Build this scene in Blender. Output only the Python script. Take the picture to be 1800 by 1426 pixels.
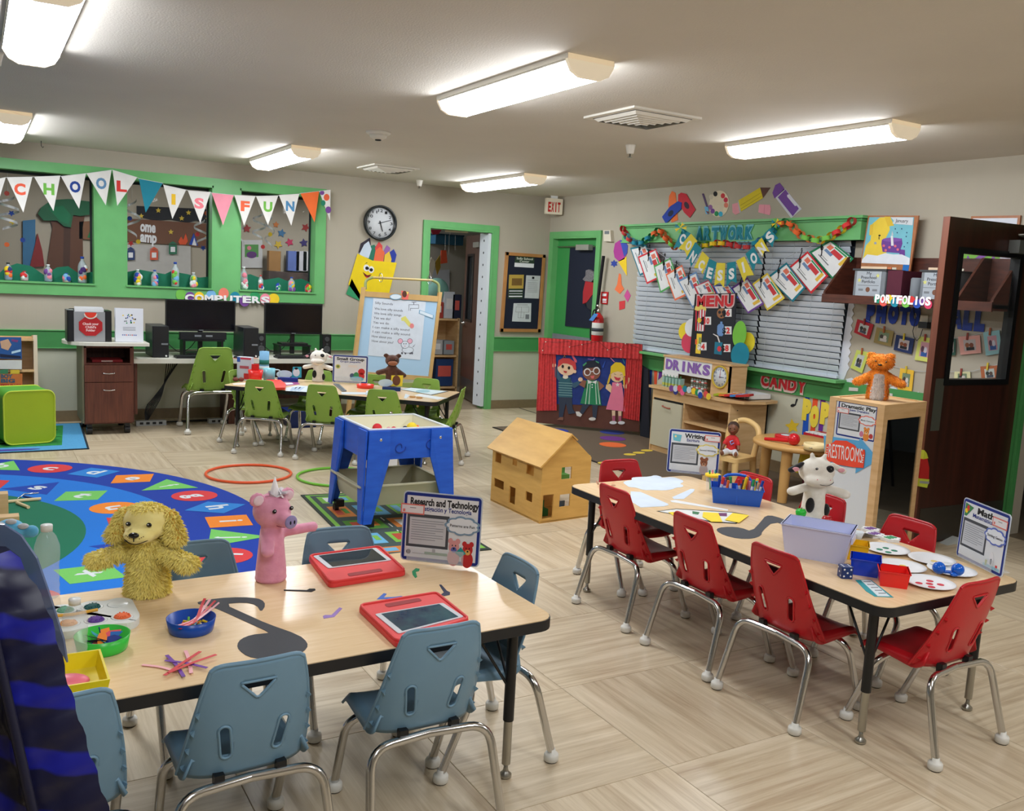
import bpy,bmesh,math,random
from mathutils import Vector,Matrix,Euler
from math import sin,cos,pi,radians
for o in list(bpy.data.objects):bpy.data.objects.remove(o)
SC=bpy.context.scene
COL=SC.collection
random.seed(7)
# ------------------------------------------------------------ camera, world, exposure, view
CAMH=1.5
YAW,PITCH,ROLL,FPX=0.534098459,0.136598533,-0.052438940,1611.07
fwd=Vector((sin(YAW)*cos(PITCH),cos(YAW)*cos(PITCH),-sin(PITCH)))
rgt=Vector((cos(YAW),-sin(YAW),0));dwn=fwd.cross(rgt)
R0=cos(ROLL)*rgt + sin(ROLL)*dwn
R1=-sin(ROLL)*rgt + cos(ROLL)*dwn
cam=bpy.data.cameras.new('camera');camo=bpy.data.objects.new('camera',cam);COL.objects.link(camo)
cam.sensor_width=36;cam.lens=36*FPX/1800;cam.clip_start=.05
M=Matrix((R0,-R1,-fwd)).transposed().to_4x4();M.translation=(0,0,CAMH)
camo.matrix_world=M;SC.camera=camo
w=bpy.data.worlds.new('world');SC.world=w;w.use_nodes=True
w.node_tree.nodes['Background'].inputs[0].default_value=(.6,.63,.7,1)
w.node_tree.nodes['Background'].inputs[1].default_value=.10
SC.view_settings.view_transform='Standard';SC.view_settings.look='None'
SC.view_settings.gamma=1;SC.view_settings.use_curve_mapping=False
SC.view_settings.exposure=0.14
LAMP=31.0          # emission strength of the ceiling diffusers
CEIL=2.46;YA=9.2;XB=5.83
# ------------------------------------------------------------ pixel -> point on a real plane
def ray(px,py):return R0*((px-900)/FPX) + R1*((py-713)/FPX) + fwd
CP=Vector((0,0,CAMH))
def fl(px,py,z=0.0):
    d=ray(px,py);return CP + d*((z-CAMH)/d.z)
class Plane:
    def __init__(s,o,u,v):
        s.o=Vector(o);s.u=Vector(u).normalized();s.v=Vector(v).normalized();s.n=s.u.cross(s.v).normalized()
    def px(s,x,y):
        d=ray(x,y);t=(s.o-CP).dot(s.n)/d.dot(s.n);p=CP+d*t-s.o
        return (p.dot(s.u),p.dot(s.v))
    def pt(s,u,v,w=0):return s.o + s.u*u + s.v*v + s.n*w
def WA(off=0):return Plane((0,YA-off,0),(1,0,0),(0,0,1))
def WB(off=0):return Plane((XB-off,0,0),(0,-1,0),(0,0,1))
def TOP(z):return Plane((0,0,z),(1,0,0),(0,1,0))
def board(p0,p1,z,lean=0.0):
    p0=Vector((p0[0],p0[1],z));p1=Vector((p1[0],p1[1],z));u=(p1-p0).normalized()
    n=u.cross(Vector((0,0,1)));v=Vector((0,0,1))*cos(lean) - n*sin(lean)
    return Plane(p0,u,v)
# ------------------------------------------------------------ materials
_m={}
def lin(c):
    return tuple(((x/255)/12.92 if x/255 <= .04045 else (((x/255)+.055)/1.055)**2.4) for x in c)
def mat(name,c=(200,200,200),rough=.6,metal=0,noise=0,nscale=30,emit=0,alpha=1,trans=0,bump=0,bscale=200,stretch=None,ior=1.45,c2=None,coord='Object',spec=.5,sheen=0):
    if name in _m:return _m[name]
    m=bpy.data.materials.new(name);m.use_nodes=True;nt=m.node_tree;b=nt.nodes['Principled BSDF']
    col=lin(c)+(1,)
    b.inputs['Base Color'].default_value=col;b.inputs['Roughness'].default_value=rough
    b.inputs['Metallic'].default_value=metal;b.inputs['Alpha'].default_value=alpha
    b.inputs['Transmission Weight'].default_value=trans;b.inputs['IOR'].default_value=ior
    b.inputs['Specular IOR Level'].default_value=spec
    if sheen:b.inputs['Sheen Weight'].default_value=sheen
    if emit:
        b.inputs['Emission Color'].default_value=col;b.inputs['Emission Strength'].default_value=emit
    if noise or c2 or bump:
        tc=nt.nodes.new('ShaderNodeTexCoord');mp=nt.nodes.new('ShaderNodeMapping')
        nt.links.new(tc.outputs[coord],mp.inputs[0])
        mp.inputs['Scale'].default_value=stretch or (1,1,1)
        if noise or c2:
            n=nt.nodes.new('ShaderNodeTexNoise');n.inputs['Scale'].default_value=nscale;n.inputs['Detail'].default_value=5
            nt.links.new(mp.outputs[0],n.inputs[0])
            r=nt.nodes.new('ShaderNodeValToRGB');r.color_ramp.elements[0].position=.3;r.color_ramp.elements[1].position=.7
            ca=c;cb=c2 or tuple(max(0,x*(1-noise)) for x in c)
            r.color_ramp.elements[0].color=lin(cb)+(1,);r.color_ramp.elements[1].color=lin(ca)+(1,)
            nt.links.new(n.outputs[0],r.inputs[0]);nt.links.new(r.outputs[0],b.inputs['Base Color'])
        if bump:
            n2=nt.nodes.new('ShaderNodeTexNoise');n2.inputs['Scale'].default_value=bscale
            nt.links.new(mp.outputs[0],n2.inputs[0])
            bp=nt.nodes.new('ShaderNodeBump');bp.inputs['Strength'].default_value=bump;bp.inputs['Distance'].default_value=.004
            nt.links.new(n2.outputs[0],bp.inputs['Height']);nt.links.new(bp.outputs[0],b.inputs['Normal'])
    _m[name]=m;return m
def C(r,g,b):            # plain matte paper / paint of one colour
    return mat('paper_%d_%d_%d' % (r,g,b),(r,g,b),.75,noise=.04,nscale=12)
def P(r,g,b,rough=.4):  # plastic
    return mat('plastic_%d_%d_%d' % (r,g,b),(r,g,b),rough,noise=.03,nscale=8)
WHITE=C(232,234,236);BLACK=C(22,23,27);YEL=C(246,208,40);RED=C(214,52,52);BLU=C(30,70,170)
GRN=C(40,150,90);ORG=C(240,110,50);TEAL=C(20,135,160);PUR=C(120,70,150);PINK=C(240,140,160)
LGRN=C(120,195,80);SKY=C(120,180,225);GREY=C(120,125,130);TAN=C(225,190,130);BRN=C(110,70,48)
SKIN=C(236,200,165);DSKIN=C(110,72,52)
chrome=mat('chrome_tube',(205,205,205),.16,1)
chrome_d=mat('zinc_metal',(170,168,160),.3,1)
green_p=mat('green_painted_trim',(108,182,112),.42,noise=.06,nscale=5)
green_d=mat('dark_green_painted_trim',(76,152,86),.4,noise=.06,nscale=5)
maple=mat('maple_laminate',(236,207,166),.22,c2=(228,196,152),nscale=9,stretch=(1,9,1))
birch=mat('birch_wood',(222,186,138),.4,c2=(206,166,116),nscale=5,stretch=(1,1,8))
mahog=mat('mahogany_veneer',(112,62,44),.42,c2=(86,46,34),nscale=9,stretch=(6,6,.5))
darkwood=mat('dark_walnut_veneer',(88,48,34),.35,c2=(62,33,25),nscale=9,stretch=(6,6,.5))
shelfwood=mat('reddish_shelf_wood',(92,48,34),.4,c2=(66,34,26),nscale=8,stretch=(1,1,6))
blackp=mat('black_plastic',(22,23,26),.4)
black_m=mat('black_powder_coat',(16,17,20),.35)
whitep=mat('white_plastic',(226,228,226),.35)
clear=mat('clear_plastic',(235,240,245),.05,alpha=.22,ior=1.2)
# ------------------------------------------------------------ mesh builder
class MB:
    def __init__(s):s.v=[];s.f=[];s.mi=[];s.mats=[];s.sm=[]
    def add(s,vs,fs,m,smooth=False,T=None):
        if m not in s.mats:s.mats.append(m)
        k=s.mats.index(m);n=len(s.v)
        s.v += [(T @ Vector(p)) if T else Vector(p) for p in vs]
        for f in fs:s.f.append([i+n for i in f]);s.mi.append(k);s.sm.append(smooth)
        return s
    def box(s,a,b,m,T=None,r=0):
        x0,y0,z0=a;x1,y1,z1=b
        x0,x1=min(x0,x1),max(x0,x1);y0,y1=min(y0,y1),max(y0,y1);z0,z1=min(z0,z1),max(z0,z1)
        if r > 0:
            pts=[];r=min(r,(x1-x0)/2.01,(y1-y0)/2.01)
            return s.prism(rrect(x0,y0,x1,y1,r),z0,z1,m,T)
        v=[(x0,y0,z0),(x1,y0,z0),(x1,y1,z0),(x0,y1,z0),(x0,y0,z1),(x1,y0,z1),(x1,y1,z1),(x0,y1,z1)]
        return s.add(v,[(0,3,2,1),(4,5,6,7),(0,1,5,4),(1,2,6,5),(2,3,7,6),(3,0,4,7)],m,False,T)
    def prism(s,pts,z0,z1,m,T=None,m2=None,smooth=False):
        a=sum(pts[i][0]*pts[(i+1) % len(pts)][1]-pts[(i+1) % len(pts)][0]*pts[i][1] for i in range(len(pts)))
        if a < 0:pts=pts[::-1]
        n=len(pts);v=[(x,y,z0) for x,y in pts]+[(x,y,z1) for x,y in pts]
        s.add(v,[tuple(range(n-1,-1,-1)),tuple(range(n,2*n))],m,False,T)
        s.add(v,[(i,(i+1) % n,n+(i+1) % n,n+i) for i in range(n)],m2 or m,smooth,T)
        return s
    def plate(s,pl,pts,w0,w1,m,m2=None):   # polygon in plane coordinates extruded along its normal
        T=Matrix((pl.u,pl.v,pl.n)).transposed().to_4x4();T.translation=pl.o
        return s.prism(pts,w0,w1,m,T,m2)
    def lathe(s,prof,m,seg=20,T=None,smooth=True,ax=(0,0)):
        v=[];f=[]
        for r,z in prof:
            for i in range(seg):a=2*pi*i/seg;v.append((ax[0]+r*cos(a),ax[1]+r*sin(a),z))
        for j in range(len(prof)-1):
            for i in range(seg):
                k=(i+1) % seg;f.append((j*seg+i,j*seg+k,(j+1)*seg+k,(j+1)*seg+i))
        if prof[0][0] > 1e-6:f.append(tuple(range(seg-1,-1,-1)))
        if prof[-1][0] > 1e-6:f.append(tuple((len(prof)-1)*seg+i for i in range(seg)))
        return s.add(v,f,m,smooth,T)
    def ball(s,c,r,m,T=None,seg=16,rings=10):
        r=(r,r,r) if not hasattr(r,'__len__') else r
        v=[];f=[]
        for j in range(rings+1):
            t=pi*j/rings
            for i in range(seg):a=2*pi*i/seg;v.append((c[0]+r[0]*sin(t)*cos(a),c[1]+r[1]*sin(t)*sin(a),c[2]-r[2]*cos(t)))
        for j in range(rings):
            for i in range(seg):
                k=(i+1) % seg;f.append((j*seg+i,j*seg+k,(j+1)*seg+k,(j+1)*seg+i))
        return s.add(v,f,m,True,T)
    def tube(s,pts,r,m,seg=10,T=None,closed=False,caps=True):
        pts=[Vector(p) for p in pts];n=len(pts)
        rs=r if hasattr(r,'__len__') else [r]*n
        v=[];f=[];up=None
        for i,p in enumerate(pts):
            if closed:t=pts[(i+1) % n]-pts[i-1]
            else:t=pts[min(i+1,n-1)]-pts[max(i-1,0)]
            t.normalize()
            if up is None:up=Vector((0,0,1)) if abs(t.z) < .9 else Vector((0,1,0))
            a=(up-t*up.dot(t)).normalized();up=a;b=t.cross(a)
            for k in range(seg):
                q=2*pi*k/seg;v.append(p+(a*cos(q)+b*sin(q))*rs[i])
        for i in range(n if closed else n-1):
            j=(i+1) % n
            for k in range(seg):
                l=(k+1) % seg;f.append((i*seg+k,i*seg+l,j*seg+l,j*seg+k))
        s.add(v,f,m,True,T)
        if caps and not closed:s.add(v,[tuple(range(seg-1,-1,-1)),tuple((n-1)*seg+k for k in range(seg))],m,False,T)
        return s
    def mesh(s,name,base=Vector((0,0,0))):
        me=bpy.data.meshes.new(name);me.from_pydata([tuple(p-base) for p in s.v],[],s.f)
        for m in s.mats:me.materials.append(m)
        me.polygons.foreach_set('material_index',s.mi);me.polygons.foreach_set('use_smooth',s.sm)
        me.update();return me
    def build(s,name,parent=None,label=None,kind=None):
        if parent is not None:base=BASE[parent.name]
        else:
            xs=[p.x for p in s.v];ys=[p.y for p in s.v];zs=[p.z for p in s.v]
            base=Vector(((min(xs)+max(xs))/2,(min(ys)+max(ys))/2,min(zs)))
        o=bpy.data.objects.new(name,s.mesh(name,base));COL.objects.link(o)
        if parent is not None:o.parent=parent
        else:o.location=base
        BASE[o.name]=base
        if label:o['label']=label
        if kind:o['kind']=kind
        return o
BASE={}
def tag(o,label,cat,group=None):
    o['label']=label;o['category']=cat
    if group:o['group']=group
    return o
def thing(name,label,cat,loc=(0,0,0),group=None):
    o=bpy.data.objects.new(name,None);COL.objects.link(o);o.location=loc;o.empty_display_size=.05
    BASE[o.name]=Vector(loc);return tag(o,label,cat,group)
def rrect(x0,y0,x1,y1,r,n=5):
    p=[]
    for cx,cy,a0 in ((x1-r,y0+r,-90),(x1-r,y1-r,0),(x0+r,y1-r,90),(x0+r,y0+r,180)):
        for i in range(n+1):a=radians(a0+90*i/n);p.append((cx+r*cos(a),cy+r*sin(a)))
    return p
def ell(cx,cy,rx,ry=None,rot=0,n=22,a0=0,a1=360):
    ry=rx if ry is None else ry;c,s=cos(radians(rot)),sin(radians(rot));p=[]
    full=abs(a1-a0) >= 360;k=n if full else n+1
    for i in range(k):
        a=radians(a0+(a1-a0)*i/n);x,y=rx*cos(a),ry*sin(a);p.append((cx+x*c-y*s,cy+x*s+y*c))
    return p
def chaik(p,n=1):
    for _ in range(n):p=[q for a,b in zip(p,p[1:]+p[:1]) for q in ((a[0]*.75+b[0]*.25,a[1]*.75+b[1]*.25),(a[0]*.25+b[0]*.75,a[1]*.25+b[1]*.75))]
    return p
def rect(x0,y0,x1,y1):return [(x0,y0),(x1,y0),(x1,y1),(x0,y1)]
def star(cx,cy,r,k=.45,n=5,rot=-90):
    return [(cx+(r if i % 2 == 0 else r*k)*cos(radians(rot+180*i/n)),cy+(r if i % 2 == 0 else r*k)*sin(radians(rot+180*i/n))) for i in range(2*n)]
def qmap(q):     # bilinear map of the unit square onto four corners: top-left, top-right, bottom-right, bottom-left
    def g(a,b):
        return tuple((q[0][i]*(1-a)+q[1][i]*a)*(1-b)+(q[3][i]*(1-a)+q[2][i]*a)*b for i in (0,1))
    return g
def qrect(g,a0,b0,a1,b1):return [g(a0,b0),g(a1,b0),g(a1,b1),g(a0,b1)]
def cut(name,pl,shapes,parent=None,t=.0015,step=.0008,px=True,label=None,w0=0.0,kind=None):
    """flat paper pieces: (points, material, layer)"""
    mb=MB()
    for s in shapes:
        pts=[pl.px(*p) for p in s[0]] if px else list(s[0])
        lay=s[2] if len(s) > 2 else 0
        a=w0 if lay == 0 else w0+t+(lay-1)*step;b=w0+t+lay*step
        mb.plate(pl,pts,a,b,s[1])
    return mb.build(name,parent,label,kind)
def glyph(ch,bold=.02,ext=.1):
    cu=bpy.data.curves.new('t','FONT');cu.body=ch;cu.size=1;cu.extrude=ext;cu.offset=bold;cu.resolution_u=3
    o=bpy.data.objects.new('t',cu);COL.objects.link(o)
    dg=bpy.context.evaluated_depsgraph_get();me=bpy.data.meshes.new_from_object(o.evaluated_get(dg))
    vs=[v.co.copy() for v in me.vertices];fs=[tuple(p.vertices) for p in me.polygons]
    bpy.data.objects.remove(o);bpy.data.curves.remove(cu);bpy.data.meshes.remove(me)
    return vs,fs
_g={}
def textmb(mb,pl,s,p0,p1,h,m,w=.001,t=.001,bold=.02,shear=0):
    """text fitted between plane points p0 and p1 (baseline ends), letter height h"""
    if bold < .105:bold=min(bold,.045)
    key=(s,bold)
    if key not in _g:_g[key]=glyph(s,bold)
    vs,fs=_g[key]
    if not vs:return
    x0=min(v.x for v in vs);x1=max(v.x for v in vs);y0=min(v.y for v in vs);y1=max(v.y for v in vs)
    dx=Vector((p1[0]-p0[0],p1[1]-p0[1]));d=dx.normalized();nn=Vector((-d.y,d.x));sx=dx.length/(x1-x0)
    ref=.73
    out=[]
    for v in vs:
        yy=v.y/ref*h;q=Vector(p0)+d*((v.x-x0)*sx+yy*shear)+nn*yy
        out.append(pl.pt(q.x,q.y,w+(t if v.z > 0 else 0)))
    mb.add(out,fs,m)
def word(name,pl,s,pts,h,mats,parent,w=.002,t=.004,bold=.06,back=None,adv=.92):
    """separate cut-out letters; pts = list of plane points (letter centres on baseline) or (start,end)"""
    n=len(s)
    for i,ch in enumerate(s):
        if ch == ' ':continue
        if len(pts) == 2:
            a=Vector(pts[0]);b=Vector(pts[1]);stp=(b-a)/n;q0=a+stp*(i+.5-adv/2);q1=a+stp*(i+.5+adv/2)
        else:
            c,ang,wd=pts[i];d=Vector((cos(ang),sin(ang)))*wd/2;q0=Vector(c)-d;q1=Vector(c)+d
        if ch == 'I':
            c=(q0+q1)/2;q0=c+(q0-c)*.35;q1=c+(q1-c)*.35
        mb=MB()
        if back:
            c=(q0+q1)/2;d=(q1-q0);u=d.normalized();v=Vector((-u.y,u.x));g=h*.12
            k=d.length/2+g
            poly=[c-u*k-v*g,c+u*k-v*g,c+u*k+v*(h+g),c-u*k+v*(h+g)]
            mb.plate(pl,[tuple(p) for p in poly],w-.0015,w,back)
        textmb(mb,pl,ch,q0,q1,h,mats[i % len(mats)],w,t,bold)
        mb.build(name,parent)
def evalmesh(o):
    dg=bpy.context.evaluated_depsgraph_get();return bpy.data.meshes.new_from_object(o.evaluated_get(dg))
def holes(mb,pl,u0,v0,u1,v1,hs,w0,w1,m):
    """wall rectangle with rectangular openings, built of blocks"""
    us=sorted({u0,u1,*[h[0] for h in hs],*[h[2] for h in hs]});vs=sorted({v0,v1,*[h[1] for h in hs],*[h[3] for h in hs]})
    us=[u for u in us if u0-1e-6 <= u <= u1+1e-6];vs=[v for v in vs if v0-1e-6 <= v <= v1+1e-6]
    for i in range(len(us)-1):
        j=0
        while j < len(vs)-1:
            def inside(jj):
                cu,cv=(us[i]+us[i+1])/2,(vs[jj]+vs[jj+1])/2
                return any(h[0] < cu < h[2] and h[1] < cv < h[3] for h in hs)
            if inside(j):j += 1;continue
            k=j
            while k < len(vs)-1 and not inside(k):k += 1
            mb.plate(pl,rect(us[i],vs[j],us[i+1],vs[k]),w0,w1,m);j=k
    return mb
# ------------------------------------------------------------ room shell
def floor_mat(name,st):
    m=bpy.data.materials.new(name);m.use_nodes=True;nt=m.node_tree;b=nt.nodes['Principled BSDF']
    g=nt.nodes.new('ShaderNodeNewGeometry');oi=nt.nodes.new('ShaderNodeObjectInfo')
    mp=nt.nodes.new('ShaderNodeMapping');mp.inputs['Scale'].default_value=st
    cm=nt.nodes.new('ShaderNodeCombineXYZ')
    for i in range(3):nt.links.new(oi.outputs['Random'],cm.inputs[i])
    vm=nt.nodes.new('ShaderNodeVectorMath');vm.operation='SCALE';vm.inputs['Scale'].default_value=37
    nt.links.new(cm.outputs[0],vm.inputs[0])
    ad=nt.nodes.new('ShaderNodeVectorMath');nt.links.new(g.outputs['Position'],mp.inputs[0])
    nt.links.new(mp.outputs[0],ad.inputs[0]);nt.links.new(vm.outputs[0],ad.inputs[1])
    n=nt.nodes.new('ShaderNodeTexNoise');n.inputs['Scale'].default_value=1;n.inputs['Detail'].default_value=7;n.inputs['Roughness'].default_value=.66;n.inputs['Distortion'].default_value=.35
    nt.links.new(ad.outputs[0],n.inputs[0])
    r=nt.nodes.new('ShaderNodeValToRGB');e=r.color_ramp.elements
    e[0].position=.28;e[0].color=lin((170,148,120))+(1,);e[1].position=.72;e[1].color=lin((218,203,178))+(1,)
    k=e.new(.5);k.color=lin((198,181,153))+(1,)
    nt.links.new(n.outputs[0],r.inputs[0])
    hs=nt.nodes.new('ShaderNodeHueSaturation');mr=nt.nodes.new('ShaderNodeMapRange')
    mr.inputs['To Min'].default_value=.94;mr.inputs['To Max'].default_value=1.05
    nt.links.new(oi.outputs['Random'],mr.inputs[0]);nt.links.new(mr.outputs[0],hs.inputs['Value'])
    nt.links.new(r.outputs[0],hs.inputs['Color']);nt.links.new(hs.outputs[0],b.inputs['Base Color'])
    b.inputs['Roughness'].default_value=.33;b.inputs['Specular IOR Level'].default_value=.45
    bp=nt.nodes.new('ShaderNodeBump');bp.inputs['Strength'].default_value=.05;bp.inputs['Distance'].default_value=.002
    nt.links.new(n.outputs[0],bp.inputs['Height']);nt.links.new(bp.outputs[0],b.inputs['Normal'])
    return m
fm_x=floor_mat('floor_tile_grain_across',(1.6,30,1));fm_y=floor_mat('floor_tile_grain_along',(30,1.6,1))
grout=mat('floor_joint',(150,128,100),.6)
beige=mat('beige_wallpaper',(180,172,155),.75,noise=.035,nscale=3,bump=.12,bscale=60,stretch=(1,1,.05),coord='Object')
wains=mat('pale_wainscot',(200,200,180),.6,noise=.03,nscale=3)
ceilm=mat('ceiling_paint',(214,208,198),.85,bump=.35,bscale=110,noise=.02,nscale=2)
basem=mat('tan_baseboard',(138,120,92),.5,noise=.05)
mb=MB();mb.box((-3.2,-3.2,-.06),(9.5,13.2,-.0035),grout);floor=mb.build('floor',kind='structure')
tiles={}
X0,Y0,TS=1.86,2.06,.61
for i in range(-5,7):
    for j in range(-2,13):
        xa=X0+i*TS;ya=Y0+j*TS;xb=min(xa+TS,XB-.001);yb=ya+TS
        if j == 11:yb=YA-.001
        if j == 12:continue
        key=(round(xb-xa,3),round(yb-ya,3),(i+j) % 2)
        if key not in tiles:
            t=MB();w_,d_=xb-xa,yb-ya;g=.0009;e=.0016
            v=[(g,g,-.0035),(w_-g,g,-.0035),(w_-g,d_-g,-.0035),(g,d_-g,-.0035),(g,g,-.0008),(w_-g,g,-.0008),(w_-g,d_-g,-.0008),(g,d_-g,-.0008),
                 (g+e,g+e,0),(w_-g-e,g+e,0),(w_-g-e,d_-g-e,0),(g+e,d_-g-e,0)]
            t.add(v,[(0,1,5,4),(1,2,6,5),(2,3,7,6),(3,0,4,7),(4,5,9,8),(5,6,10,9),(6,7,11,10),(7,4,8,11),(8,9,10,11)],fm_x if key[2] else fm_y)
            tiles[key]=t.mesh('tile')
        o=bpy.data.objects.new('tile',tiles[key]);COL.objects.link(o);o.parent=floor
        o.location=Vector((xa,ya,0))-BASE[floor.name]
for nm,a,b in (('outer_flooring',(-3.2,-3.2),(X0-5*TS,YA)),('outer_flooring',(X0-5*TS,-3.2),(XB,Y0-2*TS))):
    mb=MB();mb.box((a[0],a[1],-.0035),(b[0],b[1],0),fm_x);mb.build(nm,floor)
mb=MB();mb.box((-3.2,YA,-.0035),(9.5,13.2,0),mat('next_room_floor',(150,135,112),.4,noise=.1,nscale=4));mb.build('outer_flooring',floor)
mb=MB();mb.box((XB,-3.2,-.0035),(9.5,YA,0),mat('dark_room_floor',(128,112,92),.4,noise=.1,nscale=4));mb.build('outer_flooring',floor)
mb=MB();mb.box((-3.2,-3.2,CEIL),(9.5,13.2,CEIL+.06),ceilm);mb.build('ceiling',kind='structure')
# back-left wall with the windows and a doorway
pa=WA()
WO=[(-1.6,1.25,-.42,2.235),(-.18,1.25,.965,2.235),(1.22,1.25,2.0,2.235),(2.25,1.25,3.02,2.235)]
DA=(4.27,-.1,5.08,2.03)
mb=MB();holes(mb,pa,-3.2,-.05,XB+.15,CEIL,WO+[DA],-.16,0,beige);mb.build('wall_back',kind='structure')
pb=WB()
EXD=(-9.10,-.1,-8.20,2.02);DB=(-3.40,-.1,-2.48,2.04)
mb=MB();holes(mb,pb,-9.2,-.05,3.2,CEIL,[EXD,DB],-.15,0,beige);mb.build('wall_right',kind='structure')
mb=MB();mb.box((-3.2,-3.2,0),(-3.05,YA,CEIL),beige);mb.build('wall_left',kind='structure')
mb=MB();mb.box((-3.05,-3.2,0),(XB,-3.05,CEIL),beige);mb.build('wall_front',kind='structure')
# wainscot panels, rails, baseboards
mb=MB();mb.plate(pa,rect(-3.05,.1,4.2,.69),0,.004,wains);mb.plate(pa,rect(5.14,.1,XB,.69),0,.004,wains)
mb.build('trim_1',kind='structure')
mb=MB();
for a,b in ((-3.05,4.205),(5.14,XB-.001)):
    mb.plate(pa,rect(a,.68,b,.83),0,.022,green_d);mb.plate(pa,rect(a,.83,b,.838),0,.03,green_p);mb.plate(pa,rect(a,.672,b,.68),0,.028,green_p)
mb.build('trim_2',kind='structure')
mb=MB()
for a,b in ((-3.05,4.205),(5.14,XB-.001)):mb.plate(pa,rect(a,0,b,.1),0,.014,basem)
mb.build('baseboard_back',kind='structure')
mb=MB()
for a,b in ((-8.14,-3.44),(-9.19,-9.16)):mb.plate(pb,rect(a,0,b,.1),0,.014,basem)
mb.build('baseboard_right',kind='structure')
mb=MB();mb.plate(pb,rect(-8.14,.1,-3.46,.68),0,.004,wains);mb.build('trim_3',kind='structure')
mb=MB();mb.plate(pb,rect(-8.14,.68,-3.44,.85),0,.022,green_d);mb.build('trim_4',kind='structure')
# vertical joint trim left of the drawer unit
mb=MB();mb.plate(pa,rect(.80,.1,.86,.68),0,.012,wains);mb.build('trim_5',kind='structure')
# green window surround (three lights) with deep sill
mb=MB();W0=(-1.9,1.15,3.115,2.305)
holes(mb,pa,W0[0],W0[1],W0[2],W0[3],WO,0,.03,green_p)
for h in WO:   # reveals
    mb.plate(pa,rect(h[0]-.001,h[1]-.001,h[0]+.012,h[3]),-.17,.03,green_p);mb.plate(pa,rect(h[2]-.012,h[1],h[2]+.001,h[3]),-.17,.03,green_p)
    mb.plate(pa,rect(h[0],h[1]-.002,h[2],h[1]+.012),-.17,.045,green_p);mb.plate(pa,rect(h[0],h[3]-.02,h[2],h[3]),-.17,.03,green_p)
wf=mb.build('window_frame_surround',kind='structure');wf.name='trim_6'
glassm=mat('window_glass',(60,66,70),.02,alpha=.10)
for k,h in enumerate(WO):
    mb=MB();mb.plate(pa,rect(h[0]+.012,h[1]+.012,h[2]-.012,h[3]-.02),-.135,-.13,glassm)
    wn=mb.build('window_%d' % (k+1),kind='structure')
    mb=MB();d=mat('window_gasket',(20,30,34),.5)
    holes(mb,pa,h[0]+.012,h[1]+.012,h[2]-.012,h[3]-.02,[(h[0]+.03,h[1]+.02,h[2]-.03,h[3]-.045)],-.14,-.125,d);mb.build('frame',wn)
# doorway in back wall
def frame(pl,u0,u1,z,wd,m,name,depth=.16):
    mb=MB()
    for a,b in ((u0-wd,u0),(u1,u1+wd)):mb.plate(pl,rect(a,0,b,z+wd),-.001,.025,m)
    mb.plate(pl,rect(u0,z,u1,z+wd),-.001,.025,m)
    for a,b in ((u0-.002,u0+.02),(u1-.02,u1+.002)):mb.plate(pl,rect(a,0,b,z),-depth,.025,m)
    mb.plate(pl,rect(u0,z-.02,u1,z+.002),-depth,.02,m)
    return mb.build(name,kind='structure')
frame(pa,4.27,5.08,2.025,.062,green_p,'trim_7')
frame(pb,-9.10,-8.20,2.01,.058,green_p,'trim_8')
frame(pb,-3.40,-2.48,2.04,.05,green_d,'trim_9',.02)
# rooms beyond
nextw=mat('next_room_wall',(168,160,142),.8,noise=.03,nscale=3)
mb=MB();mb.box((-3.2,12.3,0),(7.4,12.45,CEIL),nextw);mb.build('wall_next_room_far',kind='structure')
mb=MB();mb.box((7.3,YA+.16,0),(7.4,12.3,CEIL),nextw);mb.build('wall_next_room_right',kind='structure')
mb=MB();mb.box((-3.2,YA+.16,0),(-3.05,12.3,CEIL),nextw);mb.build('wall_next_room_left',kind='structure')
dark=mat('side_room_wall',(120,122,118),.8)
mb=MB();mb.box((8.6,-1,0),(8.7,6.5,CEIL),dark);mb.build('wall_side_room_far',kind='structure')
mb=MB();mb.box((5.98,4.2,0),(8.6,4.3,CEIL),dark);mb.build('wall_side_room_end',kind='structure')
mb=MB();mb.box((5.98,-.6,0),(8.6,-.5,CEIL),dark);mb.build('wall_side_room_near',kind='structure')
# ceiling lights
housing=mat('light_housing',(222,216,202),.5);capm=mat('glowing_end_cap',(228,214,188),.5,emit=.45)  # end caps glow by themselves, standing in for lamp light passing through
diff=mat('lit_diffuser',(246,250,255),.5,emit=LAMP)
def light(x,y,label,first=None):
    t=thing('ceiling_light',label,'ceiling light',(x,y,CEIL),'wraparound ceiling lights')
    L,W=.64,.118
    mb=MB();mb.box((x-W-.004,y-L,CEIL-.022),(x+W+.004,y+L,CEIL),housing);mb.build('housing',t)
    prof=[(-W,0),(-W,-.03),(-W*.8,-.068),(-W*.45,-.088),(W*.45,-.088),(W*.8,-.068),(W,-.03),(W,0)]
    T=Matrix(((1,0,0,x),(0,0,1,y-L),(0,1,0,CEIL),(0,0,0,1)))
    n=len(prof)
    side=[(p[0],p[1]) for p in prof]
    for k,(a,b) in enumerate(((0,.02),(2*L-.02,2*L))):
        m_=MB();m_.prism([(p[0]*1.02,p[1]*1.03) for p in prof],a,b,capm,T);m_.build('end_cap',t)
    m_=MB();vs=[(p[0],p[1],z) for z in (.02,2*L-.02) for p in prof]
    m_.add(vs,[(i,i+1,n+i+1,n+i) for i in range(1,n-2)],diff,True,T);m_.build('diffuser',t)
    m_=MB();m_.add(vs,[(0,1,n+1,n),(n-2,n-1,2*n-1,2*n-2)],housing,False,T);m_.build('side_rail',t)
    return t
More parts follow.
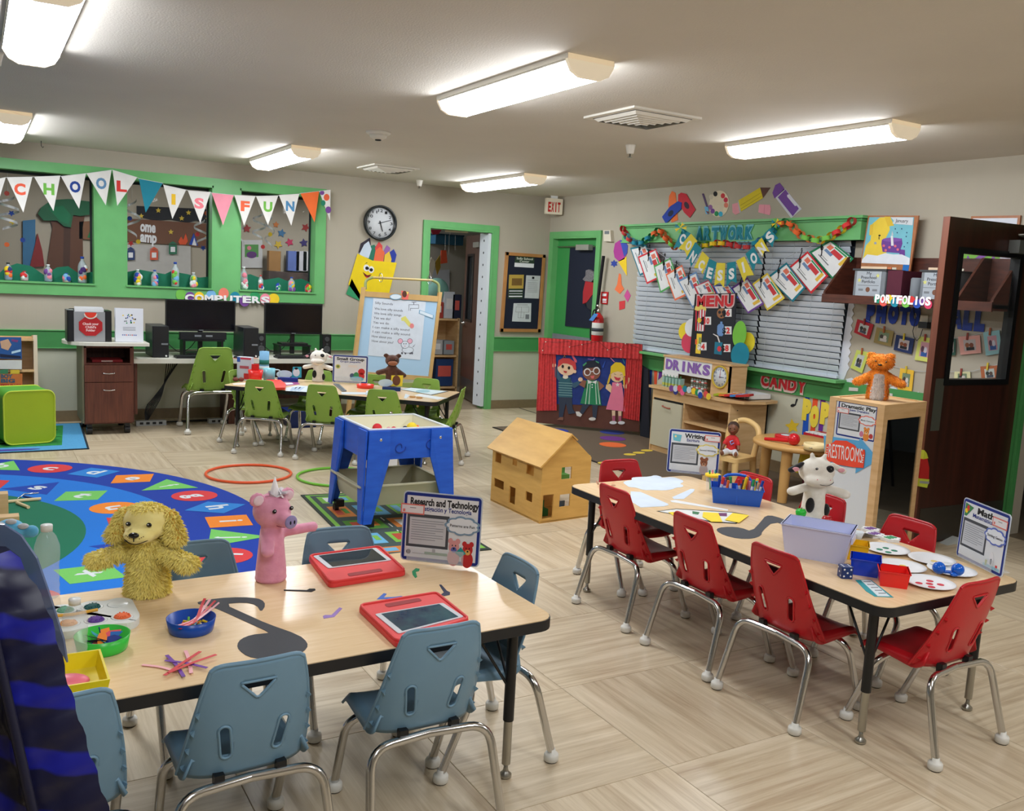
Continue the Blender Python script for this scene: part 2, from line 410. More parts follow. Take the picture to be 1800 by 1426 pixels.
for x,y,l in ((2.31,4.03,'lit wraparound ceiling light nearest the middle of the ceiling'),(4.4,4.03,'long lit ceiling light above the concession stand side'),
                (2.31,7.96,'small-looking lit ceiling light near the window wall'),(4.45,7.96,'lit ceiling light near the exit corner'),
                (.26,4.37,'glaring ceiling light cut by the top left corner'),(.26,7.96,'lit ceiling light at the left edge near the windows'),
                (2.31,.03,'ceiling light overhead behind the camera, centre row'),(4.4,.03,'ceiling light overhead behind the camera, right row'),(.26,.3,'ceiling light overhead behind the camera, left row')):
    light(x,y,l)
for x,y,l in ((1.1,11.0,'ceiling light in the next room seen through the left windows'),(3.6,11.0,'ceiling light in the next room near its doorway')):
    light(x,y,l)
# vents, smoke detector, sprinklers
ventm=mat('vent_white',(226,222,212),.5);ventd=mat('vent_slot',(60,60,60),.6)
for (x,y,s,l) in ((3.33,4.34,.24,'square white ceiling vent between the two nearest lights'),(3.33,8.1,.22,'square ceiling vent far back by the window wall')):
    t=thing('ceiling_vent',l,'vent',(x,y,CEIL),'ceiling vents')
    mb=MB();mb.box((x-s,y-s,CEIL-.012),(x+s,y+s,CEIL),ventm);mb.build('frame',t)
    mb=MB();mb.box((x-s*.84,y-s*.84,CEIL-.014),(x+s*.84,y+s*.84,CEIL-.006),ventd);mb.build('backing',t)
    for k in range(6):
        a=s*(.82-k*.13);mb=MB()
        for (p,q) in (((x-a,y-a),(x+a,y-a)),((x+a,y-a),(x+a,y+a)),((x+a,y+a),(x-a,y+a)),((x-a,y+a),(x-a,y-a))):
            dx=(q[0]-p[0],q[1]-p[1]);L=math.hypot(*dx);nx,ny=-dx[1]/L,dx[0]/L
            mb.add([(p[0],p[1],CEIL-.014-k*.004),(q[0],q[1],CEIL-.014-k*.004),(q[0]+nx*.018-dx[0]/L*.018,q[1]+ny*.018-dx[1]/L*.018,CEIL-.03-k*.004),(p[0]+nx*.018+dx[0]/L*.018,p[1]+ny*.018+dx[1]/L*.018,CEIL-.03-k*.004)],[(0,1,2,3)],ventm)
        mb.build('louvre',t)
def lath(name,prof,m,c,parent=None,seg=20):
    return MB().lathe(prof,m,seg,Matrix.Translation(c)).build(name,parent)
t=thing('smoke_detector','round cream smoke detector on the ceiling','smoke detector',(2.44,6.13,CEIL))
lath('base',[(.085,0),(.085,-.012),(.07,-.02)],ventm,(2.44,6.13,CEIL),t)
lath('sensor',[(.062,-.02),(.055,-.04),(.03,-.052),(0,-.052)],ventm,(2.44,6.13,CEIL),t)
lath('lens',[(.022,-.052),(.02,-.06),(0,-.062)],blackp,(2.44,6.13,CEIL),t)
for x,y,l in ((3.94,5.24,'white ceiling sprinkler head in front of the long right-hand light'),(3.99,8.85,'small ceiling sprinkler head near the window wall'),(.12,5.3,'ceiling sprinkler head at the left edge below the glaring light')):
    t=thing('sprinkler',l,'sprinkler',(x,y,CEIL),'ceiling sprinklers')
    lath('cup',[(.036,0),(.034,-.01),(.026,-.045),(.024,-.06),(0,-.06)],ventm,(x,y,CEIL),t)
    lath('nozzle',[(.006,-.06),(.006,-.08),(.016,-.082),(.016,-.085),(0,-.085)],chrome_d,(x,y,CEIL),t)
t=thing('ceiling_hook','tiny dark hook in the ceiling above the left windows','hook',(.53,9.0,CEIL))
mb=MB();mb.tube([(.53,9.0,CEIL),(.53,9.0,CEIL-.04),(.54,9.0,CEIL-.055),(.55,9.0,CEIL-.045)],.003,blackp,6);mb.build('wire',t)
# carpet
carpm=mat('brown_carpet',(112,96,78),.95,noise=.18,nscale=260,bump=.5,bscale=400)
mb=MB();mb.box((4.53,3.62,.0005),(5.81,7.98,.008),carpm);c=mb.build('carpet');tag(c,'brown low pile carpet under the puppet stage and concession counter','carpet')
mb=MB();e=mat('carpet_edge',(34,30,28),.6)
mb.box((4.512,3.62,.0005),(4.53,7.998,.009),e);mb.box((4.53,7.98,.0005),(5.81,7.998,.009),e)
mb.build('binding',c)
mb=MB();a=fl(899,713);b=fl(944,727)
T=board((a.x,a.y),(b.x,b.y),0);L=(b-a).length
mb.plate(T,rect(0,0,L,.003),0,.012,e);s=mb.build('floor_strip');tag(s,'thin dark threshold strip on the floor by the bulletin board wall','strip')
# ------------------------------------------------------------ stackable chairs
def shell_parts(colmat):
    # backrest: curved panel with finger holes cut by boolean
    NU,NV=28,24
    def pos(u,v):
        hw=.156*(1-v)+.109*v + .006*sin(pi*v)
        z=.292+.308*v
        if v > .8: # round the top corners
            k=(v-.8)/.2;z -= .013*k*abs(u)**10
        y=-.088-.078*v-.010*sin(pi*v)+.004 + (.055*abs(u)**4*(1-v)**1.3) + .012*u*u*v
        return (u*hw,y,z)
    vs=[];fs=[]
    for j in range(NV+1):
        for i in range(NU+1):vs.append(pos(-1+2*i/NU,j/NV))
    for j in range(NV):
        for i in range(NU):a=j*(NU+1)+i;fs.append((a,a+1,a+NU+2,a+NU+1))
    back=MB();back.add(vs,fs,colmat,True)
    o=back.build('tmp');o.location=(0,0,0);o.data=back.mesh('tmp')
    md=o.modifiers.new('s','SOLIDIFY');md.thickness=.007;md.offset=0
    tri=[(-.041,.550),(.041,.550),(.040,.545),(.004,.507),(-.004,.507),(-.040,.545)]
    def slot(cx,zc,tilt,L=.034,r=.0132):
        p=[]
        for k in range(9):a=pi*k/8;p.append((r*cos(a),L+r*sin(a)))
        for k in range(9):a=pi+pi*k/8;p.append((r*cos(a),-L+r*sin(a)))
        c,s=cos(tilt),sin(tilt);return [(cx+x*c-y*s,zc+x*s+y*c) for x,y in p]
    outl=[tri,slot(-.066,.393,.14),slot(.066,.393,-.14)]
    T=Matrix(((1,0,0,0),(0,0,-1,.15),(0,1,0,0),(0,0,0,1)))
    cuts=[]
    for k,p in enumerate(outl):
        c=MB();c.prism(p,0,.5,colmat,T);co=c.build('cut%d' % k);co.location=(0,0,0);co.data=c.mesh('cut');cuts.append(co)
        b=o.modifiers.new('b%d' % k,'BOOLEAN');b.operation='DIFFERENCE';b.solver='EXACT';b.object=co
    me=evalmesh(o)
    bm=bmesh.new();bm.from_mesh(me);bmesh.ops.recalc_face_normals(bm,faces=bm.faces[:]);bm.to_mesh(me);bm.free()
    for c in cuts:bpy.data.objects.remove(c)
    bpy.data.objects.remove(o)
    # raised rims round the holes
    def onback(x,z):
        v=(z-.292)/.308;hw=.156*(1-v)+.109*v+.006*sin(pi*v);u=x/hw;return pos(u,v)[1]
    r=MB()
    for p in outl:
        dense=[]
        for k in range(len(p)):
            a,b=p[k],p[(k+1) % len(p)];n=max(1,int(math.hypot(a[0]-b[0],a[1]-b[1])/.01))
            for q in range(n):dense.append((a[0]+(b[0]-a[0])*q/n,a[1]+(b[1]-a[1])*q/n))
        r.tube([(x,onback(x,z)-.0035,z) for x,z in dense],.0036,colmat,6,closed=True)
    # ribs up the rear edges and raised top lip
    for s in (-1,1):
        for v in (.1,.27,.44,.6):
            q=pos(s*.93,v);r.add([(q[0],q[1]-.003,q[2]+.008),(q[0]+s*.012,q[1]-.013,q[2]),(q[0]+s*.004,q[1]-.003,q[2]-.012),(q[0]+s*.012,q[1]+.004,q[2])],[(0,1,2),(0,3,1),(1,3,2),(0,2,3)],colmat)
    r.tube([tuple(Vector(pos(-1+2*i/20,1))+Vector((0,0,0))) for i in range(21)],.0055,colmat,6)
    for s in (-1,1):r.tube([pos(s,j/12) for j in range(13)],.0048,colmat,6)
    rim=r
    # seat
    st=MB();vs=[];fs=[];NU,NV=20,18
    for j in range(NV+1):
        v=j/NV
        for i in range(NU+1):
            u=-1+2*i/NU;hw=.147+.002*(1-v)
            y=-.080+.265*v;z=.312+.012*abs(u)**3+.03*max(0,1-v*5)**2-.028*max(0,(v-.75)/.25)**2*1.0-.006*sin(pi*v)*(1-u*u)
            x=u*hw
            if abs(u) > .999:z -= .046*(1-.65*v);x *= 1.03
            if v > .8:y -= .02*((v-.8)/.2)*abs(u)**4
            vs.append((x,y,z))
    for j in range(NV):
        for i in range(NU):a=j*(NU+1)+i;fs.append((a,a+1,a+NU+2,a+NU+1))
    st.add(vs,fs,colmat,True)
    o=st.build('tmp');o.location=(0,0,0);o.data=st.mesh('tmp');md=o.modifiers.new('s','SOLIDIFY');md.thickness=.007;md.offset=-1
    se=evalmesh(o);bpy.data.objects.remove(o)
    return me,rim,se
def arc_path(pts,r,n=5):
    out=[Vector(pts[0])]
    for i in range(1,len(pts)-1):
        a,b,c=Vector(pts[i-1]),Vector(pts[i]),Vector(pts[i+1]);d0=(a-b).normalized();d1=(c-b).normalized()
        k=min(r,(a-b).length*.45,(c-b).length*.9);p,q=b+d0*k,b+d1*k
        for t in range(n+1):
            t /= n;out.append(p*(1-t)**2+b*2*t*(1-t)+q*t*t)
    out.append(Vector(pts[-1]));return out
legpts=[((s*.193,-.185,.028),(s*.174,-.118,.280),(0,-.100,.280)) for s in (-1,1)] + [((s*.158,.185,.028),(s*.162,.085,.272),(0,.07,.280)) for s in (-1,1)]
cupm=mat('glide_white',(214,212,204),.4);cupb=mat('glide_felt',(40,38,36),.8)
class Proto:pass
def make_proto(colour):
    pr=Proto();me,rim,se=shell_parts(colour)
    pr.back=me;pr.rim=rim.mesh('back_rim');pr.seat=se;pr.leg=[];pr.cup=[]
    for p in legpts:
        m=MB();m.tube(arc_path(p,.062,7),.0122,chrome,12);pr.leg.append(m.mesh('leg'))
        m=MB();f=Vector(p[0]);T=Matrix.Translation((f.x,f.y,0))
        m.lathe([(.0205,.003),(.0235,.006),(.0235,.023),(.0205,.028),(.0128,.030),(.0122,.042)],cupm,14,T);m.lathe([(.019,0),(.019,.004)],cupb,14,T)
        pr.cup.append(m.mesh('foot_cap'))
    pr.br=[]
    for s in (-1,1):
        m=MB();m.box((s*.075-.012,-.108,.272),(s*.075+.012,-.085,.306),black_m)
        m.tube([(s*.077,-.095,.286),(s*.077,.08,.286)],.008,chrome_d,8)
        pr.br.append(m.mesh('seat_bracket'))
    return pr
def chair(pr,x,y,deg,label,group,cname,s=1.0):
    t=bpy.data.objects.new('chair',None);COL.objects.link(t);t.location=(x,y,0);t.rotation_euler=(0,0,radians(deg));t.scale=(s,s,s)
    t.empty_display_size=.1
    tag(t,label,'chair',group);BASE[t.name]=Vector((0,0,0))
    def ch(n,me,p):o=bpy.data.objects.new(n,me);COL.objects.link(o);o.parent=p;return o
    ch('seat',pr.seat,t);b=ch('backrest',pr.back,t);ch('moulded_rim',pr.rim,b);[ch('seat_bracket',q,t) for q in pr.br]
    for k in range(4):
        l=ch('leg',pr.leg[k],t);ch('foot_cap',pr.cup[k],l)
    return t
blue_c=P(112,146,168,.38);red_c=P(190,26,34,.33);green_c=P(142,178,74,.38)
PB,PR_,PG=make_proto(blue_c),make_proto(red_c),make_proto(green_c)
g='blue grey chairs round the nearest table'
chair(PB,1.03,2.19,0,'blue grey chair on the near side in front of the lower red tablet',g,'b')
chair(PB,.545,2.172,2,'blue grey chair on the near side below the big black paper note',g,'b')
chair(PB,.118,2.15,2,'blue grey chair half hidden behind the dark blue pleated object',g,'b')
chair(PB,1.08,2.845,180-4,'blue grey chair on the far side behind the upper red tablet',g,'b')
chair(PB,.605,2.84,182,'blue grey chair on the far side behind the yellow dog puppet',g,'b')
chair(PB,1.355,2.44,90,'blue grey chair at the right end of the nearest table',g,'b')
g='red chairs round the right-hand table'
chair(PR_,2.612,3.22,-90,'red chair on the near side, leftmost, by the table corner',g,'r')
chair(PR_,2.605,2.69,-90,'red chair on the near side, middle, below the yellow cards',g,'r')
chair(PR_,2.59,2.235,-90,'red chair on the near side in front of the lavender bin',g,'r')
chair(PR_,2.835,1.865,2,'red chair at the near end beside the math sign',g,'r')
chair(PR_,3.19,2.34,90,'red chair on the far side nearest the math sign',g,'r')
chair(PR_,3.19,2.79,90,'red chair on the far side beside the white cow puppet',g,'r')
chair(PR_,3.18,3.22,90,'red chair mostly hidden behind the blue crayon caddy',g,'r')
chair(PR_,2.86,3.58,176,'red chair at the far end nearest the dollhouse',g,'r')
GA=radians(-42);GU=Vector((cos(GA),sin(GA),0));GN=Vector((-sin(GA),cos(GA),0));GC=Vector((2.671,7.291,0))
def gt(s,n):return GC+GU*s+GN*n
g='green chairs round the small group table'
for s,l in ((-.53,'green chair on the near side, leftmost, below the red cup'),(.0,'green chair on the near side, middle, below the small cow puppet'),(.50,'green chair on the near side, rightmost, behind the blue water table')):
    p=gt(s,-.355);chair(PG,p.x,p.y,-36,l,g,'g')
for s,l in ((-.42,'green chair on the far side behind the light blue cup'),(.12,'green chair on the far side behind the small group sign'),(.58,'green chair on the far side behind the brown bear puppet')):
    p=gt(s,.30);chair(PG,p.x,p.y,138,l,g,'g')
p=gt(-.86,.02);chair(PG,p.x,p.y,-132,'green chair at the left end of the small group table',g,'g')
p=gt(.88,-.02);chair(PG,p.x,p.y,55,'green chair seen side-on at the right end of the small group table',g,'g')
chair(PG,1.83,8.52,3,'larger green chair pulled up to the computer desk','chair at the computer desk','g',1.27)
# ------------------------------------------------------------ activity tables
edgeb=mat('black_table_edge',(24,25,28),.45)
def table(c,ang,label,L=1.829,W=.762,z=.52):
    t=bpy.data.objects.new('activity_table',None);COL.objects.link(t);t.location=(c[0],c[1],0);t.rotation_euler=(0,0,ang)
    tag(t,label,'table');BASE[t.name]=Vector((0,0,0));R=.055
    mb=MB();mb.prism(rrect(-L/2+.003,-W/2+.003,L/2-.003,W/2-.003,R),z-.026,z,maple);mb.build('tabletop',t)
    mb=MB();mb.prism(rrect(-L/2,-W/2,L/2,W/2,R+.003),z-.034,z-.0025,edgeb,smooth=True);mb.build('edge_band',t)
    for sx in (-1,1):
        for sy in (-1,1):
            x,y=sx*(L/2-.10),sy*(W/2-.085)
            mb=MB();mb.tube([(x,y,.185),(x,y,z-.03)],.0165,black_m,14);l=mb.build('leg',t)
            mb=MB();mb.tube([(x,y,.045),(x,y,.19)],.0135,chrome_d,14);mb.build('leg_insert',l)
            mb=MB();mb.lathe([(.014,0),(.019,.004),(.019,.012),(.010,.02),(.007,.03),(.007,.045)],chrome_d,16,Matrix.Translation((x,y,0)));mb.build('glide',l)
            mb=MB();mb.tube([(x-sx*.012,y,.30),(x-sx*.13,y-sy*.01,z-.034)],.0045,black_m,8);mb.build('brace',t)
            mb=MB();mb.tube([(x,y-sy*.012,.30),(x-sx*.01,y-sy*.12,z-.034)],.0045,black_m,8);mb.build('brace',t)
    return t
BA=radians(1.8);bu=Vector((cos(BA),sin(BA)));bn=Vector((-sin(BA),cos(BA)))
bc=Vector((1.452,2.525))-bu*.9145
table(bc,BA,'nearest maple topped activity table with black edge, tablets and puppets on it')
table((2.865,2.715),radians(90),'maple topped activity table with red chairs and the math sign')
table(GC,GA,'maple topped small group table with green chairs in front of the easel')
# ------------------------------------------------------------ back wall: windows, bunting, bottles
def B3(v0,v1):return Vector(v0).lerp(Vector(v1),.5)
# bunting
t=thing('pennant_bunting','pennant bunting spelling SCHOOL IS FUN strung across the green window frame','bunting',(1.4,YA-.1,2.1))
pl=WA(.09)
pw=C(228,226,222)
# each: left top, right top, tip, flag colour, letter, letter colour, letter centre
pens=[((-22,318),(10,312),(-8,372),pw,'S',PUR,None),
        ((12,312),(57,311),(41,374),pw,'C',C(232,92,62),(35,332)),((60,311),(106,309),(94,371),pw,'H',C(110,180,70),(86,332)),
        ((107,310),(151,305),(139,367),pw,'O',C(28,62,140),(132,328)),((152,305),(196,299),(186,361),pw,'O',C(96,138,176),(178,322)),
        ((198,299),(241,312),(206,362),pw,'L',C(212,52,48),(214,327)),((244,314),(286,322),(256,374),C(20,128,150),'',None,None),
        ((287,325),(327,334),(303,385),pw,'I',C(236,190,40),(305,350)),((330,335),(370,338),(352,392),pw,'S',C(238,128,140),(350,357)),
        ((372,339),(411,343),(392,396),C(238,150,168),'',None,None),((412,343),(449,345),(429,397),pw,'F',C(240,104,66),(431,362)),
        ((450,345),(489,344),(471,396),pw,'U',C(112,182,72),(471,363)),((490,343),(526,341),(512,397),pw,'N',C(78,136,180),(510,362)),
        ((528,340),(561,336),(553,391),C(240,110,48),'',None,None),((561,336),(581,334),(580,388),pw,'dots',None,None)]
for i,(a,b,c,m,ch,lm,lc) in enumerate(pens):
    f=cut('pennant',pl,[([a,b,c],m)],t,t=.0012)
    if ch == 'dots':
        cut('dot_print',pl,[(ell(566,339,4),PUR),(ell(574,347,5,6),C(232,100,60)),(ell(568,357,4,5),C(30,130,100)),(ell(577,369,5,6),PUR)],f,w0=.0012)
    elif ch and lc:
        q=pl.px(*lc);k=.046;mb=MB();wd=.018 if ch == 'I' else .043
        textmb(mb,pl,ch,(q[0]-wd,q[1]-k),(q[0]+wd,q[1]-k),k*2,lm,.0013,.001,.07);mb.build('letter',f)
mb=MB();pts=[]
for a,b,*_ in pens:pts += [a,b]
P3=[pl.pt(*pl.px(*q),.002) for q in pts];mb.tube(P3,.002,WHITE,5);mb.build('string',t)
# COMPUTERS lettering
t=thing('computers_sign','COMPUTERS lettering of white bubble letters on coloured dots','sign',(2.3,YA-.04,1.13))
pl=WA(.034)
dc=[LGRN,PUR,YEL,SKY,C(240,130,110),TEAL,PUR,GRN,PINK]
for i,(x,y) in enumerate(((318,518),(334,523),(350,523),(371,520),(393,516),(413,523),(430,529),(448,522),(466,526))):
    cut('dot',pl,[(ell(x,y,9,10),dc[i])],t,t=.001,w0=.0004*i)
cut('dot',pl,[(ell(481,526,10),YEL)],t)
word('letter',pl,'COMPUTERS',[pl.px(324,529),pl.px(474,533)],.064,[C(240,240,240)],t,.006,.003,.06)
# craft bottles on the sill
def bottle(name,x,y,h,r,blobs,label,cap=None,tint=(200,215,220),seed=0):
    q=WA(.0).px(x,y);yy=YA+.075;p=CP+ray(x,y)*((yy-0)/ray(x,y).y);z0=1.262;X=p.x
    t=thing('craft_bottle',label,'bottle',(X,yy,z0),'decorated bottles on the window sill')
    T=Matrix.Translation((X,yy,z0));rn=random.Random(seed)
    mb=MB();mb.lathe([(r*.8,0),(r,.01),(r,h*.62),(r*.8,h*.74),(r*.36,h*.86),(r*.36,h*.93)],mat('bottle_body_%d_%d_%d' % tint,tint,.12,alpha=.5),16,T);mb.build('bottle_body',t)
    mb=MB();mb.lathe([(r*.42,h*.92),(r*.42,h),(0,h)],cap or WHITE,12,T);mb.build('cap',t)
    mb=MB();mb.lathe([(r*.9,.004),(r*.93,.012),(r*.93,h*.3)],blobs[0],14,T);mb.build('filling',t)
    for k,m in enumerate(blobs[1:]*2):
        a=rn.uniform(-2.3,-.8);zz=h*rn.uniform(.12,.66);mb=MB();s_=r*rn.uniform(.5,.8)
        mb.ball((r*.72*cos(a),r*.72*sin(a),zz),(s_,r*.42,s_*1.15),m,T,10,6);mb.build('paper_patch',t)
    return t
BT=[('b',15,498,.155,.033,[BLU,RED,YEL,ORG,C(40,60,110)],'bottle with blue, red and yellow scraps, first from the left on the sill',blackp),
      ('b',43,498,.085,.033,[PINK,RED,WHITE],'squat round pink and red craft bottle on the left window sill',RED),
      ('b',85,500,.155,.034,[BLU,PINK,PUR],'clear bottle with purple and blue filling in the left window',WHITE),
      ('b',117,500,.085,.034,[ORG,SKY,BLU,PINK],'squat blue and orange craft bottle beside the tall orange one',BLU),
      ('b',145,503,.24,.038,[PUR,ORG,WHITE,ORG,C(70,40,110)],'tall bottle with orange and white paper over a purple base',BLU),
      ('b',242,506,.15,.034,[YEL,YEL,WHITE,BLU,PINK],'bottle with yellow and white scraps, first in the middle window',WHITE),
      ('b',272,507,.15,.032,[ORG,BLU,SKY,PINK],'blue wrapped bottle with orange base in the middle window',BLU),
      ('b',308,508,.235,.036,[GRN,LGRN,LGRN,SKY,RED],'tall lime green papered bottle in the middle window',BLU),
      ('b',340,508,.145,.034,[ORG,LGRN,PINK,YEL,WHITE],'bottle with pink and green scraps, last in the middle window',WHITE),
      ('b',428,512,.225,.038,[GRN,PINK,WHITE,PINK,WHITE],'tall bottle with white and pink patches in the right window',WHITE),
      ('b',458,512,.15,.026,[WHITE,RED,WHITE,BLU],'slim bottle with white and red hearts in the right window',RED),
      ('b',489,515,.08,.026,[BLU,GRN,WHITE,BLU],'small squat blue and green craft bottle in the right window',BLU),
      ('b',512,516,.145,.034,[ORG,SKY,PUR,PINK,YEL],'bottle with orange and purple scraps in the right window',BLU),
      ('b',541,517,.085,.032,[PUR,LGRN,PINK,RED,YEL],'small squat multicoloured craft bottle, last at the right',RED)]
for i,(n,x,y,h,r,bl,l,cap) in enumerate(BT):bottle(n,x,y,h,r,bl,l,cap,seed=i)
# paper hills in the windows
hm=C(16,112,84)
for (x0,x1,pts,l) in ((-12,168,[(-12,490),(10,470),(30,463),(55,468),(78,484),(100,470),(120,468),(140,482),(167,477),(168,500),(-12,497)],'dark green paper hills across the left window'),
                         (221,372,[(221,500),(224,478),(245,474),(290,482),(300,477),(330,482),(350,488),(371,486),(372,506),(221,504)],'dark green paper hills across the middle window'),
                         (419,553,[(419,508),(420,486),(440,482),(465,492),(490,488),(505,494),(530,490),(552,500),(552,516),(419,510)],'dark green paper hills across the right window')):
    o=cut('paper_hills',WA(-.125),[(pts,hm)],t=.002,w0=.001);tag(o,l,'cutout','paper hills in the windows')
# foil swirls hanging behind the panes, with paper shapes
sw=mat('foil_swirl',(226,228,232),.25,.3)
def swirl(x,y0,y1,rad,turns,label,off=-.3,shapes=()):
    pl=WA(off);a=pl.px(x,y0);b=pl.px(x,y1);X=a[0];n=40
    t=thing('hanging_swirl',label,'decoration',(X,YA-off,b[1]),'foil swirls hanging behind the window panes')
    mb=MB();vs=[];fs=[]
    for i in range(n+1):
        f=i/n;an=turns*2*pi*f;r=rad*(.55+.45*sin(pi*f));z=a[1]+(b[1]-a[1])*f
        for w_ in (-.011,.011):vs.append((X+r*cos(an),YA-off+r*sin(an),z+w_))
    for i in range(n):fs.append((2*i,2*i+1,2*i+3,2*i+2))
    mb.add(vs,fs,sw,True);mb.build('foil_ribbon',t);mb=MB();mb.tube([(X,YA-off,a[1]),(X,YA-off,CEIL)],.001,WHITE,4);mb.build('thread',t)
    for (sx,sy,m,k) in shapes:
        q=pl.px(sx,sy);mb=MB();mb.plate(pl,ell(q[0],q[1],.022,.022,n=8) if k == 0 else star(q[0],q[1],.03,.5),0,.003,m);mb.build('paper_shape',t)
swirl(14,345,405,.09,2.5,'foil swirl with paper shapes at the far left behind the S pennant',shapes=[(12,340,C(220,90,80),0),(20,375,BLU,1),(12,430,ORG,0),(40,422,BLU,0),(22,390,YEL,1)])
swirl(232,350,418,.075,2,'foil swirl at the left of the middle window',shapes=[(228,384,BLU,0),(243,425,YEL,0),(230,428,RED,1)])
swirl(353,385,430,.07,1.5,'foil swirl at the right of the middle window',shapes=[(363,375,ORG,0),(357,436,BLU,1),(347,412,RED,0)])
swirl(424,395,432,.05,1,'short foil swirl at the left of the right window')
swirl(455,375,422,.07,2,'foil swirl in the middle of the right window',shapes=[(462,434,RED,0),(438,436,PINK,0)])
swirl(474,380,436,.05,2,'longest foil swirl in the right window',shapes=[(475,412,YEL,0)])
# next room seen through the windows: paper tree, banner, poster, leaf cut-outs
wf=Plane((0,12.29,0),(1,0,0),(0,0,1))
bark=C(92,58,40);bark2=C(70,44,32)
t=thing('paper_tree','big brown paper tree with dark green crown seen through the left window','cutout',(wf.px(115,480)[0],12.2,0))
cut('trunk',wf,[([(80,480),(92,400),(84,372),(100,366),(110,390),(125,372),(150,372),(145,400),(146,470),(148,500),(80,500)],bark),([(112,395),(124,400),(122,480),(110,480)],bark2,1)],t,.02)
cut('crown',wf,[([(66,376),(72,365),(90,352),(120,350),(168,356),(170,376),(140,380),(128,378),(124,400),(112,398),(100,388),(76,388)],C(28,92,60),0),([(84,366),(110,362),(124,378),(120,396),(104,388)],C(20,110,72),1)],t,.03,w0=.02)
o=cut('paper_door',wf,[([(40,388),(62,386),(62,470),(40,470)],C(56,110,150))],t=.02);tag(o,'dark blue painted panel beside the paper tree in the next room','panel')
o=cut('hanging_cloth',wf,[([(66,410),(74,440),(78,468),(52,470),(60,436)],C(130,36,36))],t=.03);tag(o,'dark red cloth hanging in the next room beside the paper tree','cloth')
t=thing('welcome_banner','brown paper banner with white lettering seen through the middle window','banner',(wf.px(300,400)[0],12.25,1.4))
cut('banner_sheet',wf,[([(222,384),(372,394),(372,436),(222,424)],C(112,74,52))],t,.01)
mb=MB();a=wf.px(246,406);b=wf.px(273,409);textmb(mb,wf,'ome',a,b,.13,WHITE,.011,.003,.05);mb.build('lettering',t)
mb=MB();a=wf.px(246,424);b=wf.px(275,427);textmb(mb,wf,'amp',a,b,.13,WHITE,.011,.003,.05);mb.build('lettering',t)
cut('campfire',wf,[([(313,425),(318,416),(322,422),(326,410),(330,424),(326,430),(316,430)],C(220,84,40))],t,.005,w0=.011)
cut('tent',wf,[([(332,430),(340,410),(348,432)],BLU),([(337,431),(341,418),(345,432)],WHITE,1)],t,.005,w0=.011)
t=thing('star_border','black strip with yellow stars above the banner in the next room','cutout',(wf.px(310,370)[0],12.25,1.7))
cut('black_strip',wf,[([(240,362),(372,368),(372,394),(344,388),(330,392),(300,386),(272,388),(240,380)],C(28,28,34))],t,.008)
for (x,y) in ((248,380),(278,370),(319,384),(331,374),(365,385),(300,408),(364,417)):cut('star',wf,[(star(x,y,5),C(220,190,70))],t,.004,w0=.012)
t=thing('notice_board','brown rail board with small pine tree cutout in the next room','board',(wf.px(155,400)[0],12.25,1.3))
cut('backing',wf,[([(139,390),(168,388),(168,422),(139,420)],C(120,82,56))],t,.02)
cut('pine',wf,[([(153,418),(162,396),(168,418)],C(30,110,60))],t,.004,w0=.02)
o=cut('pale_backdrop',wf,[([(222,430),(335,432),(335,486),(222,482)],C(186,184,178))],t=.01);tag(o,'pale paper covered panel below the banner in the next room','panel')
for k,(x,y,m) in enumerate(((229,448,C(40,60,110)),(270,448,C(210,90,60)),(303,438,C(40,110,80)))):
    t=thing('paper_lantern',['navy','orange red','green'][k]+' paper lantern cutout hanging in the next room','decoration',(wf.px(x,y)[0],12.2,wf.px(x,y)[1]-.1),'paper lantern cutouts in the next room')
    cut('lantern',wf,[(rect(x-7,y-8,x+7,y+9),m),(rect(x-4,y-4,x+4,y+5),WHITE,1)],t,.004,w0=.03)
    cut('hanger',wf,[([(x-8,y-9),(x,y-14),(x+8,y-9)],m)],t,.004,w0=.03)
o=thing('framed_poster','white poster with green and purple picture in the next room','poster',(wf.px(442,450)[0],12.25,wf.px(442,472)[1]))
cut('sheet',wf,[(rect(425,422,461,471),C(190,190,188)),(rect(430,430,454,452),C(80,140,70),1),(ell(442,448,9,6),C(90,50,110),2)],o,.01)
for k,(x,y,m,l) in enumerate(((434,402,C(150,50,50),'dark red'),(495,410,C(60,110,150),'blue'),(537,400,C(160,50,50),'crimson'),(489,430,C(200,170,50),'yellow'),(509,426,C(190,50,90),'magenta'),(534,427,C(60,50,110),'violet'),(485,395,C(200,120,60),'small orange'),(540,448,C(190,70,60),'lower red'),(510,448,C(90,60,130),'lower purple'))):
    o=cut('leaf_cutout',wf,[(star(x,y,8 if k < 6 else 6,.5,rot=-90+k*13),m)],t=.004);tag(o,l+' star shaped leaf cutout on the next room wall','cutout','leaf cutouts on the next room wall')
t=thing('brick_ledge','low brick printed ledge with books in the next room','ledge',(wf.px(500,490)[0],12.1,0))
mb=MB();a=wf.px(462,476);b=wf.px(560,476);mb.box((a[0],12.0,0),(b[0],12.29,a[1]),mat('brick_print',(92,74,66),.8,c2=(50,42,40),nscale=9));mb.build('ledge_body',t)
for k,(x,m,l) in enumerate(((476,C(150,110,60),'tan box'),(509,C(90,110,170),'blue doll shaped book'),(522,C(190,190,195),'white book with face'),(534,C(200,200,200),'white booklet'))):
    q=wf.px(x,476);mb=MB();mb.box((q[0]-.08,12.1,q[1]),(q[0]+.08,12.2,q[1]+.26),m,r=.01);o=mb.build('display_book');tag(o,l+' standing on the next room ledge','book')
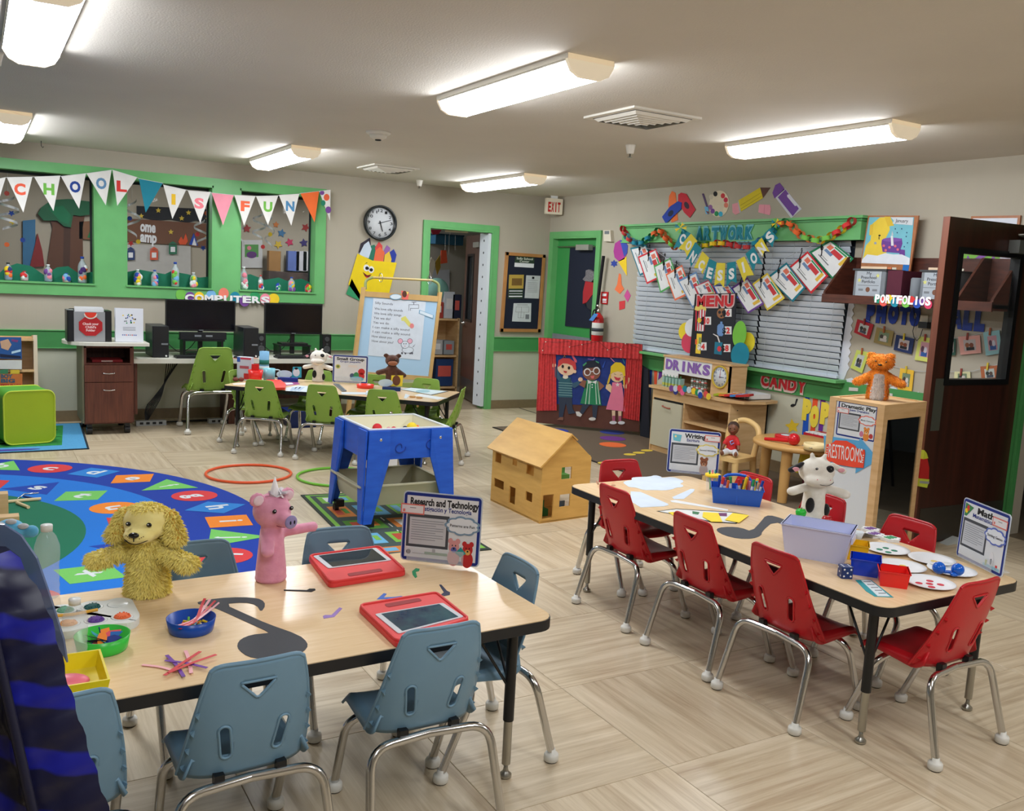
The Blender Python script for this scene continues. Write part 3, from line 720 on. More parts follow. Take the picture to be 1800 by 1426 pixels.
# ------------------------------------------------------------ wall clock
def clockface(t,pl,c,r,rimm,face,ink,h1,h2,w,numerals=True):
    T=Matrix((pl.u,pl.v,pl.n)).transposed().to_4x4();T.translation=pl.pt(*c)
    mb=MB();mb.lathe([(r*.99,0),(r,w*.4),(r,w),(r*.95,w*1.1),(r*.88,w),(r*.86,w*.45)],rimm,40,T);mb.build('rim',t)
    mb=MB();mb.lathe([(r*.9,w*.3),(r*.9,w*.5),(0,w*.5)],face,32,T);f=mb.build('face',t)
    if numerals:
        for k in range(1,13):
            a=radians(90-30*k);x,y=c[0]+r*.69*cos(a),c[1]+r*.69*sin(a);s=r*.15;n=.5 if k < 10 else .95
            mb=MB();textmb(mb,pl,str(k),(x-s*n,y-s*.5),(x+s*n,y-s*.5),s*1.1,ink,w*.5,.0008,.01);mb.build('numeral',f)
        mb=MB()
        for k in range(60):
            a=radians(6*k);L=.05 if k % 5 else .08
            p=[Vector(c)+Vector((cos(a),sin(a)))*r*q+Vector((-sin(a),cos(a)))*r*e for q,e in ((.85-L,-.006),(.85,-.006),(.85,.006),(.85-L,.006))]
            mb.plate(pl,[tuple(q) for q in p],w*.5,w*.5+.0006,ink)
        mb.build('minute_marks',f,kind='stuff')
    for nm,a,L,e,m in (('hour_hand',h1[0],.5,.03,h1[1]),('minute_hand',h2[0],.68,.02,h2[1])):
        a=radians(90-a);d=Vector((cos(a),sin(a)));n=Vector((-d.y,d.x));cc=Vector(c)
        mb=MB();mb.plate(pl,[tuple(cc-d*r*.12-n*r*e),tuple(cc+d*r*L-n*r*e*.6),tuple(cc+d*r*L+n*r*e*.6),tuple(cc-d*r*.12+n*r*e)],w*.6,w*.68,m);mb.build(nm,t)
pl=WA(0);t=thing('wall_clock','round black rimmed wall clock with white face above the crayon box','clock',(3.705,YA-.02,1.84))
clockface(t,pl,(3.705,2.015),.182,mat('clock_rim',(24,30,32),.3),C(222,226,230),BLACK,(162,BLACK),(73,BLACK),.045)
# smiling crayon box cut-out
t=thing('crayon_box_cutout','yellow smiling crayon box paper cutout under the wall clock','cutout',(3.6,YA-.01,1.4));pl=WA(.003)
cr=[([(630,444),(634,428),(650,418),(652,430),(640,448)],C(52,46,60),0),([(632,446),(640,430),(648,424),(653,438),(648,454),(634,450)],C(206,220,236),1),([(647,452),(652,432),(658,430),(664,440),(660,460),(648,458)],C(44,120,96),0),
      ([(659,436),(666,425),(672,432),(672,440),(660,440)],C(220,70,70),1),([(656,462),(660,440),(668,434),(676,444),(672,468)],C(236,110,70),2),([(673,444),(680,431),(686,436),(684,446),(678,450)],C(150,100,170),0),([(684,460),(684,444),(692,438),(697,448),(694,460),(686,468)],C(40,60,160),1),([(674,468),(676,448),(684,442),(688,456),(684,474)],C(232,196,60),3)]
for p,m,l in cr:cut('paper_crayon',pl,[(p,m,0)],t,.0012,w0=.0012*l)
cut('box_front',pl,[([(628,446),(654,458),(697,462),(682,522),(634,530),(612,500)],C(240,210,20),0),([(608,517),(618,490),(636,524),(634,530)],C(50,150,100),0)],t,.0012,w0=.006)
face=[(ell(643.5,471,5,6),WHITE),(ell(652,474,5,6),WHITE),(ell(644.5,471.5,3),BLACK,1),(ell(652,474.5,3),BLACK,1),([(637,478),(645,484),(653,482),(648,488),(641,486)],C(120,20,30)),([(641,486),(648,488),(645,490)],C(220,90,60),1),([(640,464),(645,461),(645,462.5)],BLACK)]
cut('smiling_face',pl,face,t,.0008,w0=.0074)
# bulletin board
t=thing('bulletin_board','navy bulletin board in an oak frame between the doorway and the corner','notice board',(5.5,YA-.02,.9));pl=WA(0)
q=[(888,443),(957,448),(948,584),(878,583)];g=qmap(q)
def band(g,a0,b0,a1,b1):return qrect(g,a0,b0,a1,b1)
oak=mat('oak_frame',(190,136,80),.4,c2=(168,116,66),nscale=6)
for a in ((0,0,1,.04),(0,.96,1,1),(0,0,.065,1),(.935,0,1,1)):cut('frame_rail',pl,[(band(g,*a),oak)],t,.028)
cut('felt_panel',pl,[(band(g,.05,.03,.95,.97),C(20,26,46))],t,.012)
def sheet(nm,q,m,extra=(),w0=.0125):
    g2=qmap(q);s=cut(nm,pl,[(qrect(g2,0,0,1,1),m)],t,.0008,w0=w0)
    if extra:cut('print',pl,[(qrect(g2,*e[0]),e[1],e[2] if len(e) > 2 else 0) for e in extra],s,.0004,w0=w0+.0008)
    return s,g2
s1,g2=sheet('header_notice',[(905,450),(939,452),(937,471),(903,469)],C(40,62,44),[((0,.62,1,1),WHITE)])
for txt,y in (('Sully School',.3),('Center',.55)):
    mb=MB();n=.42 if 'School' in txt else .25;a=pl.px(*g2(.5-n,y));b=pl.px(*g2(.5+n,y));textmb(mb,pl,txt,a,b,.026,C(210,214,200),.0136,.0004,.02);mb.build('lettering',s1)
sheet('gold_poster',[(894,483),(920,483),(918,525),(892,525)],C(190,160,70),[((0,.58,1,1),C(40,60,44)),((.05,.66,.95,.7),WHITE,1),((.05,.78,.95,.8),WHITE,1),((.05,.88,.95,.93),WHITE,1),((.2,.15,.9,.45),C(120,90,40))])
sheet('typed_notice',[(924,484),(949,485),(946,525),(921,524)],C(200,204,206),[((.15,y,.85,y+.015),C(140,142,146)) for y in (.2,.3,.36,.42,.48,.54,.6,.66,.72)]+[((.42,.05,.58,.15),BLACK)])
sheet('floor_plan',[(902,533),(933,533),(932,566),(899,565)],C(206,212,214),[((.2,.08,.8,.1),BLACK),((.15,.2,.88,.21),BLACK),((.15,.48,.88,.49),BLACK),((.15,.2,.16,.48),BLACK),((.87,.2,.88,.48),BLACK),((.45,.2,.46,.8),BLACK),((.3,.5,.31,.8),BLACK),((.3,.79,.62,.8),BLACK),((.61,.5,.62,.8),BLACK),((.7,.6,.9,.85),GREY)])
# exit sign
t=thing('exit_sign','EXIT sign with red letters hanging by the corner above the green door','sign',(5.66,8.93,2.26))
e=board((5.60,8.95),(5.805,8.90),2.255);mb=MB();mb.plate(e,rrect(0,0,.20,.175,.008),-.045,0,mat('exit_sign_body',(232,222,200),.4));mb.build('housing',t)
mb=MB();mb.plate(e,rect(.06,.175,.14,.206),-.03,-.01,whitep);mb.build('canopy',t)
word('letter',e,'EXIT',[(.025,.03),(.175,.03)],.105,[C(196,40,34)],t,.0005,.0015,.04)
# next room beyond the doorway
def wallbox(nm,a,b,m,lab,cat,**k):
    mb=MB();mb.box(a,b,m,**k);o=mb.build(nm);return tag(o,lab,cat)
t=thing('door_leaf','brown door with narrow window standing open into the next room','door',(5.1,9.38,0))
d=board((5.30,10.24),(5.1,9.38),0);L=math.hypot(.2,.86)
mb=MB();holes(mb,d,0,.01,L,2.0,[(.14,.98,.42,1.76)],-.022,.022,mat('brown_door',(92,66,54),.45,c2=(78,55,45),nscale=3,stretch=(6,6,.4)));mb.build('slab',t)
mb=MB();holes(mb,d,.12,.96,.44,1.78,[(.15,.99,.41,1.75)],-.028,.028,black_m);f=mb.build('vision_frame',t)
mb=MB();mb.plate(d,rect(.15,.99,.41,1.75),-.003,.003,mat('door_glass',(70,74,76),.05,alpha=.45));mb.build('pane',f)
mb=MB();mb.plate(d,rect(.02,.02,L-.02,.27),.0225,.025,mat('kick_plate',(128,122,112),.35,.8));mb.build('kick_plate',t)
mb=MB();T=Matrix((d.u,d.v,d.n)).transposed().to_4x4();T.translation=d.pt(.07,.93)
mb.lathe([(.03,.022),(.03,.03),(.012,.034),(.011,.06)],chrome_d,16,T);mb.tube([d.pt(.07,.93,.06),d.pt(.17,.93,.065)],.009,chrome_d);mb.build('lever_handle',t)
mb=MB();mb.plate(d,rect(.52,1.85,.78,1.91),.023,.07,mat('closer_grey',(160,160,152),.4,.3));mb.build('door_closer',t)
o=MB();o.box((5.02,YA+.0,.03),(5.056,YA+.2,2.0),mat('white_foam_guard',(206,212,218),.6));o=o.build('hinge_guard');tag(o,'white foam finger guard strip with dark studs along the doorway hinge side','guard')
for k in range(14):
    mb=MB();mb.ball((5.019,YA+.10,.15+k*.136),(.004,.010,.014),BLACK,seg=8,rings=5);mb.build('stud',o)
R=Plane((0,10.6,0),(1,0,0),(0,0,1))
def npx(x,y,Y):d_=ray(x,y);return CP+d_*(Y/d_.y)
a=npx(750,712,10.6);b=npx(806,712,10.6)
t=thing('open_shelf_unit','low wooden shelf unit with books seen through the doorway','shelf unit',(5.2,10.8,0))
X0_,X1_=4.7,5.28
pts=dict(top=.98,mid=.62,low=.1)
for z in (.10,.50,.96):
    mb=MB();mb.box((X0_,10.35,z-.012),(X1_,10.7,z+.012),birch);mb.build('shelf',t)
for x in (X0_,X1_):
    mb=MB();mb.box((x-.012,10.35,0),(x+.012,10.7,.98),birch);mb.build('side_panel',t)
mb=MB();mb.box((X0_,10.69,0),(X1_,10.7,.98),birch);mb.build('back_panel',t)
for k,(x0,x1,z,h,m,l) in enumerate(((5.0,5.24,.12,.34,C(28,60,110),'navy picture book facing out on the lower shelf'),(4.95,5.08,.52,.18,C(180,180,180),'clear tub of supplies on the middle shelf, left'),(5.10,5.24,.52,.17,C(150,158,164),'clear tub of supplies on the middle shelf, right'),(5.08,5.22,.975,.33,C(200,206,214),'white book with photo standing on the shelf top'),(5.2,5.32,.975,.30,C(30,36,60),'dark book standing on the shelf top'),(4.98,5.07,.975,.2,C(170,60,50),'red box on the shelf top in the next room'))):
    mb=MB();mb.box((x0,10.38,z),(x1,10.46 if h > .2 else 10.6,z+h),m);mb2=mb.build('display_book' if h > .2 else 'supply_tub');tag(mb2,l,'book' if h > .2 else 'tub')
    q=MB();q.box((x0+.03,10.377,z+h*.35),(x1-.03,10.38,z+h*.75),[C(210,90,80),C(230,230,230)][k % 2]);q.build('cover_picture',mb2)
o=MB();o.ball((5.05,10.55,1.32),.15,C(120,170,160),seg=24,rings=14);o.lathe([(.09,0),(.08,.02),(.015,.03),(.015,.2)],C(150,60,70),16,Matrix.Translation((5.05,10.55,.975)));o=o.build('globe');tag(o,'teal and pink globe on top of the next room shelf unit','globe')
# blue wall bin with hanging cut-outs
wl=Plane((0,11.2,0),(1,0,0),(0,0,1))
mb=MB();mb.box((4.9,11.2,0),(6.2,11.28,CEIL),mat('grey_partition',(178,176,166),.7));o=mb.build('wall_partition',kind='structure')
a=wl.px(752,412);b=wl.px(799,432)
mb=MB();mb.box((a[0],10.95,b[1]),(b[0],11.2,a[1]),C(40,92,124));o=mb.build('wall_bin');tag(o,'blue wall mounted bin seen at the top of the doorway','bin')
mb=MB();mb.box((a[0],10.94,a[1]-.01),(b[0]+.01,11.2,a[1]+.01),C(30,72,100));mb.build('rim',o)
for k,(p,m,l) in enumerate((([(758,452),(766,462),(758,488),(752,470)],C(214,206,190),'cream paper lantern with red heart'),([(764,462),(773,448),(774,470),(768,484)],C(160,130,40),'olive paper lantern'),([(775,440),(784,440),(786,462),(774,464)],C(232,96,60),'orange paper lantern with white face'),([(757,404),(776,404),(770,412),(760,412)],C(160,40,60),'crimson and white folded paper fan'))):
    q=cut('paper_lantern',Plane((0,10.93,0),(1,0,0),(0,0,1)),[(p,m)],t=.01);c_=wl.px(*p[1]);mb=MB();mb.tube([(c_[0],10.93,c_[1]),(c_[0],10.94,a[1])],.002,WHITE,4);mb.build('string',q);tag(q,l+' hanging in the next room beyond the doorway','decoration','paper lanterns beyond the doorway')
cut_o=cut('name_strip',Plane((0,9.34,0),(1,0,0),(0,0,1)),[([(783,398),(824,400),(822,410),(782,408)],C(214,190,170))],t=.004);tag(cut_o,'narrow pink paper name strip at the top of the doorway','strip')
cut_o=cut('wall_chart',Plane((0,11.19,0),(1,0,0),(0,0,1)),[([(752,476),(790,474),(790,560),(752,560)],C(190,196,204))],t=.004);tag(cut_o,'white paper chart on the partition behind the hanging lanterns','chart')
# ------------------------------------------------------------ drawer unit, computer desk and what stands on them
def boxo(name,a,b,m,parent=None,r=0,lab=None,cat=None,group=None):
    mb=MB();mb.box(a,b,m,r=r);o=mb.build(name,parent)
    if lab:tag(o,lab,cat,group)
    return o
t=thing('drawer_unit','rolling dark wood drawer unit with a rounded white top','cabinet',(.98,8.7,0))
x0,x1,y0,y1=.79,1.17,8.44,8.93
side=mat('khaki_side_panel',(128,120,96),.5)
boxo('side_panel',(x0-.014,y0+.005,.10),(x0,y1,.765),side,t);boxo('side_panel',(x1,y0+.005,.10),(x1+.012,y1,.765),mahog,t)
boxo('back_panel',(x0,y1-.01,.10),(x1,y1,.765),mahog,t);boxo('floor_panel',(x0,y0+.01,.09),(x1,y1,.11),mahog,t)
boxo('shelf',(x0,y0+.01,.60),(x1,y1,.615),mahog,t);boxo('top_rail',(x0,y0+.003,.745),(x1,y0+.02,.765),mahog,t)
boxo('side_stile',(x0,y0+.003,.60),(x0+.018,y0+.02,.765),mahog,t);boxo('side_stile',(x1-.018,y0+.003,.60),(x1,y0+.02,.765),mahog,t)
for z0_,z1_ in ((.455,.598),(.105,.450)):
    d=boxo('drawer',(x0+.002,y0-.016,z0_),(x1-.002,y0+.004,z1_),mahog,t);zc=z1_-.065 if z0_ > .3 else z1_-.06
    mb=MB();mb.tube(arc_path([(.93,y0-.016,zc),(.935,y0-.036,zc-.002),(.98,y0-.04,zc-.006),(1.025,y0-.036,zc-.002),(1.03,y0-.016,zc)],.01),.005,chrome,8);mb.build('handle',d)
for x in (.83,1.13):
    for y in (8.48,8.88):
        mb=MB();mb.tube([(x-.022,y,.034),(x+.022,y,.034)],.034,blackp,16);mb.box((x-.02,y-.02,.04),(x+.02,y+.02,.09),blackp);mb.build('caster',t)
pts=[(1.30,8.38),(1.30,8.98),(.86,8.98)]+[(.86-.22*sin(pi*k/12)*1.0,8.68+.30*cos(pi*k/12)) for k in range(1,12)]+[(.86,8.38)]
mb=MB();mb.prism(pts,.765,.792,mat('white_counter_top',(226,224,212),.35));mb.build('top',t)
o=boxo('red_notebook',(.86,8.50,.617),(1.10,8.72,.637),C(150,30,36),lab='dark red binder lying in the open shelf of the drawer unit',cat='binder')
boxo('spine_label',(.93,8.498,.621),(1.02,8.50,.632),C(220,200,190),o)
# folder box with stop sign
pl=Plane((0,8.48,0),(1,0,0),(0,0,1))
t=thing('folder_box','black and grey folder box with a red stop sign label on the drawer unit','file box',(.845,8.55,.793))
boxo('front_panel',(.72,8.482,.796),(.965,8.49,1.045),mat('smoky_plastic',(150,152,156),.3),t)
for a in (.668,.955):boxo('side_wall',(a,8.48,.793),(a+.058,8.70,1.055),blackp,t,r=.012)
boxo('back_panel',(.70,8.69,.793),(.98,8.70,1.06),blackp,t);boxo('base',(.70,8.485,.793),(.98,8.70,.80),blackp,t)
for k in range(4):boxo('paper_sheet',(.735,8.51+k*.035,.80),(.955,8.513+k*.035,1.07+.004*k),WHITE,t)
c=(.848,.925);s=cut('stop_sign',pl,[([(c[0]+.098*cos(radians(22.5+45*k)),c[1]+.088*sin(radians(22.5+45*k))) for k in range(8)],C(180,30,36))],t,.002,px=False,w0=.001)
cut('notch',pl,[(ell(c[0],1.03,.052,.045,n=16,a0=180,a1=360),C(232,222,210),0),(ell(c[0],1.04,.045,.045,n=16,a0=180,a1=360),C(226,60,40),1)],t,.001,px=False,w0=.004)
for k,(tx,hw) in enumerate((('Check your',.062),("Child's",.042),('Folder',.036))):
    mb=MB();textmb(mb,pl,tx,(c[0]-hw,.935-k*.027),(c[0]+hw,.935-k*.027),.019,C(240,200,200),.003,.0006,.05);mb.build('lettering',s)
# white binder
t=thing('white_binder','white ring binder with small coloured prints standing on the drawer unit','binder',(1.17,8.5,.793))
bp_=board((1.04,8.47),(1.262,8.455),.795,.06)
mb=MB();mb.plate(bp_,rect(0,0,.222,.29),-.004,0,mat('binder_white',(222,226,236),.3));f=mb.build('front_cover',t)
mb=MB();mb.plate(bp_,rect(.0,.004,.216,.286),-.04,-.006,mat('page_block',(226,226,224),.8));mb.build('page_block',t)
mb=MB();mb.plate(bp_,rect(.216,.02,.22,.27),-.03,-.01,blackp);mb.build('index_tabs',t)
mb=MB();mb.plate(bp_,rect(-.004,0,0.226,.29),-.05,-.042,mat('binder_white',(222,226,236),.3));mb.build('back_cover',t)
sh=[];rn=random.Random(3)
for k in range(22):sh.append((ell(.06+rn.random()*.10,.16+rn.random()*.08,.006,.006,n=6),[BLACK,BLU,GRN,YEL,GREY][k % 5]))
sh += [(ell(.058+k*.015,.06,.005,.005,n=8),[BLU,BLU,RED,BLU,GREY,RED,BLU,BLU][k]) for k in range(8)]
sh += [(rect(.06,.125-k*.012,.16,.128-k*.012),GREY) for k in range(3)]
cut('cover_print',bp_,sh,f,.0005,px=False,w0=.0002)
# desk
t=thing('computer_desk','white topped computer desk along the window wall','desk',(2.15,8.8,0))
boxo('desktop',(1.19,8.5,.605),(3.12,9.17,.645),mat('desk_white',(214,212,200),.4),t)
boxo('end_panel',(1.21,8.62,.14),(1.235,9.1,.605),mahog,t);boxo('centre_panel',(2.06,8.75,.0),(2.12,9.1,.605),darkwood,t)
boxo('end_panel',(3.06,8.55,.0),(3.1,9.1,.605),darkwood,t);boxo('modesty_panel',(2.12,9.0,.2),(3.06,9.03,.605),darkwood,t)
def tower(x,lab):
    t=thing('computer_tower',lab,'computer',(x,8.75,.645),'desktop computer towers')
    boxo('case',(x-.07,8.62,.647),(x+.07,9.0,.925),mat('tower_black',(34,38,46),.35),t)
    boxo('front_bezel',(x-.062,8.612,.652),(x+.064,8.622,.92),blackp,t);boxo('drive_slot',(x+.005,8.608,.76),(x+.06,8.613,.775),GREY,t)
    mb=MB();mb.tube([(x+.045,8.612,.662),(x+.045,8.602,.662)],.008,whitep,12);mb.build('power_button',t)
tower(1.43,'black computer tower beside the white binder');tower(2.23,'black computer tower between the two monitors')
def monitor(xc,zc,w_,h_,lab):
    t=thing('monitor',lab,'monitor',(xc,8.9,.645),'desktop monitors')
    boxo('bezel',(xc-w_/2,8.87,zc-h_/2),(xc+w_/2,8.9,zc+h_/2),blackp,t);boxo('screen',(xc-w_/2+.012,8.866,zc-h_/2+.02),(xc+w_/2-.012,8.871,zc+h_/2-.012),mat('screen_off',(8,10,16),.12),t)
    boxo('maker_plate',(xc-.02,8.865,zc-h_/2+.005),(xc+.02,8.87,zc-h_/2+.012),GREY,t)
    boxo('neck',(xc-.02,8.9,.66),(xc+.02,8.93,zc-.1),blackp,t)
    return t
m1=monitor(1.83,1.015,.63,.29,'wide black monitor behind the large green chair');boxo('stand_foot',(1.7,8.84,.655),(1.96,9.0,.668),blackp,m1)
m2=monitor(2.71,1.005,.575,.30,'wide black monitor at the right end of the desk');boxo('stand_foot',(2.58,8.82,.755),(2.84,8.98,.77),blackp,m2)
t=thing('printer_stand','small black riser holding the right monitor','stand',(2.71,8.88,.645))
boxo('riser_top',(2.54,8.78,.742),(2.86,9.0,.754),black_m,t)
for x in (2.55,2.84):boxo('riser_leg',(x,8.78,.646),(x+.012,9.0,.742),black_m,t)
t=thing('sound_bar','black sound bar on a low riser below the left monitor','speaker',(1.83,8.78,.645))
boxo('bar_body',(1.62,8.76,.80),(2.04,8.82,.865),mat('bar_black',(28,30,34),.3),t,r=.01);
for a in (1.75,1.85):boxo('display_window',(a,8.757,.825),(a+.06,8.76,.842),GREY,t)
boxo('riser_top',(1.64,8.74,.785),(2.02,8.95,.798),black_m,t)
for x in (1.65,1.99):boxo('riser_leg',(x,8.76,.646),(x+.02,8.93,.785),black_m,t)
def speaker(x,y,lab):
    t=thing('desk_speaker',lab,'speaker',(x,y,.645),'black desk speakers')
    boxo('cabinet',(x-.045,y,.647),(x+.045,y+.11,.86),blackp,t,r=.01)
    for z,r_ in ((.815,.024),(.765,.01),(.715,.034)):
        T=Matrix(((1,0,0,x),(0,0,-1,y),(0,1,0,z),(0,0,0,1)))
        mb=MB();mb.lathe([(r_,-.002),(r_*.95,.004),(r_*.8,.004),(r_*.3,0),(0,.003)],mat('speaker_cone',(70,72,74),.4),18,T);mb.build('driver',t)
speaker(3.03,8.80,'black two driver speaker at the right end of the desk');speaker(2.37,8.78,'black two driver speaker partly behind the middle tower')
for (xa,xb_,lab) in ((1.55,1.97,'black keyboard behind the large green chair'),(2.46,2.92,'black keyboard in front of the right monitor')):
    t=thing('keyboard',lab,'keyboard',((xa+xb_)/2,8.6,.645),'black keyboards');boxo('body',(xa,8.53,.646),(xb_,8.68,.662),blackp,t)
    mb=MB()
    for r_ in range(5):
        for c_ in range(15):w_=(xb_-xa-.02)/15;mb.box((xa+.01+c_*w_,8.537+r_*.028,.662),(xa+.008+(c_+1)*w_,8.56+r_*.028,.667),mat('key_black',(34,35,38),.5))
    mb.build('keys',t,kind='stuff')
boxo('mouse_pad',(2.02,8.51,.646),(2.27,8.61,.649),C(206,150,130),lab='pinkish mouse pad between the keyboards',cat='mouse pad')
mb=MB();mb.ball((2.10,8.56,.655),(.045,.03,.018),blackp);tag(mb.build('mouse'),'black computer mouse on the pinkish pad','mouse')
cb=thing('cable_bundle','tangle of black cables hanging from the desk to the floor','cables',(1.6,8.95,0));rn=random.Random(5)
for k in range(7):
    a=1.55+.02*k;p=[(a,9.0,.6),(a-.01,9.02,.45+.02*k),(a-.04-.03*k,9.0,.25),(a-.15-.03*k,8.95,.08+.01*k),(a-.2-.02*k,8.9,.012)]
    mb=MB();mb.tube(arc_path(p,.12,5),.0045,blackp,6);mb.build('cable',cb)
for k in range(4):
    p=[(1.42,8.9-.02*k,.012+.004*k),(1.8,8.98-.02*k,.012),(2.3,8.92+.01*k,.014),(2.7,8.98,.012)];mb=MB();mb.tube(arc_path(p,.2,5),.006,blackp,6);mb.build('cable',cb)
for (x,l) in ((1.38,'white power strip on the floor under the desk, left'),(2.02,'grey power strip on the floor behind the large green chair')):
    t=thing('power_strip',l,'power strip',(x,8.85,0),'power strips under the desk');boxo('strip_body',(x-.13,8.80,.001),(x+.13,8.86,.045),mat('strip_grey',(170,172,172),.5),t)
    for k in range(4):boxo('outlet',(x-.1+k*.055,8.795,.015),(x-.07+k*.055,8.80,.035),blackp,t)
# loose cables from towers
for x in (1.52,2.40):
    mb=MB();mb.tube(arc_path([(x,8.95,.84),(x+.03,8.96,.74),(x+.12,8.9,.66),(x+.22,8.93,.70),(x+.3,8.97,.8)],.06),.004,blackp,6);tag(mb.build('cable'),'thin black cable looping behind the '+('left' if x < 2 else 'right')+' monitor','cable')
# dark blue bin under the green table seen below
t=thing('blue_tub','dark blue tub on the floor behind the small group table','tub',(2.86,8.75,0))
mb=MB();mb.lathe([(.17,.0),(.21,.16),(.215,.16),(.2,.165),(.165,.01),(0,.01)],P(24,50,120),4,Matrix.Translation((2.68,8.52,0))@Matrix.Rotation(pi/4,4,'Z'));mb.build('tub_body',t)
# lime cube seat
t=thing('cube_seat','lime green cube floor seat with darker green side at the left edge','seat',(.35,8.2,0))
lim=mat('lime_vinyl',(172,196,30),.55,noise=.03,nscale=4,bump=.05,bscale=40);lgs=mat('green_vinyl',(84,164,50),.5,noise=.04)
cu=board((.18,8.02),(.54,8.10),.016);T=Matrix((cu.u,cu.v,cu.n)).transposed().to_4x4();T.translation=cu.o
L=.37;rp=rrect(0,0,L,.42,.06,6)
mb=MB();mb.prism(rp,-.33,0,lim,T,m2=lgs,smooth=True);mb.build('cushion',t)
for w_ in (0,-.33):
    mb=MB();mb.tube([cu.pt(a,b,w_) for a,b in rp],.006,mat('lime_piping',(196,214,60),.5),6,closed=True);mb.build('piping',t)
# book rack
t=thing('book_rack','wooden display rack with picture books at the left edge','rack',(.2,8.7,0))
rk=board((-.35,8.62),(.455,8.62),.0,.08)
for a in (-.01,.775):
    mb=MB();mb.plate(rk,rect(a,0,a+.03,.83),-.26,.012,mat('pale_rack_wood',(232,214,190),.5));mb.build('side_panel',t)
for z in (.06,.30,.54,.8):
    mb=MB();mb.plate(rk,rect(.02,z-.02,.775,z),-.2,.03,birch);mb.build('ledge',t)
mb=MB();mb.plate(rk,rect(.02,0,.775,.82),-.22,-.2,birch);mb.build('back_panel',t)
def bookq(q,m,lab,extra=()):
    o=cut('picture_book',rk,[(q,m)],t=.012,w0=.032);tag(o,lab,'book')
    if extra:cut('cover_art',rk,extra,o,.0006,w0=.0442)
    return o
bookq([(-40,592),(37,593),(38,631),(-40,629)],C(34,84,150),'blue picture book at the top of the rack',[([(0,600),(14,596),(20,606),(14,616),(2,612)],C(200,160,130)),([(20,618),(36,614),(36,618),(20,622)],C(190,220,240)),([(0,622),(36,626),(36,630),(0,628)],C(20,30,60)),([(20,596),(32,598),(30,602),(20,600)],C(120,60,120))])
bookq([(-40,633),(38,633),(38,649),(-40,648)],C(216,216,214),'plain white booklet in the middle of the rack')
o=bookq([(-40,655),(39,657),(39,684),(-40,684)],C(206,120,60),'orange feelings picture book low in the rack',[([(0,650),(14,649),(14,657),(0,657)],C(60,130,90)),([(18,650),(34,650),(34,657),(18,657)],C(220,190,60))])
for tx,y,x1_ in (('BOY',664,22),('BIG',672,26),('FEELINGS',681,37)):
    mb=MB();textmb(mb,rk,tx,rk.px(1,y),rk.px(x1_,y),.03,C(60,96,120) if tx != 'FEELINGS' else C(190,60,40),.0446,.001,.05);mb.build('title',o)
# rugs
def rug(name,lab,polys,z=.006):
    pl=TOP(0);o=None
    return o
t=thing('green_play_rug','green play rug with light blue border under the lime cube seat','rug',(.0,8.4,0));pl=TOP(.0004)
q=[(-.9,7.75),(.76,7.79),(.82,9.05),(-.9,9.05)]
cut('rug_base',pl,[(q,mat('rug_dark_edge',(22,40,52),.9))],t,.006,px=False)
cut('blue_border',pl,[([(-.9,7.77),(.745,7.81),(.80,9.03),(-.9,9.03)],mat('rug_sky',(86,166,218),.9,noise=.12,nscale=200))],t,.0012,px=False,w0=.006)
cut('green_field',pl,[([(-.9,7.94),(.58,7.98),(.66,8.92),(-.9,8.92)],mat('rug_green',(44,150,66),.9,noise=.2,nscale=30)),(rect(-.2,8.1,.5,8.16),C(240,190,40)),(rect(.3,8.35,.6,8.37),BLACK),(ell(.2,7.86,.22,.035),C(70,60,160)),(ell(.5,8.7,.1,.05),C(200,190,70))],t,.0012,px=False,w0=.0072)
t=thing('alphabet_rug','round blue and green alphabet rug with letters in coloured shapes','rug',(-.68,5.5,0));C0=Vector((-.68,5.5))
def rugm(n,c):return mat(n,c,.92,noise=.10,nscale=420,bump=.25,bscale=500)
rb=rugm('rug_royal_blue',(12,58,168));rc=rugm('rug_bright_blue',(22,122,222));rg=rugm('rug_forest_green',(16,116,84))
cut('outer_ring',pl,[(ell(C0.x,C0.y,2.18,n=120),rb)],t,.007,px=False)
cut('middle_ring',pl,[(ell(C0.x,C0.y,1.69,n=100),rc)],t,.0006,px=False,w0=.007)
cut('centre_disc',pl,[(ell(C0.x,C0.y,1.19,n=90),rg)],t,.0006,px=False,w0=.0076)
lc=dict(R=rugm('rug_red',(222,62,66)),G=rugm('rug_lime',(122,206,100)),B=rugm('rug_mid_blue',(40,132,216)),O=rugm('rug_orange',(250,142,44)),N=rugm('rug_navy',(16,66,176)))
rw=rugm('rug_white',(226,232,236))
def rugletter(ch,ang,r,shape,m,s=.15,w0=.0078):
    a=radians(ang);c=C0+Vector((cos(a),sin(a)))*r;up=Vector((cos(a),sin(a)));rt=Vector((up.y,-up.x))
    def tr(pts):return [tuple(c+rt*x+up*y) for x,y in pts]
    k=s
    sh=dict(circle=ell(0,0,k*.95,k*.95),square=rect(-k*.8,-k*.8,k*.8,k*.8),diamond=[(0,k*1.25),(k*1.05,0),(0,-k*1.25),(-k*1.05,0)],triangle=[(-k*1.15,-k*.8),(k*1.15,-k*.8),(0,k*1.25)],triangle2=[(-k*1.15,k*.8),(0,-k*1.25),(k*1.15,k*.8)],trap=[(-k*.7,k*.7),(k*.7,k*.7),(k*1.05,-k*.7),(-k*1.05,-k*.7)])[shape]
    f=cut('letter_tile',pl,[(tr(sh),lc[m])],t,.0006,px=False,w0=w0)
    h=.11;hw=.045 if ch not in 'ijlf' else .016
    a_=c-rt*hw-up*(h*.42);b_=c+rt*hw-up*(h*.42);mb=MB();textmb(mb,pl,ch,tuple(a_),tuple(b_),h*1.25,rw,w0+.0006,.0005,.03);mb.build('letter',f)
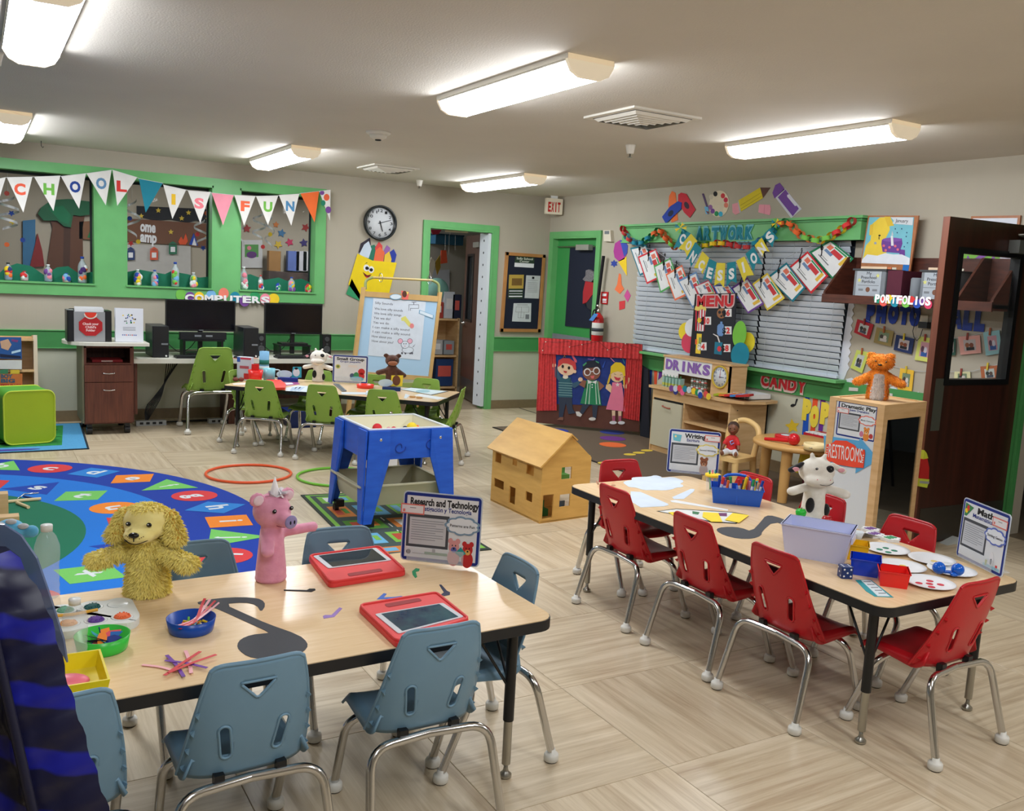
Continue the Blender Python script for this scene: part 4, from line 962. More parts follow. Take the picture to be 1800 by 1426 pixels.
for k,(ch,sh,m) in enumerate((('a','circle','R'),('b','triangle','G'),('c','circle','R'),('d','square','B'),('e','diamond','O'),('f','triangle2','G'),('g','circle','R'),('h','diamond','B'),('i','square','O'),('j','triangle','G'),('k','circle','R'),('l','square','B'),('m','diamond','O'),('n','triangle','G'))):
    rugletter(ch,75-10*k,1.95,sh,m)
for ch,an,sh,m in (('r',60,'trap','R'),('s',45,'triangle','N'),('t',30,'diamond','G'),('u',14,'circle','O'),('v',-2,'triangle','R'),('w',-20,'triangle2','N'),('x',-38,'diamond','G'),('y',-54,'circle','R'),('z',-70,'square','O')):rugletter(ch,an,1.43,sh,m)
bmesh_dummy=None
# blocks and sticks on the rug
for (q,h,s,l) in (((-6,905),.12,(.06,.12),'upright wooden block standing on the rug at the left edge'),((5,925),.05,(.07,.16),'flat wooden block on the green centre of the rug')):
    p=fl(*q);boxo('wooden_block',(p.x-s[1]/2,p.y-.04,.0082),(p.x+s[1]/2,p.y+.04,.0082+h),birch,lab=l,cat='block',group='wooden blocks on the alphabet rug')
stk=mat('rhythm_stick_wood',(228,206,160),.5)
for a,b,l in (((13,882),(72,877),'upper pale rhythm stick on the rug'),((30,884),(50,892),'lower pale rhythm stick crossing the first')):
    A_,B_=fl(a[0],a[1],.018),fl(b[0],b[1],.018);mb=MB();mb.tube([A_,B_],.010,stk,12);tag(mb.build('rhythm_stick'),l,'stick','rhythm sticks on the rug')
t=thing('metal_triangle','small metal triangle instrument on the rug beside the rhythm sticks','instrument',tuple(fl(50,872)))
mb=MB();mb.tube([fl(30,878,.012),fl(42,869,.012),fl(68,867,.012)],.005,chrome,8);mb.build('rod',t)
mb=MB();mb.tube([fl(42,873,.012),fl(66,878,.012)],.007,P(40,60,110),8);mb.build('striker',t)
# hula hoops
def hoop(pts,col,l):
    P_=[fl(*q,.009) for q in pts];cx=sum(p.x for p in P_)/len(P_);cy=sum(p.y for p in P_)/len(P_);r_=sum(math.hypot(p.x-cx,p.y-cy) for p in P_)/len(P_)
    mb=MB();mb.tube([(cx+r_*cos(2*pi*k/64),cy+r_*sin(2*pi*k/64),.010) for k in range(64)],.0095,col,10,closed=True);tag(mb.build('hula_hoop'),l,'hoop','hula hoops on the floor')
hoop([(364,833),(437,817),(510,832),(437,849)],P(240,96,50,.35),'orange hula hoop on the floor by the alphabet rug')
hoop([(522,842),(600,823),(663,834),(600,855)],P(120,196,60,.35),'lime green hula hoop behind the blue water table legs')
# ------------------------------------------------------------ easel
t=thing('easel','wooden easel with pale blue board and song chart beside the doorway','easel',(3.6,8.6,0))
e=board((2.9,8.42),(4.3,8.42),0.0,.13);wood=mat('easel_wood',(206,170,112),.45,c2=(186,148,92),nscale=5)
def es(nm,q,m,w0,w1,par=t):
    mb=MB();mb.plate(e,[e.px(*p) for p in q],w0,w1,m);return mb.build(nm,par)
bl=e.px(620,668);br=e.px(760,678);tl=e.px(640,505);tr_=e.px(775,514)
xl=bl[0];xr=e.px(755,668)[0];zt=tl[1];zb=bl[1];xr2=e.px(774,514)[0]
for pa_,pb2,sg in (((616,668),(636,505),1),((757,670),(776,514),-1)):
    a_,b_=e.px(*pa_),e.px(*pb2);f_=a_[1]/(b_[1]-a_[1]);x_0=a_[0]-(b_[0]-a_[0])*f_;mb=MB();mb.plate(e,[(x_0,0),(x_0+.035*sg,0),(b_[0]+.035*sg,b_[1]),(b_[0],b_[1])],-.02,.02,wood);mb.build('leg',t)
es('rail',[(636,512),(772,521),(771,531),(634,521)],wood,-.015,.015);es('rail',[(617,652),(757,662),(757,670),(616,660)],wood,-.015,.015)
es('whiteboard',[(636,520),(769,529),(754,662),(621,652)],mat('pale_blue_board',(170,204,232),.35),-.006,.006)
ch_=es('song_chart',[(656,524),(748,531),(738,633),(646,625)],C(214,224,236),.007,.0085)
g2=qmap([(656,524),(748,531),(738,633),(646,625)]);ink=C(90,92,104)
for tx,a,b,y in (('Silly Sounds',.04,.38,.10),('We love silly sounds',.04,.58,.20),('We love silly songs',.04,.56,.28),('Yes we do!',.04,.36,.36),('Yes we do',.04,.34,.44),('I can make a silly sound',.04,.74,.52),('I can make a silly sound',.05,.76,.60),('How about you',.04,.42,.68),('How about you?',.05,.46,.76)):
    mb=MB();textmb(mb,e,tx,e.px(*g2(a,y)),e.px(*g2(b,y)),.024,ink,.0087,.0004,.0);mb.build('handwriting',ch_)
def E2(x,y):return (600+x/5.94,480+y/5.94)
cut('trumpet_drawing',e,[([E2(*p) for p in ((620,470),(665,450),(735,545),(705,565),(650,500),(625,500))],C(226,222,120)),([E2(*p) for p in ell(732,553,22,26)],C(232,140,140),1)],ch_,.0005,w0=.0087)
mo=[]
for c_,r_ in (((612,712),28),((712,712),28)):mo += [([E2(*p) for p in ell(c_[0],c_[1],r_)],ink,0),([E2(*p) for p in ell(c_[0],c_[1],r_-4)],C(234,176,196),1)]
mo += [([E2(*p) for p in ell(662,750,44,40)],ink,2),([E2(*p) for p in ell(662,750,40,36)],C(216,226,238),3),([E2(*p) for p in ell(690,805,62,34)],ink,1),([E2(*p) for p in ell(690,805,58,30)],C(216,226,238),2)]
mo += [([E2(*p) for p in ell(x,838,10,12)],ink,1) for x in (630,665,715,735)]+[([E2(*p) for p in ell(x,740,5)],BLACK,4) for x in (648,672)]+[([E2(*p) for p in ell(660,765,5,4)],C(230,120,130),4),([E2(*p) for p in ((735,780),(770,740),(752,770))],ink,0)]
cut('mouse_drawing',e,mo,ch_,.0004,.0004,w0=.0087)
cut('tap_drawing',e,[([E2(*p) for p in q],ink) for q in (rect(700,330,806,334),rect(720,368,806,372),rect(802,330,806,372),rect(700,330,704,395),rect(716,368,720,395),rect(750,305,756,330),rect(730,303,778,308))],ch_,.0004,w0=.0087)
es('speech_tag',[E2(810,385),E2(960,440),E2(955,480),E2(805,425)],C(120,170,200),.0085,.0095);es('tag_paper',[E2(818,393),E2(952,441),E2(949,472),E2(813,422)],C(214,228,240),.0095,.0105)
cl=[E2(*p) for p in ell(560,250,62,30)];cut('cloud_note',e,[(cl,C(120,170,200)),([E2(*p) for p in ell(560,250,55,24)],C(216,230,240),1)],t,.001,w0=.016)
cut('bear_card',e,[([E2(*p) for p in ((618,185),(700,200),(690,280),(630,280))],C(236,110,100),0),([E2(*p) for p in ((655,190),(698,205),(650,262))],C(240,220,110),1),([E2(*p) for p in ell(652,222,24,34)],C(90,50,36),2)],t,.001,w0=.0165)
P3_=[e.pt(tl[0]+.015,zt-.02,0),e.pt(tl[0]+.015,zt+.07,0),e.pt(tl[0]+.09,zt+.10,0),e.pt(xr2-.09,zt+.10,0),e.pt(xr2-.015,zt+.07,0),e.pt(xr2-.015,zt-.02,0)]
pthm=mat('easel_pole',(198,176,116),.4);pgm=mat('easel_green_plastic',(150,160,104),.4)
mb=MB();mb.tube([P3_[2],P3_[3]],.012,pthm,10);mb.build('paper_roll_bar',t)
for k in (0,1):
    q3=P3_[:3] if k == 0 else P3_[3:];mb=MB();mb.tube(arc_path(q3,.06),.014,pgm,10);mb.build('corner_bracket',t)
for u_ in (tl[0]+.17,xr2-.13):
    mb=MB();mb.tube([e.pt(u_+.035*cos(a)*.3,zt+.10+.045*sin(a),.02+.02*cos(a)) for a in [2*pi*k/16 for k in range(16)]],.003,chrome,6,closed=True);mb.build('chart_ring',t)
rear=board((2.9,8.98),(4.3,8.98),0,-.13)
for x in (xl+.18,xr+.06):mb=MB();mb.tube([(2.9+x+.06,9.02,.02),(2.9+x-.0,8.62,1.24)],.018,wood,8);mb.build('rear_leg',t)
mb=MB();mb.box((2.9+xl,8.40,.36),(2.9+xr+.03,8.55,.385),mat('easel_tray',(150,168,96),.4));mb.build('tray',t)
mb=MB();mb.box((2.9+xl,8.38,.36),(2.9+xr+.03,8.40,.42),mat('easel_tray',(150,168,96),.4));mb.build('tray_lip',t)
mb=MB();mb.tube([(2.9+xr+.02,8.5,.42),(2.9+xr+.02,9.0,.42)],.012,wood,8);mb.build('side_stretcher',t)
# ------------------------------------------------------------ right wall: exit door, extinguisher, cut-outs
def bpx(name,off,thick,q,m,parent=None,m2=None):      # block on the right wall from pixel quad on the plane 'off' out
    p=WB(off);mb=MB();mb.plate(p,[p.px(*k) for k in q],-thick,0,m,m2);return mb.build(name,parent)
t=thing('exit_door_leaf','green painted exit door with a navy curtain panel','door',(5.9,8.65,0))
mb=MB();mb.plate(pb,rect(-9.08,.01,-8.22,2.0),-.09,-.05,mat('exit_door_green',(60,146,76),.4));mb.build('slab',t)
dk=WB(-.045);mb=MB();mb.plate(dk,[dk.px(*q) for q in ((1003,436),(1050,436),(1044,578),(994,573))],0,.008,mat('navy_curtain',(18,26,46),.85,bump=.3,bscale=8));mb.build('curtain_panel',t)
mb=MB();mb.tube([WB(-.03).pt(-9.05,1.9),WB(-.03).pt(-8.3,1.9)],.008,chrome_d,8);mb.build('closer_arm',t)
boxo('door_closer',(5.80,8.35,1.86),(5.86,8.6,1.92),mat('closer_grey',(160,160,152),.4,.3),t)
mb=MB();mb.plate(pb,rect(-9.05,.83,-8.25,.90),-.05,-.02,GREY);mb.build('push_bar',t)
# costume hanging over the curtain
t=thing('hanging_costume','grey and red costume with a dark skirt hanging on the exit door','costume',(5.84,8.42,1.0));pc=WB(-.02)
def cz(p):return [(920+x/3.24,340+y/3.24) for x,y in p]
cut('grey_hood',pc,[(cz([(368,440),(385,434),(412,450),(418,480),(400,505),(362,500),(350,490),(366,470)]),mat('grey_fur',(130,126,130),.95,noise=.3,nscale=60))],t,.03)
cut('red_top',pc,[(cz([(364,500),(412,510),(405,575),(372,620),(348,630),(350,560)]),C(170,36,44))],t,.025)
cut('dark_skirt',pc,[(cz([(360,612),(400,580),(418,600),(412,680),(372,650)]),C(40,42,50))],t,.02)
# black stick leaning
t=thing('black_stick','long black foam stick leaning on the door frame above the extinguisher','stick',(5.8,8.1,1.2))
p2=WB(.06);a=p2.pt(*p2.px(1061,450));b=p2.pt(*p2.px(1047,560));mb=MB();mb.tube([a,b],.018,mat('black_foam',(24,24,28),.9),10);mb.build('stick',t)
# thermostat, fire sign, extinguisher
t=thing('door_chime','cream door chime box beside the exit door frame','box',(5.8,8.06,1.9));bpx('case',.04,.04,cz([(455,210),(495,210),(500,275),(458,272)]),mat('cream_plastic',(216,208,190),.5),t)
bpx('speaker_slot',.042,.003,cz([(462,214),(488,214),(488,232),(462,232)]),GREY,t)
t=thing('fire_sign','red fire extinguisher sign above the extinguisher','sign',(5.8,8.06,1.2));bpx('sign_plate',.012,.01,cz([(442,560),(482,562),(476,632),(438,628)]),C(196,30,34),t)
for k,(a,b) in enumerate(((570,585),(600,612),(616,622))):bpx('white_print',.0135,.0012,cz([(450,a),(474,a+1),(472,b+1),(449,b)]),WHITE,t)
fx=fl(1049,560,0);P0=WB(.10).pt(*WB(.10).px(1049,600));t=thing('fire_extinguisher','red fire extinguisher hanging on the wall behind the puppet stage','fire extinguisher',(P0.x,P0.y,.72))
T=Matrix.Translation((P0.x,P0.y,.76));red_g=P(190,24,30,.25)
mb=MB();mb.lathe([(0,0),(.055,.0),(.062,.02),(.062,.36),(.05,.40),(.025,.425),(.018,.44)],red_g,22,T);mb.build('cylinder',t)
mb=MB();mb.lathe([(.0625,.20),(.0632,.201),(.0632,.33),(.0625,.331)],C(214,214,206),22,T);mb.build('label_band',t)
mb=MB();mb.lathe([(.0636,.24),(.0636,.275)],C(60,64,70),22,T);mb.build('label_print',t)
mb=MB();mb.lathe([(.02,.43),(.022,.46),(.012,.47),(.012,.49)],chrome_d,14,T);mb.build('valve',t)
mb=MB();mb.tube([(P0.x,P0.y,1.24),(P0.x-.05,P0.y-.04,1.275)],.009,chrome_d,8);mb.build('handle',t)
mb=MB();mb.tube(arc_path([(P0.x,P0.y+.02,1.235),(P0.x-.02,P0.y+.07,1.22),(P0.x-.04,P0.y+.075,1.0),(P0.x-.04,P0.y+.06,.9)],.05),.009,blackp,8);mb.build('hose',t)
o=cut('blue_tag',WB(.17),[(cz([(374,722),(404,684),(426,688),(396,728)]),C(70,130,200))],t,.001)
# small cut-outs left of the window
pw_=WB(.002)
def cutz(name,shapes,lab,zf=None,cat='cutout',group=None,off=.002,t=.0015):
    zf=zf or cz;o=cut(name,WB(off),[(zf(s[0]),s[1],s[2] if len(s) > 2 else 0) for s in shapes],t=t);return tag(o,lab,cat,group)
def z6(p):return [(1060+x/3.565,300+y/3.565) for x,y in p]
cutz('ice_cream_cutout',[([(514,330),(522,285),(550,266),(580,268),(596,300),(592,340),(575,375),(545,388),(520,365)],C(176,60,150)),([(550,266),(580,268),(596,300),(592,340),(575,362)],C(60,80,180),1),([(540,388),(587,360),(590,470)],YEL)],'ice cream cone cutout with pink and blue scoop left of the window')
cutz('popcorn_cutout',[(star(517,400,22,.6,6),C(50,70,160))],'small blue star shaped cutout left of the window')
cutz('cone_cutout',[([(545,455),(556,462),(560,520),(574,545),(550,573),(520,548),(534,520)],C(240,120,70))],'orange spindle shaped cutout left of the window')
cutz('diamond_cutout',[([(592,546),(612,582),(594,620),(574,584)],C(206,80,150))],'pink diamond cutout left of the window')
cutz('red_square_cutout',[([(546,616),(580,610),(578,656),(546,665)],C(216,60,66))],'red square cutout left of the window')
# cut-outs above the cornice
cutz('orange_crayon_cutout',[([(415,160),(432,128),(455,140),(462,200),(470,310),(430,325),(410,220)],C(240,118,60))],'orange paper crayon above the cornice',z6,group='paper crayons above the cornice')
cutz('red_crayon_cutout',[([(472,150),(490,138),(522,146),(580,245),(544,296),(508,262),(470,190)],C(206,44,60)),(ell(525,218,14,24,-25),C(60,40,60),1)],'red paper crayon with dark oval above the cornice',z6,off=.006)
cutz('blue_crayon_cutout',[([(370,290),(420,225),(470,192),(494,200),(490,240),(394,333)],C(34,66,170)),(ell(425,268,14,22,35),C(30,36,66),1)],'blue paper crayon with dark oval above the cornice',z6,off=.010)
pal=[(ell(728,208,62,84,8),C(226,212,186))]
for k,(x,y,m) in enumerate(((705,146,BLACK),(678,165,C(210,200,180)),(752,158,C(206,60,66)),(770,184,C(206,50,80)),(772,217,C(230,130,110)),(674,230,C(150,100,160)),(688,254,PUR),(712,270,GRN),(738,272,C(60,180,220)),(766,246,C(236,220,190)))):pal.append((ell(x,y,13,16),m,1))
cutz('palette_cutout',pal,'paper paint palette with coloured dots above the cornice',z6)
cutz('brush_cutout',[([(620,145),(632,143),(660,230),(650,236)],C(90,70,110)),([(636,225),(660,228),(664,272),(645,272)],C(110,180,220),1),([(646,252),(664,258),(660,275)],C(130,60,60),2)],'paper paint brush with blue ferrule beside the palette',z6)
cutz('pencil_cutout',[([(850,186),(985,106),(1003,172),(862,258)],C(222,200,40)),([(985,106),(1050,106),(1003,172)],C(96,64,56)),([(810,210),(850,200),(862,262),(830,278),(812,262)],C(236,160,170)),([(845,197),(850,190),(866,262),(858,266)],C(190,190,190),1),([(862,216),(988,138),(989,141),(864,220)],C(190,166,30),1),([(864,238),(994,158),(995,161),(866,242)],C(190,166,30),1)],'big yellow paper pencil above the cornice',z6)
cutz('pink_eraser_cutout',[([(978,212),(1046,214),(1052,240),(1046,280),(974,262)],C(242,160,176)),([(1012,214),(1014,214),(1011,272),(1009,272)],C(220,130,150),1)],'pink paper eraser below the pencil',z6)
cutz('glue_cutout',[([(1062,140),(1080,90),(1108,76),(1140,118),(1075,175)],C(120,76,160)),([(1082,170),(1140,110),(1246,240),(1180,298)],C(214,212,222)),([(1096,168),(1144,118),(1228,238),(1190,286)],C(120,76,160),1),([(1155,152),(1170,148),(1216,205),(1214,220),(1204,222),(1156,164)],C(224,220,232),2)],'purple and white paper glue stick above the cornice',z6)
# ------------------------------------------------------------ window on the right wall: blinds, sill, cornice
t=thing('window_cornice','green moulded cornice box over the blinds','cornice',(5.77,6.2,1.93))
boxo('cornice_board',(5.70,4.69,1.925),(5.829,7.62,2.085),green_p,t)
boxo('top_moulding',(5.675,4.665,2.085),(5.829,7.645,2.105),green_p,t);boxo('upper_bead',(5.688,4.678,2.066),(5.829,7.632,2.078),green_d,t);boxo('lower_bead',(5.692,4.682,1.925),(5.829,7.628,1.937),green_p,t)
word('letter',WB(.134),'ARTWORK',[WB(.134).px(1223,422),WB(.134).px(1324,420)],.105,[C(22,130,150)],t,.004,.004,.08,None,.86)
word('letter_backing',WB(.134),'ARTWORK',[WB(.134).px(1221,423),WB(.134).px(1326,421)],.115,[C(120,190,200)],t,.001,.002,.14,None,.95)
slat=mat('blind_slat',(206,214,224),.45);rod=mat('blind_cord',(190,196,204),.6)
wdark=mat('window_night',(30,36,44),.3)
wn=MB();wn.plate(pb,rect(-7.45,.86,-4.83,1.93),0,.004,wdark);wn.build('window_5',kind='structure')
for nm,ya,yb,lab in (('l',7.44,5.735,'wide white venetian blind on the left behind the hanging sheets'),('r',5.715,4.84,'narrower white venetian blind on the right above CANDY')):
    t=thing('venetian_blind',lab,'blind',(5.79,(ya+yb)/2,.87),'white venetian blinds')
    mb0=MB();yc=(ya+yb)/2;h=(ya-yb)/2
    a=radians(68);dx,dz=.0235*cos(a),.0235*sin(a)
    mb0.add([(dx,-h,-dz),(dx,h,-dz),(-.002,h,.0),(-.002,-h,0),(-dx,-h,dz),(-dx,h,dz)][:],[(0,1,2,3),(3,2,5,4)],slat,True)
    me=mb0.mesh('slat');n=22
    for k in range(n):
        o=bpy.data.objects.new('slat',me);COL.objects.link(o);o.parent=t;o.location=(-.0,yc-(ya+yb)/2,.026+k*.0482)
    boxo('head_rail',(5.765,yb,1.93),(5.815,ya,1.965),slat,t);boxo('bottom_rail',(5.775,yb,.868),(5.80,ya,.885),slat,t)
    for f in (.12,.38,.64,.9):
        y=ya+(yb-ya)*f;mb=MB();mb.tube([(5.765,y,.88),(5.765,y,1.93)],.0014,rod,5);mb.build('ladder_cord',t)
t=thing('window_sill','green painted window sill shelf under the blinds','sill',(5.75,6.1,.83))
boxo('sill_board',(5.70,4.78,.838),(5.829,7.52,.862),green_p,t);boxo('apron',(5.775,4.8,.80),(5.829,7.5,.838),green_d,t);boxo('dark_edge',(5.755,4.84,.862),(5.80,7.46,.868),blackp,t)
# paper chain
t=thing('paper_chain','rainbow paper chain garland looped along the green cornice','garland',(5.6,6.2,1.8));pc=WB(.165)
path=z6([(125,365),(150,415),(172,437),(210,460),(245,455),(280,425),(318,402),(352,370),(377,380),(408,440),(432,462),(462,490)])
path2=z6([(615,470),(648,470),(690,458),(735,452),(780,458),(825,468),(868,480),(915,482),(950,470),(985,440),(1025,420),(1065,380),(1090,335),(1110,335),(1150,320),(1185,335),(1218,385),(1250,412),(1290,430),(1330,437),(1370,435),(1408,425),(1450,400),(1490,375),(1530,345),(1570,308)])
cc=[RED,LGRN,ORG,TEAL,C(196,60,60),YEL,C(240,130,80),GRN,SKY]
def resample(P_,step):
    out=[Vector(P_[0])];
    for a,b in zip(P_,P_[1:]):
        a,b=Vector(a),Vector(b);
        while (b-out[-1]).length > step:out.append(out[-1]+(b-out[-1]).normalized()*step)
    return out
k=0
for pp in (path,path2):
    Q=[pc.px(*q) for q in pp];Q=resample(Q,.052)
    for i,q in enumerate(Q):
        d=(Q[min(i+1,len(Q)-1)]-Q[max(i-1,0)]).normalized();n_=Vector((-d.y,d.x));R_=.034;w_=.017
        ax=(1 if i % 2 else 0);vs=[];fs=[];S=12
        for j in range(S):
            an=2*pi*j/S
            for s_ in (-w_,w_):
                if ax:p=pc.pt(q.x+d.x*R_*cos(an)+n_.x*s_,q.y+d.y*R_*cos(an)+n_.y*s_,R_*sin(an)*.9)
                else:p=pc.pt(q.x+d.x*R_*cos(an)+n_.x*R_*sin(an)*.9,q.y+d.y*R_*cos(an)+n_.y*R_*sin(an)*.9,s_)
                vs.append(p)
        for j in range(S):l=(j+1) % S;fs.append((2*j,2*j+1,2*l+1,2*l))
        mb=MB();mb.add(vs,fs,cc[(k*4+k//3) % 9],True);mb.build('paper_link',t);k += 1
# concessions banner
t=thing('concessions_banner','teal and yellow swallowtail banner spelling CONCESSIONS draped in front of the cornice','banner',(5.5,6.3,1.5));pc=WB(.24)
tl_=C(16,132,150);yl_=C(226,208,60)
fl_=[('C',(498,375),(445,490),-35),('O',0,0,0)]
flags=[('C',[(500,365),(552,395),(490,505),(470,478),(440,490)],(500,425),-32),('O',[(552,395),(592,440),(532,545),(512,500),(472,490)],(540,468),-38),('N',[(580,448),(622,492),(552,605),(545,552),(518,560)],(567,538),-38),
         ('C',[(625,505),(668,548),(625,650),(608,612),(572,610)],(620,592),-28),('E',[(668,552),(716,575),(680,712),(660,675),(628,685)],(673,640),-14),('S',[(716,578),(770,580),(762,735),(735,700),(700,722)],(738,655),-3),('S',[(782,578),(835,570),(842,705),(808,690),(776,730)],(810,645),6),
         ('I',[(838,566),(890,538),(950,655),(905,660),(888,700)],(885,605),22),('O',[(898,522),(950,478),(1005,590),(962,580),(950,635)],(950,548),32),('N',[(955,470),(1000,420),(1050,510),(1018,500),(1005,540)],(1000,490),42),('S',[(1010,405),(1050,362),(1105,425),(1078,440),(1068,482)],(1052,415),50)]
for k,(ch,q,c_,an) in enumerate(flags):
    f=cut('banner_flag',pc,[(z6(q),tl_ if k % 2 == 0 else yl_)],t,.002,w0=.001*k)
    cp=Vector(pc.px(*z6([c_])[0]));a=radians(an+2);d=Vector((cos(a),sin(a)));u_=Vector((-d.y,d.x));h=.088;wd=.034 if ch != 'I' else .012
    cc_=cp-u_*h*.5;mb=MB();textmb(mb,pc,ch,tuple(cc_-d*wd),tuple(cc_+d*wd),h,WHITE,.0025+.001*k,.0012,.09);mb.build('letter',f)
for c_,r_ in (((495,360),26),((1095,330),22)):
    for k in range(7):
        a=k*2*pi/7;q=[(c_[0],c_[1]),(c_[0]+r_*1.5*cos(a-.25),c_[1]+r_*1.5*sin(a-.25)),(c_[0]+r_*1.2*cos(a),c_[1]+r_*1.2*sin(a)),(c_[0]+r_*1.5*cos(a+.25),c_[1]+r_*1.5*sin(a+.25))]
        cut('curled_ribbon',pc,[(z6(q),[YEL,TEAL,LGRN][k % 3])],t,.002,w0=.012+.002*k)
# certificates pegged on a line
cert=[('teal',C(24,120,140),[(170,485),(270,465),(330,610),(232,660)],'tab'),('red',C(214,50,60),[(218,540),(332,488),(392,655),(275,712)]),('green',C(80,170,90),[(318,598),(425,545),(475,700),(360,768)]),('orange',C(240,120,80),[(392,650),(495,590),(558,765),(450,816)]),
        ('light blue',C(110,150,200),[(468,690),(585,632),(645,810),(562,862)]),('crimson',C(206,50,80),[(572,725),(665,685),(715,780),(610,800)]),('royal blue',C(50,80,190),[(690,722),(790,715),(850,800),(730,800)]),('purple',C(110,66,150),[(803,735),(905,668),(1010,835),(910,897)]),
        ('yellow',C(232,206,70),[(935,710),(1030,640),(1140,800),(1030,878)]),('teal',C(24,120,140),[(1028,668),(1150,575),(1270,735),(1190,825)]),('red',C(206,44,54),[(1165,605),(1282,505),(1412,660),(1305,773)]),('green',C(30,130,84),[(1293,510),(1425,435),(1572,552),(1440,684)])]
where=['leftmost, partly hidden','second from the left','third from the left','fourth from the left','fifth from the left','just left of the MENU board top','behind the MENU board top','right of the MENU board','between purple and teal sheets','third from the right end','second from the right end','rightmost and highest']
for k,cdef in enumerate(cert):
    nm,m,q=cdef[:3];off=.09+.012*(k if k < 6 else 12-k);pc=WB(off);q=z6(q);g2=qmap(q)
    t=tag_t=thing('certificate',nm+' backed award sheet with striped bars, '+where[k],'sheet',tuple(pc.pt(*pc.px(*g2(.5,1)))),'award sheets pegged on the line')
    cut('backing_sheet',pc,[(qrect(g2,0,0,1,1),m)],t,.0012)
    p=cut('white_page',pc,[(qrect(g2,.06,.06,.94,.94),WHITE)],t,.0008,w0=.0014)
    if k > 7 or 1:cut('bar_print',pc,[(qrect(g2,.50,.18,.62,.46),C(110,140,180)),(qrect(g2,.66,.14,.86,.30),C(230,120,96)),(qrect(g2,.62,.34,.82,.72),C(206,60,66)),(qrect(g2,.86,.3,.92,.8),GRN),(qrect(g2,.5,.78,.9,.88),C(232,190,70)),(qrect(g2,.20,.20,.24,.62),GREY),(qrect(g2,.29,.25,.31,.5),GREY)],p,.0004,w0=.0022)
    c_=pc.px(*g2(.62,.02));P_=[pc.pt(c_[0]+x*.05,c_[1]+y*.09,.006) for x,y in ((0,.6),(.12,.9),(.25,.6),(-.1,.1),(-.28,-.2),(-.1,-.5),(.2,-.35),(.12,-.05),(-.1,-.2),(.05,-.8),(-.1,-.95))]
    if k != 5 and k != 6:mb=MB();mb.tube(arc_path(P_,.02,2),.004,BLACK,6);mb.build('treble_clef_clip',t)
ln=thing('clothes_line','thin line holding the pegged award sheets in front of the blinds','line',(5.6,6.2,1.5))
L1=[WB(.13).pt(*WB(.13).px(*q)) for q in z6([(160,440),(230,475),(330,500),(400,550),(480,600),(580,650),(700,705),(790,710),(920,670),(1030,620),(1130,555),(1260,490),(1420,430),(1570,320)])]
mb=MB();mb.tube(L1,.002,rod,5);mb.build('string',ln)
# ------------------------------------------------------------ menu board, balloons, hutch, counter
pm=WB(.16)
t=thing('menu_board','tall black MENU board with snack pictures and prices','sign',tuple(pm.pt(*pm.px(1255,640))))
cut('board_panel',pm,[([(1223,517),(1296,515),(1284,700),(1212,640)],C(30,34,44))],t,.006)
cut('left_panel',pm,[([(1223,517),(1231,520),(1222,640),(1212,640)],C(20,22,28))],t,.008)
def z12(p):return [(1160+x/9,560+y/9) for x,y in p]
word('letter',pm,'MENU',[pm.px(1226,538),pm.px(1291,538)],.092,[C(206,44,54)],t,.009,.003,.07,None,.9)
word('letter_backing',pm,'MENU',[pm.px(1225,539),pm.px(1292,539)],.10,[C(220,190,190)],t,.0066,.002,.11,None,1.0)
pop=[(z6([(578,868),(650,872),(632,1008),(582,1004)]),WHITE)]
for k in range(4):a=584+k*18;pop.append((z6([(a,870),(a+9,870),(a+6-k*2,1004),(a-1-k,1004)]),C(206,44,66),1))
pop.append((z6([(578,872),(584,850),(610,842),(640,842),(652,868),(648,880),(628,868),(600,880)]),C(238,214,110),2));pop.append((z6(ell(608,938,12,16)),C(238,204,60),2))
cut('popcorn_picture',pm,pop,t,.001,w0=.0066)
cut('pretzel_picture',pm,[(z6(ell(746,895,29,32)),C(156,106,70)),(z6(ell(735,888,9,10)),C(30,34,44),1),(z6(ell(758,888,9,10)),C(30,34,44),1),(z6(ell(746,912,7,6)),C(30,34,44),1)],t,.001,w0=.0066)
cut('bottle_picture',pm,[(z12([(918,120),(940,90),(965,84),(965,50),(998,50),(998,84),(1020,100),(1024,240),(995,280),(945,278),(914,240)]),C(110,150,206))],t,.001,w0=.0066)
cut('candy_picture',pm,[(z12([(538,234),(672,244),(650,560),(520,545)]),C(240,210,60)),(z12([(570,330),(600,326),(596,410),(568,410)]),ORG,1),(z12([(630,300),(662,300),(652,440),(620,440)]),C(130,160,100),1)],t,.001,w0=.0066)
cut('juice_picture',pm,[(z12([(880,370),(1000,378),(985,575),(866,560)]),C(30,120,150)),(z12(ell(950,480,32,44)),C(220,60,70),1),(z12([(850,250),(855,240),(930,275),(965,380),(945,380),(915,290)]),C(226,220,220),1)],t,.001,w0=.0066)
for ch,x,y in (('$6',1278,551),('$10',1240,565),('$2',1278,582),('$4',1234,610),('$8',1276,613)):
    n=len(ch);w_=7 if n == 2 else 9
    f=cut('price_tag',pm,[([(x-w_+4,y-8),(x+w_+2,y-8),(x+w_+2,y+6),(x-w_+4,y+6)],WHITE)],t,.001,w0=.0066)
    c0,c1,c2=pm.px(x-w_,y+4),pm.px(x-1,y+4),pm.px(x+w_-1,y+4)
    mb=MB();textmb(mb,pm,'$',c0,c1,.05,BLACK if x > 1236 else WHITE,.0078,.001,.06);mb.build('dollar_sign',f)
    mb=MB();textmb(mb,pm,ch[1:],(c1[0]+.004,c1[1]),c2,.05,RED,.0078,.001,.06);mb.build('numeral',f)
